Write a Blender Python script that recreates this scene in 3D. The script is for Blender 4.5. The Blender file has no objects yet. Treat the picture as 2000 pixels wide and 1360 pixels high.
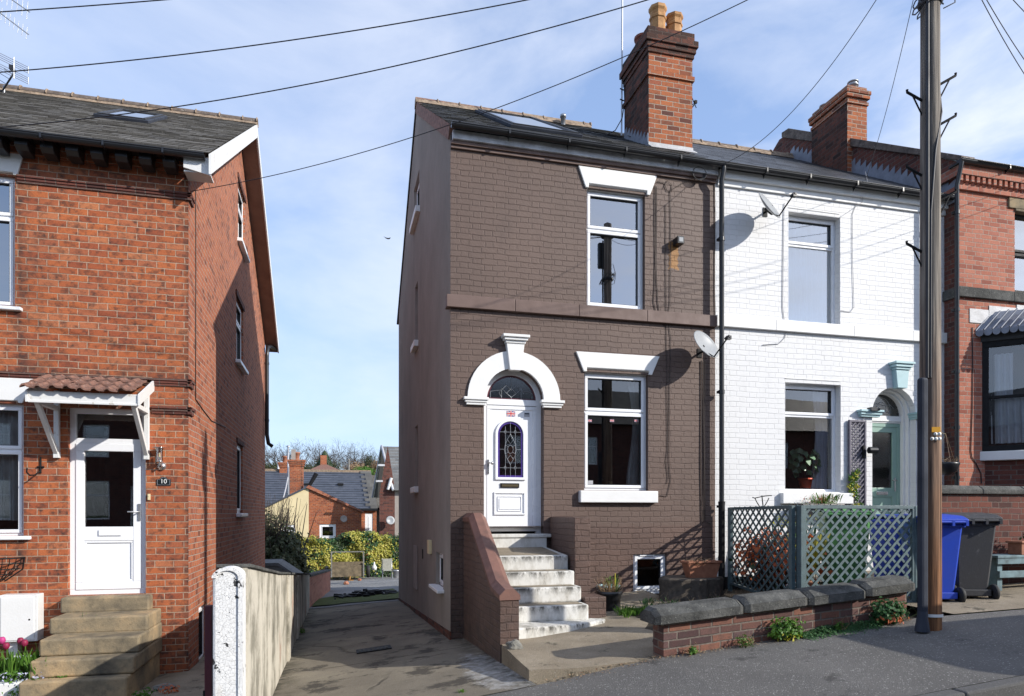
import bpy, bmesh, math, random
from mathutils import Vector, Matrix, noise
R = math.radians
C = bpy.context.scene.collection
scene = bpy.context.scene
random.seed(7)
# ---------------------------------------------------------------- camera, sky, sun, exposure
# world: +X up the street (right), +Y away from the street, z = 0 at eye level
FPX, CX, HY = 1333.0, 1000.0, 1002.0        # focal length in pixels of the 2000 px photograph, centre, horizon row
TH = math.atan(343 / 1333.0)                # the camera is turned this far to the right of the house fronts' normal
cth, sth = math.cos(TH), math.sin(TH)
cam_d = bpy.data.cameras.new("camera")
cam = bpy.data.objects.new("camera", cam_d); C.objects.link(cam)
cam_d.sensor_width = 36; cam_d.lens = 36 * FPX / 2000
cam_d.shift_x = 0; cam_d.shift_y = (HY - 680) / 2000
cam_d.clip_start = 0.05; cam_d.clip_end = 3000
cam.location = (0, 0, 0); cam.rotation_euler = (R(90), 0, -TH)
scene.camera = cam
SUN = Vector((3.555, -2.70, 2.34)).normalized()      # direction towards the sun
el = math.asin(SUN.z); az = math.atan2(SUN.x, SUN.y)
w = bpy.data.worlds.new("World"); scene.world = w; w.use_nodes = True
wn = w.node_tree; wn.nodes.clear()
def wnode(t, **k):
    n = wn.nodes.new(t)
    for a, b in k.items(): setattr(n, a, b)
    return n
out = wnode("ShaderNodeOutputWorld"); bg = wnode("ShaderNodeBackground")
sky = wnode("ShaderNodeTexSky", sky_type='NISHITA', sun_disc=False, sun_elevation=el, sun_rotation=az,
            altitude=100, air_density=1.0, dust_density=1.2, ozone_density=1.6)
tc = wnode("ShaderNodeTexCoord"); mp = wnode("ShaderNodeMapping"); mp.inputs['Scale'].default_value = (1.0, 1.0, 2.6)
mp.inputs['Rotation'].default_value = (0.25, 0.35, 0.6); mp.inputs['Location'].default_value = (3.1, 1.7, 0.4)
n1 = wnode("ShaderNodeTexNoise"); n1.inputs['Scale'].default_value = 2.1; n1.inputs['Detail'].default_value = 9
n1.inputs['Roughness'].default_value = 0.56; n1.inputs['Distortion'].default_value = 0.5
rp = wnode("ShaderNodeValToRGB"); rp.color_ramp.elements[0].position = 0.38; rp.color_ramp.elements[1].position = 0.66
sepz = wnode("ShaderNodeSeparateXYZ")
mr = wnode("ShaderNodeMapRange"); mr.inputs['From Min'].default_value = 0.0; mr.inputs['From Max'].default_value = 0.8
mr.inputs['To Min'].default_value = 0.38; mr.inputs['To Max'].default_value = 1.0     # more cloud towards the right (+X)
ml = wnode("ShaderNodeMath", operation='MULTIPLY'); ad = wnode("ShaderNodeMath", operation='MULTIPLY_ADD')
ad.inputs[1].default_value = 1.0; ad.inputs[2].default_value = 0.02
mx = wnode("ShaderNodeMix", data_type='RGBA'); mx.inputs[7].default_value = (6.1, 6.3, 6.8, 1)
wn.links.new(tc.outputs['Generated'], mp.inputs[0]); wn.links.new(mp.outputs[0], n1.inputs['Vector'])
wn.links.new(n1.outputs['Fac'], rp.inputs[0]); wn.links.new(tc.outputs['Generated'], sepz.inputs[0])
wn.links.new(sepz.outputs['X'], mr.inputs['Value']); wn.links.new(rp.outputs[0], ml.inputs[0]); wn.links.new(mr.outputs[0], ml.inputs[1])
wn.links.new(ml.outputs[0], ad.inputs[0]); wn.links.new(ad.outputs[0], mx.inputs[0])
tint = wnode("ShaderNodeMix", data_type='RGBA', blend_type='MULTIPLY'); tint.inputs[0].default_value = 1.0
tint.inputs[7].default_value = (1.72, 2.02, 2.62, 1)
gm = wnode('ShaderNodeGamma'); gm.inputs[1].default_value = 0.55
wn.links.new(sky.outputs[0], gm.inputs[0]); wn.links.new(gm.outputs[0], tint.inputs[6]); wn.links.new(tint.outputs[2], mx.inputs[6])
wn.links.new(mx.outputs[2], bg.inputs[0]); wn.links.new(bg.outputs[0], out.inputs[0])
bg.inputs[1].default_value = 0.14
sun_d = bpy.data.lights.new("sun", 'SUN'); sun_d.energy = 4.2; sun_d.angle = R(0.53); sun_d.color = (1.0, 0.95, 0.87)
sun = bpy.data.objects.new("sun", sun_d); C.objects.link(sun)
sun.rotation_euler = SUN.to_track_quat('Z', 'Y').to_euler()
scene.view_settings.view_transform = 'Standard'; scene.view_settings.look = 'None'
scene.view_settings.exposure = 0.40; scene.view_settings.gamma = 1.0; scene.view_settings.use_curve_mapping = False
scene.cycles.max_bounces = 8; scene.cycles.transparent_max_bounces = 16
# ---------------------------------------------------------------- measuring helpers: photograph pixel -> point on a plane
def ray(x, y):
    t = (x - CX) / FPX; k = -(y - HY) / FPX
    return Vector((t * cth + sth, cth - t * sth, k))
def onY(x, y, Y):
    d = ray(x, y); s = Y / d.y; return (d.x * s, d.z * s)
def onX(x, y, X):
    d = ray(x, y); s = X / d.x; return (d.y * s, d.z * s)
def onZ(x, y, z):
    d = ray(x, y); s = z / d.z; return (d.x * s, d.y * s)
YB, YL, YR, XG, XL, XR = 9.70, 10.20, 9.42, 1.585, -1.97, 10.32
ZP = [(-90, -8.5), (-8, -2.62), (-3, -2.12), (0, -1.83), (1.77, -1.615), (3.07, -1.41), (6, -1.15), (8, -1.09), (14, -0.86), (90, 3.0)]
def zp(X):
    if X <= ZP[0][0]: return ZP[0][1]
    for (a, p), (b, q) in zip(ZP, ZP[1:]):
        if X <= b: return p + (q - p) * (X - a) / (b - a)
    return ZP[-1][1]
def H(X, Y):                                   # the lie of the land
    z = zp(X)
    f = min(1, max(0, (Y - 6.1) / 27.0)); return z + (-3.1 - z) * f
# ---------------------------------------------------------------- mesh helpers
class MB:
    def __init__(s): s.v = []; s.f = []; s.m = []; s.uv = {}; s.sm = set()
    def face(s, pts, mi=0, uv=None, smooth=False):
        b = len(s.v); s.v += [tuple(p) for p in pts]; s.f.append(tuple(range(b, b + len(pts)))); s.m.append(mi)
        if uv: s.uv[len(s.f) - 1] = uv
        if smooth: s.sm.add(len(s.f) - 1)
    def add(s, vs, fs, mi=0, smooth=False):
        b = len(s.v); s.v += [tuple(p) for p in vs]
        for f in fs:
            s.f.append(tuple(b + i for i in f)); s.m.append(mi)
            if smooth: s.sm.add(len(s.f) - 1)
    def box(s, x0, x1, y0, y1, z0, z1, mi=0, F=None):
        if F is None: F = lambda a, b, c: Vector((a, b, c))
        vs = [F(x, y, z) for x in (x0, x1) for y in (y0, y1) for z in (z0, z1)]
        fs = [(0, 1, 3, 2), (4, 6, 7, 5), (0, 4, 5, 1), (2, 3, 7, 6), (0, 2, 6, 4), (1, 5, 7, 3)]
        # keep faces outward whatever the handedness of F
        e1, e2, e3 = vs[4] - vs[0], vs[2] - vs[0], vs[1] - vs[0]
        if e1.cross(e2).dot(e3) < 0: fs = [f[::-1] for f in fs]
        s.add(vs, fs, mi)
    def ext(s, F, pts, c0, c1, mi=0):          # polygon (a,b) extruded from depth c0 to c1
        n = len(pts); vs = [F(a, b, c0) for a, b in pts] + [F(a, b, c1) for a, b in pts]
        fs = [tuple(range(n))[::-1], tuple(range(n, 2 * n))] + [(i, (i + 1) % n, n + (i + 1) % n, n + i) for i in range(n)]
        ar = sum(pts[i][0] * pts[(i + 1) % n][1] - pts[(i + 1) % n][0] * pts[i][1] for i in range(n))
        e = (F(1, 0, 0) - F(0, 0, 0)).cross(F(0, 1, 0) - F(0, 0, 0)).dot(F(0, 0, 1) - F(0, 0, 0)) * (c1 - c0) * ar
        if e < 0: fs = [f[::-1] for f in fs]
        s.add(vs, fs, mi)
    def tube(s, pts, r, n=6, mi=0, cap=True, smooth=True):
        pts = [Vector(p) for p in pts]; rr = r if isinstance(r, (list, tuple)) else [r] * len(pts)
        vs = []; up = None
        for i, p in enumerate(pts):
            d = (pts[min(i + 1, len(pts) - 1)] - pts[max(i - 1, 0)])
            if d.length < 1e-9: d = Vector((0, 0, 1))
            d.normalize()
            if up is None: up = Vector((0, 0, 1)) if abs(d.z) < .9 else Vector((1, 0, 0))
            a = d.cross(up)
            if a.length < 1e-4: a = d.cross(Vector((1, 0.3, 0)))
            a.normalize(); b = a.cross(d).normalized(); up = b
            for k in range(n):
                t = 2 * math.pi * k / n; vs.append(p + (a * math.cos(t) + b * math.sin(t)) * rr[i])
        fs = []
        for i in range(len(pts) - 1):
            for k in range(n):
                fs.append((i * n + k, i * n + (k + 1) % n, (i + 1) * n + (k + 1) % n, (i + 1) * n + k))
        s.add(vs, fs, mi, smooth)
        if cap:
            s.face([vs[k] for k in range(n)][::-1], mi); s.face([vs[(len(pts) - 1) * n + k] for k in range(n)], mi)
    def lathe(s, o, prof, n=24, mi=0, axis=(0, 0, 1), smooth=True, phase=0):   # prof = [(r, h)]
        ax = Vector(axis).normalized(); a = ax.orthogonal().normalized(); b = ax.cross(a); o = Vector(o)
        vs = []
        for r, h in prof:
            for k in range(n):
                t = 2 * math.pi * k / n + phase; vs.append(o + ax * h + (a * math.cos(t) + b * math.sin(t)) * r)
        fs = [(i * n + k, i * n + (k + 1) % n, (i + 1) * n + (k + 1) % n, (i + 1) * n + k) for i in range(len(prof) - 1) for k in range(n)]
        s.add(vs, fs, mi, smooth)
    def leaf(s, p, n, size, asp=.6, mi=0, roll=None):
        n = Vector(n).normalized(); a = n.orthogonal().normalized(); b = n.cross(a)
        t = random.uniform(0, 6.283) if roll is None else roll; u = a * math.cos(t) + b * math.sin(t); v = n.cross(u)
        p = Vector(p); h = size / 2; k = n * size * .12
        s.face([p - u * h - k, p - u * h * .3 - v * h * asp, p + u * h * .5 - v * h * asp * .7, p + u * h - k, p + u * h * .5 + v * h * asp * .7, p - u * h * .3 + v * h * asp], mi)
    def build(s, name, mats, parent=None, bevel=0, recalc=False):
        me = bpy.data.meshes.new(name); me.from_pydata(s.v, [], s.f); 
        if not isinstance(mats, (list, tuple)): mats = [mats]
        for m in mats: me.materials.append(m)
        me.polygons.foreach_set("material_index", s.m)
        if s.sm:
            fl = [i in s.sm for i in range(len(s.f))]; me.polygons.foreach_set("use_smooth", fl)
        uvl = me.uv_layers.new(name="UVMap"); vv = me.vertices
        for p in me.polygons:
            ex = s.uv.get(p.index); n = p.normal
            for j, li in enumerate(p.loop_indices):
                if ex: uvl.data[li].uv = ex[j]; continue
                c = vv[me.loops[li].vertex_index].co
                if abs(n.x) >= abs(n.y) and abs(n.x) >= abs(n.z): uvl.data[li].uv = (c.y, c.z)
                elif abs(n.y) >= abs(n.z): uvl.data[li].uv = (c.x, c.z)
                else: uvl.data[li].uv = (c.x, c.y)
        me.update()
        o = bpy.data.objects.new(name, me); C.objects.link(o)
        if parent: o.parent = parent
        if recalc:
            bm = bmesh.new(); bm.from_mesh(me); bmesh.ops.recalc_face_normals(bm, faces=bm.faces); bm.to_mesh(me); bm.free()
        if bevel:
            b = o.modifiers.new("bevel", 'BEVEL'); b.width = bevel; b.segments = 2; b.limit_method = 'ANGLE'; b.angle_limit = R(40)
        return o
def thing(name, label, cat, loc=(0, 0, 0), group=None):
    o = bpy.data.objects.new(name, None); C.objects.link(o); o.empty_display_size = .1
    o['label'] = label; o['category'] = cat
    if group: o['group'] = group
    o["_loc"] = tuple(loc); BASES.append((o, Vector(loc))); return o
BASES = []
def tag(o, label, cat, group=None):
    o['label'] = label; o['category'] = cat
    if group: o['group'] = group
    return o
def struct(o): o['kind'] = 'structure'; return o
def stuff(o, label=None, cat=None):
    o['kind'] = 'stuff'
    if label: o['label'] = label; o['category'] = cat
    return o
def front(Y): return lambda a, b, c: Vector((a, Y - c, b))      # faces the street: a = X, b = z, c = outward
def sideR(X): return lambda a, b, c: Vector((X + c, a, b))      # faces +X: a = Y
def sideL(X): return lambda a, b, c: Vector((X - c, a, b))      # faces -X: a = Y
def wallpoly(mb, F, outline, holes, reveal, mi=0, mir=0):
    """a wall face with openings, and the reveals of the openings running back into it"""
    bm = bmesh.new(); es = []
    for loop in [outline] + holes:
        vs = [bm.verts.new((a, b, 0)) for a, b in loop]
        for i in range(len(vs)): es.append(bm.edges.new((vs[i], vs[(i + 1) % len(vs)])))
    bmesh.ops.triangle_fill(bm, use_beauty=True, use_dissolve=False, edges=es)
    bm.verts.index_update()
    flip = (F(1, 0, 0) - F(0, 0, 0)).cross(F(0, 1, 0) - F(0, 0, 0)).dot(F(0, 0, 1) - F(0, 0, 0)) < 0
    for f in bm.faces:
        pts = [(v.co.x, v.co.y) for v in f.verts]
        if (f.normal.z < 0) != flip: pts = pts[::-1]
        mb.face([F(a, b, 0) for a, b in pts], mi)
    bm.free()
    for h in holes:
        n = len(h)
        for i in range(n):
            p, q = h[i], h[(i + 1) % n]
            mb.face([F(p[0], p[1], 0), F(q[0], q[1], 0), F(q[0], q[1], -reveal), F(p[0], p[1], -reveal)], mir)
def rect(a0, a1, b0, b1): return [(a0, b0), (a1, b0), (a1, b1), (a0, b1)]
def arch(ac, r, b0, bs, n=16, ry=None):     # opening with round top: centre ac, radius r, foot b0, springing bs
    ry = ry or r
    return [(ac - r, b0), (ac + r, b0)] + [(ac + r * math.cos(math.pi * i / n), bs + ry * math.sin(math.pi * i / n)) for i in range(n + 1)]
def ring(mb, F, a0, a1, b0, b1, wd, c0, c1, mi=0):
    mb.box(a0, a1, b0, b0 + wd, c0, c1, mi, F); mb.box(a0, a1, b1 - wd, b1, c0, c1, mi, F)
    mb.box(a0, a0 + wd, b0 + wd, b1 - wd, c0, c1, mi, F); mb.box(a1 - wd, a1, b0 + wd, b1 - wd, c0, c1, mi, F)
def copy_tree(o, parent=None):
    c = o.copy(); C.objects.link(c); c.parent = parent
    for ch in list(o.children): copy_tree(ch, c)
    return c
# ---------------------------------------------------------------- materials
class N:
    def __init__(s, name):
        s.m = bpy.data.materials.new(name); s.m.use_nodes = True; s.t = s.m.node_tree; s.b = s.t.nodes['Principled BSDF']
        s.o = s.t.nodes['Material Output']
    def n(s, t, **k):
        x = s.t.nodes.new(t)
        for a, b in k.items(): setattr(x, a, b)
        return x
    def put(s, sock, v):
        if hasattr(v, 'is_linked') or isinstance(v, bpy.types.NodeSocket): s.t.links.new(v, sock)
        elif isinstance(v, (tuple, list)) and len(v) == 3 and sock.type == 'RGBA': sock.default_value = (*v, 1)
        else: sock.default_value = v
    def math(s, op, *a, clamp=False):
        x = s.n('ShaderNodeMath', operation=op); x.use_clamp = clamp
        for i, v in enumerate(a): s.put(x.inputs[i], v)
        return x.outputs[0]
    def mix(s, f, a, b, blend='MIX'):
        x = s.n('ShaderNodeMix', data_type='RGBA', blend_type=blend); s.put(x.inputs[0], f); s.put(x.inputs[6], a); s.put(x.inputs[7], b)
        return x.outputs[2]
    def tc(s, k='UV'): return s.n('ShaderNodeTexCoord').outputs[k]
    def map(s, v, sc=(1, 1, 1), rot=(0, 0, 0)):
        x = s.n('ShaderNodeMapping'); s.put(x.inputs[0], v); x.inputs['Scale'].default_value = sc; x.inputs['Rotation'].default_value = rot; return x.outputs[0]
    def noise(s, scale, detail=3, vec=None, rough=.55, out='Fac', dist=0):
        x = s.n('ShaderNodeTexNoise'); x.inputs['Scale'].default_value = scale; x.inputs['Detail'].default_value = detail
        x.inputs['Roughness'].default_value = rough; x.inputs['Distortion'].default_value = dist
        s.put(x.inputs['Vector'], vec if vec is not None else s.tc('Object')); return x.outputs[out]
    def ramp(s, f, st):
        x = s.n('ShaderNodeValToRGB'); s.put(x.inputs[0], f); e = x.color_ramp.elements
        while len(e) < len(st): e.new(.5)
        for i, (p, c) in enumerate(st): e[i].position = p; e[i].color = (*c, 1) if isinstance(c, tuple) else (c, c, c, 1)
        return x.outputs[0]
    def rng(s, f, a, b, c=0, d=1):
        x = s.n('ShaderNodeMapRange'); s.put(x.inputs[0], f)
        for i, v in enumerate((a, b, c, d)): x.inputs[i + 1].default_value = v
        return x.outputs[0]
    def bump(s, h, st=.5, dist=.01, nrm=None):
        x = s.n('ShaderNodeBump'); x.inputs['Strength'].default_value = st; x.inputs['Distance'].default_value = dist; s.put(x.inputs['Height'], h)
        if nrm is not None: s.put(x.inputs['Normal'], nrm)
        return x.outputs[0]
    def end(s, col=None, rough=.8, nrm=None, spec=None, metal=None):
        if col is not None: s.put(s.b.inputs['Base Color'], col)
        s.put(s.b.inputs['Roughness'], rough)
        if nrm is not None: s.put(s.b.inputs['Normal'], nrm)
        if spec is not None: s.put(s.b.inputs['Specular IOR Level'], spec)
        if metal is not None: s.put(s.b.inputs['Metallic'], metal)
        return s.m
def brick_core(q, S, Hd, rh, ms, jit=.006, rowoff=.5, voff=0.0, uoff=0.0):
    """bond pattern from the UV in metres. S stretcher pitch, Hd header pitch (0: stretcher bond). returns face mask, random value, random colour, height"""
    uv = q.tc('UV'); nz = q.noise(3.0, 2, uv, out='Color')
    vm = q.n('ShaderNodeVectorMath', operation='MULTIPLY_ADD'); q.put(vm.inputs[0], nz); vm.inputs[1].default_value = (jit * 4, jit * 4, 0)
    q.put(vm.inputs[2], uv); sp = q.n('ShaderNodeSeparateXYZ'); q.put(sp.inputs[0], vm.outputs[0])
    u = q.math('ADD', sp.outputs[0], uoff); v = q.math('ADD', sp.outputs[1], voff)
    P = S + Hd
    vr = q.math('DIVIDE', v, rh); row = q.math('FLOOR', vr); fv = q.math('FRACT', vr)
    par = q.math('FLOORED_MODULO', row, 2.0)
    rr = q.n('ShaderNodeTexWhiteNoise', noise_dimensions='1D'); q.put(rr.inputs['W'], row)
    sh = q.math('ADD', q.math('MULTIPLY', par, P * rowoff), q.math('MULTIPLY', rr.outputs[0], .03 * (1 if Hd == 0 else .6)))
    uu = q.math('DIVIDE', q.math('ADD', u, sh), P); cell = q.math('FLOOR', uu); fu = q.math('MULTIPLY', q.math('FRACT', uu), P)
    d = q.math('MINIMUM', fu, q.math('SUBTRACT', P, fu))
    hd = 0.0
    if Hd > 0:
        d = q.math('MINIMUM', d, q.math('ABSOLUTE', q.math('SUBTRACT', fu, S))); hd = q.math('GREATER_THAN', fu, S)
    dv = q.math('MULTIPLY', q.math('MINIMUM', fv, q.math('SUBTRACT', 1.0, fv)), rh)
    d = q.math('MINIMUM', d, dv)
    wv = q.noise(22, 2, uv)
    lo = q.math('MULTIPLY', q.math('ADD', wv, .35), ms * .45)
    x = q.n('ShaderNodeMapRange'); x.interpolation_type = 'SMOOTHSTEP'; q.put(x.inputs[0], d); q.put(x.inputs[1], lo); q.put(x.inputs[2], q.math('ADD', lo, ms * .38))
    mask = x.outputs[0]
    cv = q.n('ShaderNodeCombineXYZ'); q.put(cv.inputs[0], cell); q.put(cv.inputs[1], row); q.put(cv.inputs[2], hd)
    wn_ = q.n('ShaderNodeTexWhiteNoise', noise_dimensions='3D'); q.put(wn_.inputs['Vector'], cv.outputs[0])
    return uv, mask, wn_.outputs['Value'], wn_.outputs['Color'], hd
def brickmat(name, cols, mortar, S=.235, Hd=0.0, rh=.088, ms=.011, soot=.5, voff=0, bumpd=.006, stain=(.05, .035, .03), bands=(), cols_u=()):
    q = N(name); uv, mask, rv, rc, hd = brick_core(q, S, Hd, rh, ms, voff=voff)
    k = len(cols); c = q.ramp(rv, [(i / (k - 1), cols[i]) for i in range(k)])
    g = q.noise(60, 4, uv); c = q.mix(q.rng(g, .3, .75, 0, .35), c, (stain[0] * 2, stain[1] * 2, stain[2] * 2), 'MULTIPLY')
    pv = q.n('ShaderNodeVectorMath', operation='MULTIPLY_ADD'); q.put(pv.inputs[0], rc); pv.inputs[1].default_value = (30, 30, 30); q.put(pv.inputs[2], uv); bl = q.noise(10, 6, pv.outputs[0], .7); sp = q.noise(1.1, 5, uv, .6)
    c = q.mix(q.math('MULTIPLY', q.rng(bl, .47, .70, 0, 1), soot), c, stain)
    c = q.mix(q.rng(sp, .35, .7, 0, .32 * soot + .1), c, q.mix(.5, c, stain))
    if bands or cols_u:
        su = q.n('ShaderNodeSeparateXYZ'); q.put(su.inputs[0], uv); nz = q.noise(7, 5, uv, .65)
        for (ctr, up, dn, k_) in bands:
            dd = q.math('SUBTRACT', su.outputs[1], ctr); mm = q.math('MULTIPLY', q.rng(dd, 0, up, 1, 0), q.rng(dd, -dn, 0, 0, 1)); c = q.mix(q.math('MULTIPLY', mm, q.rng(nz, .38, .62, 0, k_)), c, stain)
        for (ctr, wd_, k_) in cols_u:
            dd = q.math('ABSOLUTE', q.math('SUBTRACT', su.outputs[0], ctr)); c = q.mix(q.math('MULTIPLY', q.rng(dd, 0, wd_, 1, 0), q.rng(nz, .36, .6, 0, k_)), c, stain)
    mcol = q.mix(q.rng(q.noise(35, 3, uv), .3, .7), mortar, tuple(x * .6 for x in mortar))
    mcol = q.mix(q.rng(sp, .45, .7, 0, .5 * soot), mcol, stain)
    col = q.mix(mask, mcol, c)
    h = q.math('ADD', q.math('MULTIPLY', mask, .75), q.math('ADD', q.math('MULTIPLY', g, .22), q.math('MULTIPLY', rv, .12)))
    return q.end(col, .86, q.bump(h, .75, bumpd), spec=.25)
def paintbrick(name, col, S, Hd, rh, dark, ms=.009, var=.12, voff=0, chip=None, rough=.55, bumpd=.015, deep=.6, uoff=0, rust=None, grime=None, jit=.009):
    q = N(name); uv, mask, rv, rc, hd = brick_core(q, S, Hd, rh, ms, jit=jit, voff=voff, uoff=uoff)
    g = q.noise(45, 5, uv); big = q.noise(.9, 5, uv); md = q.noise(6, 4, uv)
    c = q.mix(q.math('MULTIPLY', rv, var), col, tuple(x * 1.22 for x in col)); c = q.mix(q.rng(big, .3, .7, 0, var * 2), c, dark)
    c = q.mix(q.rng(md, .55, .8, 0, var * 1.6), c, tuple(min(1, x * 1.35) for x in col))
    if rust or grime:
        su = q.n('ShaderNodeSeparateXYZ'); q.put(su.inputs[0], uv)
    if rust:
        e_ = q.math('MULTIPLY', q.math('SUBTRACT', q.noise(14, 5, uv), .5), .12)
        a_ = q.math('ADD', q.math('ABSOLUTE', q.math('SUBTRACT', su.outputs[0], rust[0])), e_); b_ = q.math('ADD', q.math('ABSOLUTE', q.math('SUBTRACT', su.outputs[1], rust[1])), e_)
        c = q.mix(q.math('MULTIPLY', q.rng(a_, rust[2], rust[2] + .01, .8, 0), q.rng(b_, rust[3], rust[3] + .02, 1, 0)), c, (.36, .17, .04))
    if grime:
        c = q.mix(q.math('MULTIPLY', q.rng(su.outputs[1], grime[0], grime[1], 1, 0), q.rng(q.noise(4, 6, uv, .7), .4, .62, 0, .8)), c, grime[2])
    gs = q.noise(2.2, 7, q.map(uv, (1.6, .35, 1)), .7); c = q.mix(q.rng(gs, .52, .78, 0, var * 2.6), c, dark)
    open_ = q.math('MULTIPLY', q.math('SUBTRACT', 1.0, mask), q.rng(md, .35, .65, .15, 1))
    c = q.mix(q.math('MULTIPLY', open_, deep), c, dark)
    if chip:
        cn = q.noise(7, 6, uv, .7); c = q.mix(q.rng(cn, .69, .72, 0, .9), c, chip)
    h = q.math('ADD', q.math('MULTIPLY', mask, q.rng(big, .2, .8, .5, 1.0)), q.math('ADD', q.math('MULTIPLY', g, .35), q.math('MULTIPLY', rv, .4)))
    return q.end(c, rough, q.bump(h, .8, bumpd), spec=.35)
def plain(name, col, rough=.5, var=.15, nsc=12, bump=.0, dark=None, spec=None, metal=None, bsc=40, wear=None):
    q = N(name); ob = q.tc('Object'); n = q.noise(nsc, 4, ob)
    dk = dark or tuple(x * .55 for x in col)
    c = q.mix(q.rng(n, .35, .75, 0, min(1, var * 2.5)), col, dk)
    if wear: c = q.mix(q.rng(q.noise(nsc * 2.3, 6, ob, .7), .6, .68, 0, 1), c, wear)
    nr = q.bump(q.noise(bsc, 4, ob), .6, bump) if bump else None
    return q.end(c, q.rng(n, .3, .7, rough * .85, min(1, rough * 1.15)), nr, spec, metal)
def tilemat(name, cols, S, rh, ms=.004, lichen=None, rough=.6, spec=.4, mortar=(.02, .02, .022), bumpd=.004):
    q = N(name); uv, mask, rv, rc, hd = brick_core(q, S, 0, rh, ms, jit=.001)
    k = len(cols); c = q.ramp(rv, [(i / (k - 1), cols[i]) for i in range(k)])
    g = q.noise(30, 4, uv); c = q.mix(q.rng(g, .3, .7, 0, .35), c, tuple(x * .5 for x in cols[0]))
    if lichen:
        ln = q.noise(26, 3, uv, .5); l2 = q.noise(1.6, 4, uv)
        c = q.mix(q.math('MULTIPLY', q.rng(ln, .66, .7, 0, 1), q.rng(l2, .3, .6, .25, 1)), c, lichen)
        c = q.mix(q.rng(l2, .45, .75, 0, .4), c, tuple(x * .45 for x in lichen))
    c = q.mix(mask, mortar, c)
    return q.end(c, rough, q.bump(q.math('ADD', q.math('MULTIPLY', mask, .7), q.math('MULTIPLY', g, .3)), .7, bumpd), spec=spec)
def leafmat(name, a, b, c3=None, rough=.5, tr=.35):
    q = N(name); g = q.n('ShaderNodeNewGeometry').outputs['Random Per Island']; st = [(0, a), (.55, b)]
    if c3: st.append((1, c3))
    c = q.ramp(g, st); q.end(c, rough, spec=.4)
    tl = q.n('ShaderNodeBsdfTranslucent'); q.put(tl.inputs[0], c); ms = q.n('ShaderNodeMixShader'); ms.inputs[0].default_value = tr
    q.t.links.new(q.b.outputs[0], ms.inputs[1]); q.t.links.new(tl.outputs[0], ms.inputs[2]); q.t.links.new(ms.outputs[0], q.o.inputs[0]); return q.m
def glassmat(name, base=.10, k=1.0, tint=(.93, .95, .95), rough=0.0):
    q = N(name); fr = q.n('ShaderNodeFresnel'); fr.inputs[0].default_value = 1.5
    f = q.math('ADD', q.math('MULTIPLY', fr.outputs[0], k), base, clamp=True)
    tr = q.n('ShaderNodeBsdfTransparent'); q.put(tr.inputs[0], tint); gl = q.n('ShaderNodeBsdfGlossy'); gl.inputs['Roughness'].default_value = rough
    wv = q.bump(q.noise(1.3, 1), .03, .02); q.put(gl.inputs['Normal'], wv)
    ms = q.n('ShaderNodeMixShader'); q.put(ms.inputs[0], f); q.t.links.new(tr.outputs[0], ms.inputs[1]); q.t.links.new(gl.outputs[0], ms.inputs[2])
    q.t.links.new(ms.outputs[0], q.o.inputs[0]); return q.m
M = {}
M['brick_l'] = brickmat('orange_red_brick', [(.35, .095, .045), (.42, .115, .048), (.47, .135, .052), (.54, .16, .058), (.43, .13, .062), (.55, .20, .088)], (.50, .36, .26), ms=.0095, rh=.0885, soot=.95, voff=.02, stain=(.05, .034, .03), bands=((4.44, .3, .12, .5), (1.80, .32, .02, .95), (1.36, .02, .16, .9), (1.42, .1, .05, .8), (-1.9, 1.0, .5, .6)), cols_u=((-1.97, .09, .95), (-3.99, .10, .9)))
M['brick_lside'] = brickmat('side_wall_brick', [(.22, .07, .04), (.42, .125, .06), (.47, .15, .072), (.51, .17, .078), (.40, .135, .08)], (.42, .33, .27), S=.17, rh=.084, soot=.4)
M['brick_r'] = brickmat('pinkish_brick', [(.28, .09, .06), (.42, .15, .095), (.47, .18, .115), (.50, .20, .13), (.42, .155, .105)], (.42, .33, .27), S=.235, Hd=.12, rh=.078, ms=.010, soot=.22, stain=(.10, .05, .045))
M['brick_ch'] = brickmat('chimney_brick', [(.12, .045, .035), (.30, .10, .05), (.42, .13, .055), (.46, .15, .06), (.36, .11, .06)], (.45, .38, .30), rh=.084, soot=.5, stain=(.05, .035, .03))
M['brick_soot'] = brickmat('sooty_brick', [(.05, .028, .022), (.11, .045, .03), (.16, .06, .04), (.20, .07, .045)], (.12, .09, .075), rh=.084, soot=.9, stain=(.028, .022, .02))
M['brick_wall'] = brickmat('garden_wall_brick', [(.09, .05, .05), (.15, .075, .062), (.22, .10, .075), (.27, .12, .08), (.13, .08, .078)], (.22, .18, .15), rh=.078, ms=.014, soot=.5, stain=(.05, .045, .042), bumpd=.012)
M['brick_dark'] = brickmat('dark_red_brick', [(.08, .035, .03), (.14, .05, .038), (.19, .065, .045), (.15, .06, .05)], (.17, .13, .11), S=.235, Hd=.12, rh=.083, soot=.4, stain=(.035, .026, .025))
M['brown'] = paintbrick('brown_masonry_paint', (.130, .087, .070), .235, .121, .0833, (.078, .053, .045), voff=.035, uoff=.08, var=.2, deep=.32, ms=.012, jit=.011, rust=(5.10, 4.02, .075, .2))
M['brown_low'] = paintbrick('worn_brown_paint', (.135, .085, .068), .235, .121, .0833, (.055, .035, .03), chip=(.30, .13, .10), var=.24, voff=.035, uoff=.08, bumpd=.02, deep=.35, jit=.014, ms=.013, grime=(-1.6, -.7, (.05, .04, .035)))
M['white_brick'] = paintbrick('white_masonry_paint', (.70, .70, .70), .235, .121, .0833, (.42, .42, .43), var=.055, voff=.035, rough=.6, deep=.22, bumpd=.0055)
M['brown_flat'] = plain('brown_painted_stone', (.15, .095, .078), .6, .2, 5, .002)
M['brown_cap'] = plain('brown_painted_coping', (.20, .10, .075), .6, .3, 6, .004, dark=(.10, .055, .045))
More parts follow.
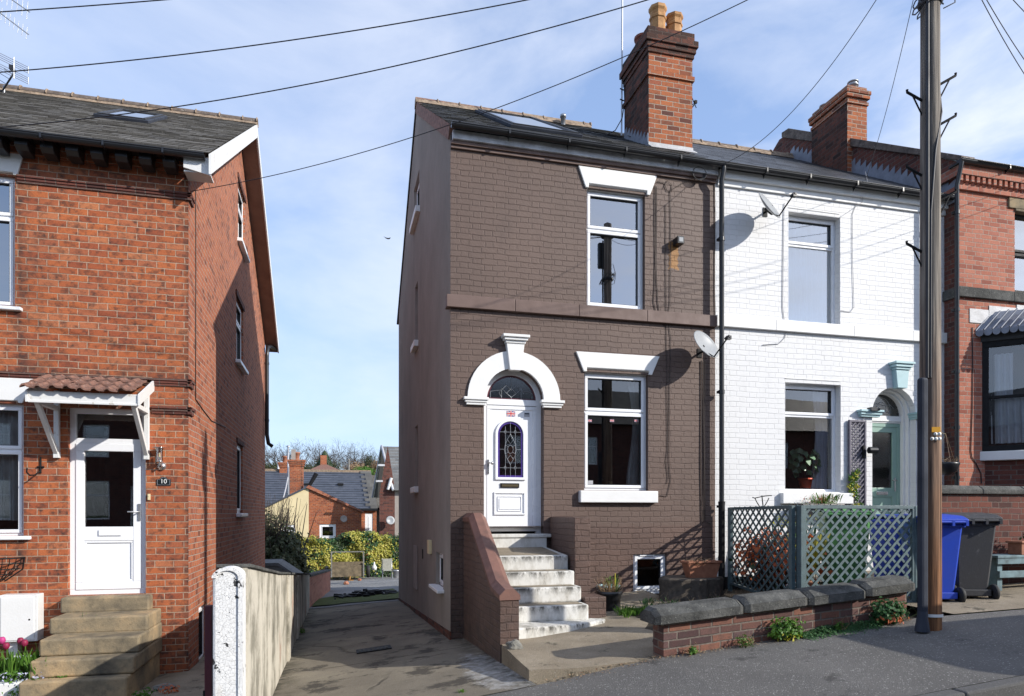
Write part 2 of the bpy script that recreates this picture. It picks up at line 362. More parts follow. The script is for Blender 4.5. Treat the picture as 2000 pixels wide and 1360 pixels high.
M['white_stone'] = plain('white_painted_stone', (.76, .76, .75), .55, .09, 6, .002, dark=(.58, .57, .54))
M['upvc'] = plain('white_upvc', (.82, .83, .85), .28, .02, 2, 0, dark=(.7, .7, .72), spec=.5)
M['wood_white'] = plain('white_painted_timber', (.74, .74, .73), .45, .12, 4, .001, dark=(.5, .49, .46), wear=(.5, .47, .42))
M['black_plastic'] = plain('black_plastic', (.018, .019, .022), .35, .2, 6, 0, spec=.5)
M['black_iron'] = plain('black_iron', (.010, .010, .011), .65, .2, 20, .001, spec=.25)
M['grey_plastic'] = plain('grey_plastic', (.04, .046, .062), .7, .3, 4, .002, spec=.2)
M['soffit'] = plain('brown_soffit', (.24, .15, .11), .7, .25, 3)
M['lead'] = plain('lead_sheet', (.22, .24, .29), .5, .3, 8, .002)
M['lead_light'] = plain('pale_lead_flashing', (.46, .46, .47), .45, .3, 8, .003)
M['mortar'] = plain('pale_mortar', (.34, .25, .17), .95, .5, 14, .008, dark=(.12, .09, .07))
M['ridge'] = plain('weathered_ridge_tile', (.16, .12, .095), .85, .5, 10, .005, dark=(.06, .05, .045), wear=(.34, .32, .27))
M['verge'] = plain('red_verge_brick', (.27, .14, .10), .85, .5, 14, .006, dark=(.10, .07, .06))
M['black_fascia'] = plain('dark_fascia', (.025, .024, .024), .6, .3, 8)
M['fascia'] = plain('white_fascia', (.62, .63, .66), .5, .35, 5, .001, dark=(.3, .3, .31))
M['dark_room'] = plain('dark_room', (.035, .033, .032), .9, .3, 3)
M['curtain'] = plain('white_curtain', (.74, .75, .80), .9, .1, 5)
M['net'] = plain('grey_curtain', (.55, .57, .56), .9, .3, 5)
M['lace'] = plain('pale_blue_lace', (.72, .86, .95), .9, .35, 7, dark=(.82, .93, 1.0))
M['glass'] = glassmat('window_glass', .13, 1.6)
M['glass_up'] = glassmat('sky_reflecting_glass', .42, 1.6)
M['glass_dim'] = glassmat('obscure_glass', .05, 1.0, (.55, .57, .58), .12)
M['teal'] = plain('sage_green_paint', (.24, .37, .31), .4, .1, 4)
M['teal_light'] = plain('pale_teal_paint', (.36, .53, .56), .5, .08, 4)
M['bench_paint'] = plain('weathered_blue_green_paint', (.15, .235, .26), .7, .4, 9, .002, dark=(.08, .11, .12))
M['trellis'] = plain('grey_green_stain', (.088, .135, .145), .55, .3, 14, .002, wear=(.14, .19, .2))
M['purple_grey'] = plain('purple_grey_stain', (.12, .11, .145), .6, .2, 8)
M['stone'] = None
q = N('yellow_sandstone_step'); ob = q.tc('Object'); c = q.ramp(q.noise(2.2, 6, ob, .6), [(.3, (.10, .088, .068)), (.5, (.25, .20, .13)), (.68, (.42, .30, .17))])
c = q.mix(q.rng(q.noise(14, 6, ob, .7), .5, .75, 0, .6), c, (.075, .068, .055)); M['stone'] = q.end(c, .9, q.bump(q.noise(50, 5, ob), .6, .006), spec=.2)
q = N('worn_white_step_paint'); ob = q.tc('Object')
sg = q.n('ShaderNodeSeparateXYZ'); q.put(sg.inputs[0], ob)
st = q.noise(5, 7, q.map(ob, (1, 1, .55)), .68); sm_ = q.noise(26, 5, q.map(ob, (1, 1, .3)), .7)
f = q.math('ADD', q.math('MULTIPLY', st, .65), q.math('MULTIPLY', sm_, .35))
c = q.mix(q.rng(f, .46, .60), (.66, .65, .61), (.50, .48, .43)); c = q.mix(q.rng(f, .62, .68), c, (.12, .11, .095)); 
su = q.n('ShaderNodeSeparateXYZ'); q.put(su.inputs[0], ob); gn = q.noise(9, 8, q.map(ob, (1, 1, .5)), .74)
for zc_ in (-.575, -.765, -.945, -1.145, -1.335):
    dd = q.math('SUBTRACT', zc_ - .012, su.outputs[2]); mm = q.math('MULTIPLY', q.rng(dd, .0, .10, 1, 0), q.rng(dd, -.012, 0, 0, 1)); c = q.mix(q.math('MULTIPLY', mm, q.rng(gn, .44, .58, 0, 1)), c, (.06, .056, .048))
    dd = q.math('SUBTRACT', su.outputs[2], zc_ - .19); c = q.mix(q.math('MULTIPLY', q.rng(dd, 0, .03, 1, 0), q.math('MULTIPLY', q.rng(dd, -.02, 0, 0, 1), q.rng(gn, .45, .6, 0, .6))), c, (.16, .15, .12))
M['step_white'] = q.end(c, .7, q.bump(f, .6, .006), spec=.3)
def ground(name, a, b, sc, bump, speck=None, patch=None, crack=0, spill=None):
    q = N(name); ob = q.tc('Object'); big = q.noise(sc, 6, ob, .6); fine = q.noise(90, 4, ob, .7)
    c = q.mix(q.rng(big, .32, .68), a, b); c = q.mix(q.rng(fine, .3, .7, 0, .5), c, tuple(x * .45 for x in a))
    if speck:
        vz = q.n('ShaderNodeTexVoronoi'); vz.inputs['Scale'].default_value = speck[0]; q.put(vz.inputs['Vector'], ob)
        c = q.mix(q.math('MULTIPLY', q.rng(vz.outputs['Distance'], .1, .35, 1, 0), q.rng(q.noise(speck[0] * .5, 2, ob), .45, .6, 0, speck[2])), c, speck[1])
    if patch: c = q.mix(q.rng(q.noise(patch[0], 7, ob, .72), patch[2], patch[2] + .06, 0, .9), c, patch[1])
    h = q.math('ADD', fine, q.math('MULTIPLY', big, .6))
    if crack:
        vc = q.n('ShaderNodeTexVoronoi', feature='DISTANCE_TO_EDGE'); vc.inputs['Scale'].default_value = crack; q.put(vc.inputs['Vector'], q.mix(.35, ob, q.noise(1.6, 5, ob, out='Color')))
        k_ = q.math('MULTIPLY', q.rng(vc.outputs['Distance'], .002, .008, 1, 0), q.rng(q.noise(1.1, 3, ob), .42, .55)); c = q.mix(q.math('MULTIPLY', k_, .5), c, (.04, .036, .03)); h = q.math('SUBTRACT', h, k_)
    if spill:
        sp = q.n('ShaderNodeSeparateXYZ'); q.put(sp.inputs[0], ob)
        x_ = q.math('DIVIDE', q.math('SUBTRACT', sp.outputs[0], q.math('SUBTRACT', 1.62, q.math('MULTIPLY', q.math('SUBTRACT', 7.2, sp.outputs[1]), -.02))), .30); y_ = q.math('DIVIDE', q.math('SUBTRACT', sp.outputs[1], 7.05), 1.25)
        d_ = q.math('ADD', q.math('ADD', q.math('MULTIPLY', x_, x_), q.math('MULTIPLY', y_, y_)), q.math('MULTIPLY', q.math('SUBTRACT', q.noise(4.2, 10, ob, .78), .5), 5.0))
        c = q.mix(q.rng(d_, .4, 1.0, .7, 0), c, q.mix(q.rng(q.noise(12, 5, ob), .4, .6), spill, (.30, .29, .27)))
        for e_, s_ in ((-.66, 1), (1.74, -1)):
            dd = q.math('MULTIPLY', q.math('SUBTRACT', sp.outputs[0], e_), float(s_)); c = q.mix(q.math('MULTIPLY', q.rng(dd, 0, .28, 1, 0), q.rng(q.noise(5, 6, ob, .7), .42, .6, 0, .8)), c, (.04, .04, .028))
        j_ = q.math('ABSOLUTE', q.math('SUBTRACT', sp.outputs[1], q.math('ADD', 8.9, q.math('MULTIPLY', q.noise(3, 2, ob), .04)))); c = q.mix(q.rng(j_, .008, .02, .8, 0), c, (.04, .038, .03))
    return q.end(c, .93, q.bump(h, .8, bump), spec=.2)
M['asphalt'] = ground('pavement_asphalt', (.135, .13, .122), (.20, .19, .178), .8, .014, (48, (.46, .45, .42), 1.0), (1.7, (.075, .072, .068), .60))
M['road'] = ground('road_asphalt', (.05, .05, .052), (.075, .073, .072), .8, .016, (45, (.15, .15, .15), .6))
M['kerb'] = ground('kerb_stone', (.10, .098, .095), (.15, .145, .14), 2, .005, (60, (.25, .25, .24), .5))
M['concrete'] = ground('driveway_concrete', (.19, .165, .13), (.33, .29, .22), 1.0, .016, (40, (.30, .28, .24), .5), (1.3, (.07, .062, .052), .54), crack=.33, spill=(.50, .50, .49))
M['path'] = ground('path_concrete', (.26, .215, .155), (.42, .355, .265), 2.2, .018, (38, (.42, .39, .34), .7), (3.0, (.10, .088, .065), .57))
M['white_spill'] = ground('cement_spill', (.42, .41, .39), (.60, .60, .60), 5, .01, None, (5, (.16, .14, .11), .52))
M['gravel'] = ground('gravel', (.20, .20, .20), (.30, .295, .29), .6, .02, (24, (.45, .45, .44), .8))
M['soil'] = ground('soil', (.045, .036, .027), (.075, .06, .045), 2, .02, (30, (.14, .12, .1), .6))
M['moss'] = ground('moss', (.07, .095, .025), (.12, .14, .045), 3, .02)
M['grass'] = ground('grass', (.05, .08, .03), (.09, .12, .05), 1, .02)
q = N('coping_stone'); ob = q.tc('Object'); c = q.ramp(q.noise(4, 8, ob, .7), [(.3, (.04, .04, .038)), (.5, (.085, .085, .08)), (.7, (.15, .148, .138))])
c = q.mix(q.rng(q.noise(60, 3, ob), .64, .7, 0, .8), c, (.27, .28, .24)); M['coping'] = q.end(c, .92, q.bump(q.noise(30, 8, ob, .7), .9, .016), spec=.15)
q = N('gable_render'); ob = q.tc('Object'); f = q.noise(1.1, 9, q.map(ob, (1, 1, .8)), .7); c = q.ramp(f, [(.28, (.22, .20, .18)), (.5, (.27, .243, .217)), (.75, (.32, .29, .26))])
c = q.mix(q.rng(q.noise(2.1, 7, q.map(ob, (1, 1, .35)), .78), .50, .85, 0, .35), c, (.11, .105, .10))
M['render'] = q.end(c, .95, q.bump(q.noise(70, 4, ob), .5, .006), spec=.15)
q = N('cream_streaked_render'); ob = q.tc('Object'); f = q.math('ADD', q.math('MULTIPLY', q.noise(1.7, 8, q.map(ob, (1, 1, .8)), .7), .68), q.math('MULTIPLY', q.noise(3.1, 7, q.map(ob, (1, 1, .16)), .72), .32)); c = q.ramp(f, [(.3, (.62, .58, .49)), (.47, (.52, .48, .40)), (.55, (.27, .25, .20)), (.68, (.10, .095, .08))])
c = q.mix(q.rng(q.noise(1.2, 4, ob), .62, .7, 0, .55), c, (.42, .20, .14)); M['cream_wall'] = q.end(c, .9, q.bump(q.noise(30, 6, ob), .6, .012), spec=.2)
q = N('peeling_white_post_paint'); ob = q.tc('Object'); vz = q.n('ShaderNodeTexVoronoi', feature='DISTANCE_TO_EDGE'); vz.inputs['Scale'].default_value = 42; q.put(vz.inputs['Vector'], q.mix(.12, ob, q.noise(9, 3, ob, out='Color')))
cr = q.rng(vz.outputs['Distance'], 0, .05, 1, 0); c = q.mix(q.rng(q.noise(2.4, 5, q.map(ob, (1.4, 1, .35)), .6), .5, .64, 0, .75), (.78, .78, .77), (.48, .40, .28))
c = q.mix(q.math('MULTIPLY', cr, .22), c, (.35, .34, .33)); c = q.mix(q.rng(q.noise(8.5, 6, ob, .62), .635, .645), c, (.045, .045, .045)); M['post'] = q.end(c, .6, q.bump(q.math('SUBTRACT', q.noise(24, 5, ob), cr), .7, .006))
q = N('weathered_pole_timber'); ob = q.tc('Object'); sp = q.n('ShaderNodeSeparateXYZ'); q.put(sp.inputs[0], ob)
gr = q.noise(30, 5, q.map(ob, (1, 1, .035)), .62); gc = q.ramp(gr, [(.3, (.06, .055, .05)), (.5, (.17, .15, .13)), (.72, (.34, .30, .25))])
lc = q.ramp(gr, [(.3, (.06, .03, .018)), (.48, (.20, .095, .045)), (.72, (.42, .20, .085))])
c = q.mix(q.rng(q.math('ADD', sp.outputs[2], q.math('MULTIPLY', q.noise(2, 3, ob), 1.6)), -.2, 3.0, 1, 0), gc, lc); M['pole'] = q.end(c, .85, q.bump(gr, .8, .012), spec=.2)
M['slate_dark'] = tilemat('dark_slate', [(.022, .023, .025), (.035, .036, .038), (.05, .05, .05), (.032, .031, .033)], .25, .21, lichen=(.26, .25, .2), rough=.62, spec=.35)
M['slate_smooth'] = tilemat('smooth_slate', [(.035, .037, .042), (.045, .047, .052), (.055, .056, .06)], .28, .24, rough=.45, spec=.5)
M['slate_blue'] = tilemat('blue_grey_slate', [(.06, .07, .09), (.075, .085, .11), (.09, .10, .125)], .3, .25, rough=.6)
M['tile_grey'] = tilemat('grey_concrete_tile', [(.11, .104, .098), (.14, .132, .12), (.18, .17, .155), (.12, .114, .106)], .20, .19, lichen=(.30, .28, .25), rough=.85, spec=.2)
M['tile_brown'] = tilemat('brown_mottled_tile', [(.07, .065, .055), (.12, .11, .095), (.16, .145, .125)], .26, .22, rough=.9)
M['tile_grey2'] = tilemat('pale_grey_tile', [(.12, .12, .12), (.15, .15, .148), (.18, .178, .172)], .3, .26, rough=.85)
M['canopy_tile'] = plain('terracotta_pantile', (.24, .12, .085), .85, .5, 16, .006, dark=(.075, .045, .038), wear=(.45, .40, .36))
M['terracotta'] = plain('terracotta', (.36, .15, .085), .75, .3, 12, .002)
M['orange_pot'] = plain('orange_red_plastic_pot', (.62, .09, .03), .4, .1, 5)
M['buff_pot'] = plain('buff_clay_chimney_pot', (.46, .24, .085), .75, .35, 9, .003, dark=(.26, .12, .05))
M['red_pot'] = plain('red_clay_chimney_pot', (.22, .06, .035), .75, .35, 9, .003)
M['bin_blue'] = plain('blue_wheelie_plastic', (.018, .06, .44), .42, .12, 5, .001, spec=.5)
M['bin_green'] = plain('green_wheelie_plastic', (.085, .25, .075), .45, .12, 5, .001, spec=.5)
M['bin_black'] = plain('charcoal_wheelie_plastic', (.045, .046, .05), .5, .25, 6, .002, spec=.45, wear=(.09, .09, .092))
M['timber_old'] = plain('weathered_timber', (.20, .155, .095), .85, .5, 7, .004, dark=(.08, .065, .045))
M['timber_grey'] = plain('grey_timber', (.22, .215, .20), .85, .4, 8, .003)
M['dish'] = plain('grey_dish_metal', (.30, .315, .33), .42, .12, 3)
M['galv'] = plain('galvanised_metal', (.42, .43, .45), .38, .2, 12, metal=.7)
M['rock'] = plain('grey_rock', (.24, .23, .20), .9, .6, 9, .02, dark=(.07, .07, .062))
M['sandrock'] = plain('yellow_rock', (.38, .26, .11), .9, .5, 9, .015, dark=(.16, .11, .06))
M['bark'] = plain('bark', (.09, .072, .055), .9, .4, 18, .01)
M['twig'] = plain('winter_twigs', (.075, .056, .045), .9, .3, 3)
M['twig_dark'] = plain('dark_twigs', (.06, .045, .034), .9, .3, 3)
M['maroon'] = plain('maroon_paint', (.10, .022, .03), .5, .2, 6)
M['plaque'] = plain('black_enamel', (.012, .016, .018), .3, .1, 5)
M['white_flat'] = plain('white_lettering', (.75, .75, .72), .5, .05, 5)
M['flag_blue'] = plain('flag_blue', (.02, .04, .25), .4, .05, 5); M['flag_red'] = plain('flag_red', (.55, .02, .03), .4, .05, 5)
M['yellow'] = plain('yellow_tag', (.75, .36, .02), .5, .1, 5)
M['came'] = plain('lead_came', (.42, .44, .47), .35, .1, 5, metal=.5)
M['purple'] = plain('purple_glass_border', (.07, .04, .22), .25, .1, 5)
M['maroon_glass'] = plain('maroon_fanlight_rim', (.10, .02, .03), .35, .1, 5)
M['brass'] = plain('aged_brass', (.14, .11, .06), .4, .3, 20, metal=.6)
M['rust'] = plain('rust_stain_paint', (.40, .20, .045), .7, .4, 14)
M['leaf'] = leafmat('green_leaf', (.05, .13, .015), (.10, .22, .03), (.16, .30, .05))
M['leaf_dark'] = leafmat('dark_leaf', (.012, .035, .012), (.03, .06, .02), (.06, .09, .03), tr=.2)
M['leaf_var'] = leafmat('variegated_leaf', (.30, .32, .05), (.46, .42, .07), (.60, .55, .16), tr=.3)
M['leaf_mid'] = leafmat('mid_green_leaf', (.03, .09, .03), (.055, .15, .05), (.10, .20, .07))
M['leaf_olive'] = leafmat('olive_hedge_leaf', (.035, .05, .018), (.06, .075, .028), (.10, .095, .04), tr=.25)
M['leaf_fig'] = leafmat('glossy_houseplant_leaf', (.10, .20, .09), (.16, .28, .14), (.30, .42, .25), rough=.3, tr=.15)
M['leaf_straw'] = leafmat('dry_stems', (.20, .11, .06), (.32, .20, .11), (.42, .33, .2), tr=.1)
M['leaf_red'] = leafmat('coral_heather', (.45, .08, .05), (.55, .22, .12), (.30, .35, .10))
M['pink'] = leafmat('pink_petals', (.60, .03, .22), (.65, .08, .30)); M['crimson'] = leafmat('crimson_petals', (.22, .01, .05), (.35, .03, .09))
M['blue_petal'] = leafmat('pale_blue_petals', (.45, .5, .75), (.6, .62, .8))
M['orange_petal'] = leafmat('orange_leaves', (.55, .12, .04), (.60, .20, .08), (.5, .15, .08))
M['yellow_leaf'] = leafmat('yellow_leaf', (.45, .45, .04), (.6, .55, .08))
M['cloth'] = plain('grey_sling_fabric', (.35, .35, .30), .9, .2, 10)
M['chrome'] = plain('brushed_steel', (.6, .6, .6), .25, .1, 10, metal=.9)
M['tyre'] = plain('tyre_rubber', (.02, .02, .02), .8, .2, 10)
M['cable'] = plain('black_cable', (.02, .02, .025), .5, .1, 5)
M['cable_brown'] = plain('painted_cable', (.05, .035, .03), .6, .1, 5)
M['cable_grey'] = plain('grey_cable', (.42, .42, .44), .6, .1, 5)
M['cream'] = plain('cream_paint', (.72, .60, .36), .8, .12, 2, .002)
M['grey_render'] = plain('grey_pebbledash', (.34, .30, .27), .95, .15, 6, .006)
M['car_paint'] = plain('silver_van_paint', (.35, .36, .38), .3, .05, 2, spec=.6)
# ================================================================ THE SETTING
def sheet(name, m, xs, ys, f, skirt=0, parent=None):
    mb = MB(); g = [[Vector((x, y, f(x, y))) for y in ys] for x in xs]
    for i in range(len(xs) - 1):
        for j in range(len(ys) - 1):
            mb.face([g[i][j], g[i + 1][j], g[i + 1][j + 1], g[i][j + 1]], 0, smooth=False)
    if skirt:
        def sk(a, b):
            d = Vector((0, 0, -skirt)); mb.face([a, b, b + d, a + d], 0)
        for i in range(len(xs) - 1): sk(g[i][0], g[i + 1][0]); sk(g[i + 1][-1], g[i][-1])
        for j in range(len(ys) - 1): sk(g[0][j + 1], g[0][j]); sk(g[-1][j], g[-1][j + 1])
    o = mb.build(name, m, parent); return o
def lin(a, b, n): return [a + (b - a) * i / n for i in range(n + 1)]
KY = 4.06                                                        # kerb line
struct(sheet("ground", M['grass'], [-800, -300, -90] + lin(-60, 60, 60) + [90, 300, 800], [-800, -300, -60, -20, -12] + lin(-8, 6.1, 3) + lin(7, 33.1, 27) + [60, 140, 400, 900],
      lambda x, y: H(x, y) - (.14 if y > -9 else .14)))
xs = [-90] + lin(-30, 30, 60) + [90]
struct(sheet("road", M['road'], xs, lin(-4.2, KY - .13, 4), lambda x, y: zp(x) - .105 + .0 * y))
struct(sheet("pavement", M['asphalt'], xs, lin(KY, 6.1, 3), lambda x, y: zp(x)))
struct(sheet("far_pavement", M['asphalt'], xs, lin(-6.2, -4.2, 2), lambda x, y: zp(x), skirt=.11))
mb = MB()
x = -12.0
while x < 14:
    L = .91; z0, z1 = zp(x), zp(x + L)
    vs = [(x + .004, KY - .13, z0 + .004), (x + L - .004, KY - .13, z1 + .004), (x + L - .004, KY + .001, z1 + .004), (x + .004, KY + .001, z0 + .004)]
    mb.add([Vector(v) for v in vs] + [Vector(v) - Vector((0, 0, .25)) for v in vs], [(0, 1, 2, 3), (4, 5, 1, 0), (5, 6, 2, 1), (7, 6, 5, 4), (6, 7, 3, 2), (7, 4, 0, 3)]); x += L
struct(mb.build("kerb", M['kerb'], bevel=.018))
def Hd(x, y):     # driveway surface
    return H(x, y) + .012 + .012 * noise.noise(Vector((x * .9, y * .9, 0)))
DX0, DX1 = -.66, 1.80
struct(sheet("driveway", M['concrete'], lin(DX0 - .05, DX1, 12), lin(6.08, 18.0, 48), Hd))
yard = struct(sheet("gravel_yard", M['gravel'], lin(-9, 12, 24), lin(17.7, 36, 30), lambda x, y: H(x, y) + .02 + .02 * noise.noise(Vector((x, y, 0)))))
mb = MB()
for i in range(40):
    a0, a1 = -.6 + i * .06, -.6 + (i + 1) * .06
    f = lambda a: (18.2 + .25 * noise.noise(Vector((a * 2, 0, 3))), 20.6 + 1.1 * noise.noise(Vector((a * 1.3, 5, 3))) + .9 * (a + .6))
    (p0, q0), (p1, q1) = f(a0), f(a1); n = 6
    for j in range(n):
        y00, y01 = p0 + (q0 - p0) * j / n, p0 + (q0 - p0) * (j + 1) / n; y10, y11 = p1 + (q1 - p1) * j / n, p1 + (q1 - p1) * (j + 1) / n
        mb.face([Vector((a0, y00, H(a0, y00) + .045)), Vector((a1, y10, H(a1, y10) + .045)), Vector((a1, y11, H(a1, y11) + .045)), Vector((a0, y01, H(a0, y01) + .045))])
stuff(mb.build("moss_patch", M['moss']), 'strip of green moss and short grass across the gravel yard', 'moss')
# left plot paving, path slab, front garden soil, bin yard
struct(sheet("side_passage", M['path'], lin(-8, DX0 - .2, 12), lin(6.1, 22, 30), lambda x, y: H(x, y) + .012))
def Hp(x, y): return -1.50 + .03 * (y - 6.3) + .085 * max(0, x - 2.2)         # path slab top
mb = MB(); top = [(1.77, 6.28), (3.12, 6.10), (4.6, 6.35), (4.6, 9.7), (1.77, 9.7)]
def fan(mb, top, f, depth=.3, n=0):
    mb.face([Vector((a, b, f(a, b))) for a, b in top])
    for i in range(len(top)):
        p, q = top[i], top[(i + 1) % len(top)]; P, Q = Vector((*p, f(*p))), Vector((*q, f(*q))); D = Vector((0, 0, -depth))
        mb.face([P, P + D, Q + D, Q])
o = sheet("path_slab", M['path'], lin(0, 1, 16), lin(0, 1, 14), lambda x, y: 0)
for v in o.data.vertices:
    u, t = v.co.x, v.co.y; X = 1.785 + u * 2.815; y0 = 6.28 - .18 * min(1, u * 2.1) + (.3 * max(0, u - .5)); Y = y0 + t * (9.7 - y0)
    v.co = (X, Y, Hp(X, Y) + .008 * noise.noise(Vector((X * 2, Y * 2, 1))))
bm = bmesh.new(); bm.from_mesh(o.data); be = [e for e in bm.edges if e.is_boundary]
r = bmesh.ops.extrude_edge_only(bm, edges=be)
for v in r['geom']:
    if isinstance(v, bmesh.types.BMVert): v.co.z -= .35
bm.to_mesh(o.data); bm.free(); struct(o)
GZ = -1.30
struct(sheet("garden_soil", M['soil'], lin(3.30, 7.0, 24), lin(6.36, 9.7, 20), lambda x, y: GZ + .07 * noise.noise(Vector((x * 2, y * 2, 0))) + .08 * (x - 3.3) / 3 - .12 * max(0, 1 - (x - 3.3) / .5)))
def Hy(x, y): return max(zp(x) + .01 + .0, -1.2 + .07 * (x - 6.5))
struct(sheet("bin_yard", M['path'], lin(6.62, 20, 26), lin(6.1, 10, 12), lambda x, y: zp(x) + .012 + .02 * max(0, y - 6.1)))
# ================================================================ WINDOWS AND DOORS
def curtain_mb(F, a0, a1, b0, b1, c, waves=6, amp=.025, flare=None):
    mb = MB(); n = waves * 6; m = 10; g = []
    for i in range(n + 1):
        row = []
        for j in range(m + 1):
            t = i / n; v = j / m
            A0, A1 = a0, a1
            if flare: A0 = a0 + flare * math.sin(v * math.pi * .9) ** 2
            row.append(F(A0 + (A1 - A0) * t, b0 + (b1 - b0) * v, c + amp * math.sin(t * waves * 6.283 + v * .8)))
        g.append(row)
    for i in range(n):
        for j in range(m): mb.face([g[i][j], g[i + 1][j], g[i + 1][j + 1], g[i][j + 1]], smooth=True)
    return mb
def window(parent, F, a0, a1, b0, b1, rec=.09, trans=None, frame=.05, fm='upvc', gm='glass', top_sash=True, bot_sash=True, curt=None, room=1.6, sm=.045, name='window'):
    mb = MB(); e = .003
    ring(mb, F, a0 - e, a1 + e, b0 - e, b1 + e, frame, -rec - .06, -rec)
    lights = []
    if trans is not None:
        mb.box(a0 + frame, a1 - frame, trans - .025, trans + .025, -rec - .058, -rec - .002, 0, F)
        lights = [(b0 + frame, trans - .025, bot_sash), (trans + .025, b1 - frame, top_sash)]
    else: lights = [(b0 + frame, b1 - frame, bot_sash)]
    win = mb.build(name, M[fm], parent, bevel=.006)
    for p0, p1, sash in lights:
        A0, A1 = a0 + frame, a1 - frame
        if sash:
            s = MB(); ring(s, F, A0 - .012, A1 + .012, p0 - .012, p1 + .012, sm, -rec - .05, -rec + .016); s.build('sash', M[fm], win, bevel=.006)
            A0 += sm - .014; A1 -= sm - .014; p0 += sm - .014; p1 -= sm - .014
            g = MB(); ring(g, F, A0 + .002, A1 - .002, p0 + .002, p1 - .002, .008, -rec - .034, -rec + .002); g.build('gasket', M['black_plastic'], win)
        pn = MB(); pn.face([F(A0, p0, -rec - .03), F(A1, p0, -rec - .03), F(A1, p1, -rec - .03), F(A0, p1, -rec - .03)]); pn.build('pane', M[gm], win)
    if room:
        r = MB(); d = room; q0, q1, w0, w1 = a0 - .5, a1 + .5, b0 - .5, b1 + .4; c0 = -.24
        P = lambda a, b, c: F(a, b, c)
        for f in ([(q0, w0, -d), (q1, w0, -d), (q1, w1, -d), (q0, w1, -d)], [(q0, w0, c0), (q1, w0, c0), (q1, w0, -d), (q0, w0, -d)], [(q0, w1, c0), (q1, w1, c0), (q1, w1, -d), (q0, w1, -d)],
                  [(q0, w0, c0), (q0, w1, c0), (q0, w1, -d), (q0, w0, -d)], [(q1, w0, c0), (q1, w1, c0), (q1, w1, -d), (q1, w0, -d)]):
            r.face([P(*p) for p in f])
        r.build('room', M['dark_room'], win)
    for cu in (curt or []):
        cm, x0, x1, y0, y1, wv, fl = cu
        curtain_mb(F, x0, x1, y0, y1, -rec - (.07 if cm == 'lace' else .16), wv, .012 if cm == 'lace' else .03, fl).build('curtain', M[cm], win)
    return win
def sill_box(parent, F, a0, a1, b0, b1, c0, c1, m='white_stone', name='sill', bev=.012):
    mb = MB(); mb.box(a0, a1, b0, b1, c0, c1, 0, F); return mb.build(name, M[m], parent, bevel=bev)
def lintel(parent, F, at0, at1, ab0, ab1, b0, b1, c=.03, m='white_stone', rebate=None, c_in=-.02):
    mb = MB()
    if rebate:                                         # chamfered underside over the opening
        h = rebate; k0, k1 = ab0 + .05, ab1 - .05
        mb.ext(F, [(ab0, b0), (k0, b0), (k0, b0 + h), (k1, b0 + h), (k1, b0), (ab1, b0), (at1, b1), (at0, b1)], c_in, c)
        mb.face([F(k0, b0 + h, c - .001), F(k1, b0 + h, c - .001), F(k1, b0, -.07), F(k0, b0, -.07)])
    else: mb.ext(F, [(ab0, b0), (ab1, b0), (at1, b1), (at0, b1)], c_in, c)
    return mb.build('lintel', M[m], parent, bevel=.008)
def roofstrip(name, m, x0, x1, Y0, z0, Y1, z1, n, parent, lip=.012, x1b=None, rag=.0):
    """one roof slope facing the street, laid as overlapping courses. (Y0,z0) eave -> (Y1,z1) ridge"""
    mb = MB(); L = math.hypot(Y1 - Y0, z1 - z0); s = 1 if Y1 > Y0 else -1; nrm = Vector((0, -(z1 - z0) * s, (Y1 - Y0) * s)).normalized()
    for i in range(n):
        a, b = i / n, (i + 1) / n
        P = lambda t, x: Vector((x, Y0 + (Y1 - Y0) * t, z0 + (z1 - z0) * t))
        k = max(1, int((x1 - x0) / .27)); off = (i % 2) * .5
        segs = [x0] + [x0 + (j + off) * (x1 - x0) / k for j in range(1 if off == 0 else 0, k)] + [x1]
        segs = sorted(set(round(v, 4) for v in segs if x0 <= v <= x1))
        for xa, xb in zip(segs, segs[1:]):
            if xb - xa < .02: continue
            l = lip * random.uniform(.6, 1.35); dz = random.uniform(-rag, rag)
            dn = Vector((0, -s * dz * .8, -dz * .6))
            f0, f1 = P(a, xa) + nrm * l + dn, P(a, xb) + nrm * l + dn; g0, g1 = P(b, xa) + nrm * .002, P(b, xb) + nrm * .002
            va, vb = a * L, b * L
            mb.face([f0, f1, g1, g0], 0, [(xa, va + .03), (xb, va + .03), (xb, vb), (xa, vb)])
            mb.face([P(a, xa) + dn, P(a, xb) + dn, f1, f0], 0, [(xa, va + .06), (xb, va + .06), (xb, va + .08), (xa, va + .08)])
    return mb.build(name, M[m], parent)
def gutter(parent, x0, x1, Y, z, r=.06, brk=None, name='gutter', slope=0):
    mb = MB(); n = 8
    for sgn, rr in ((1, r), (1, r - .006)):
        a = [Vector((x0, Y - rr * math.cos(math.pi * i / n), z - rr * math.sin(math.pi * i / n))) for i in range(n + 1)]
        b = [v + Vector((x1 - x0, 0, slope)) for v in a]
        for i in range(n): mb.face([a[i], b[i], b[i + 1], a[i + 1]], smooth=True)
    for xx in (x0, x1):
        mb.face([Vector((xx, Y - r * math.cos(math.pi * i / n), z + slope * (xx > x0) - r * math.sin(math.pi * i / n))) for i in range(n + 1)])
    mb.tube([(x0, Y - r, z), (x1, Y - r, z + slope)], .008, 5)
    for bx in (brk or []):
        zz = z + slope * (bx - x0) / (x1 - x0)
        mb.box(bx - .012, bx + .012, Y - r - .006, Y + r, zz - r - .008, zz - r + .004); mb.box(bx - .012, bx + .012, Y - r - .006, Y - r, zz - r - .006, zz + .008)
        mb.face([Vector((bx, Y + r, zz - r)), Vector((bx, Y - r * .4, zz - r)), Vector((bx, Y + r, zz - r - .07))])
    return mb.build(name, M['black_plastic'], parent)
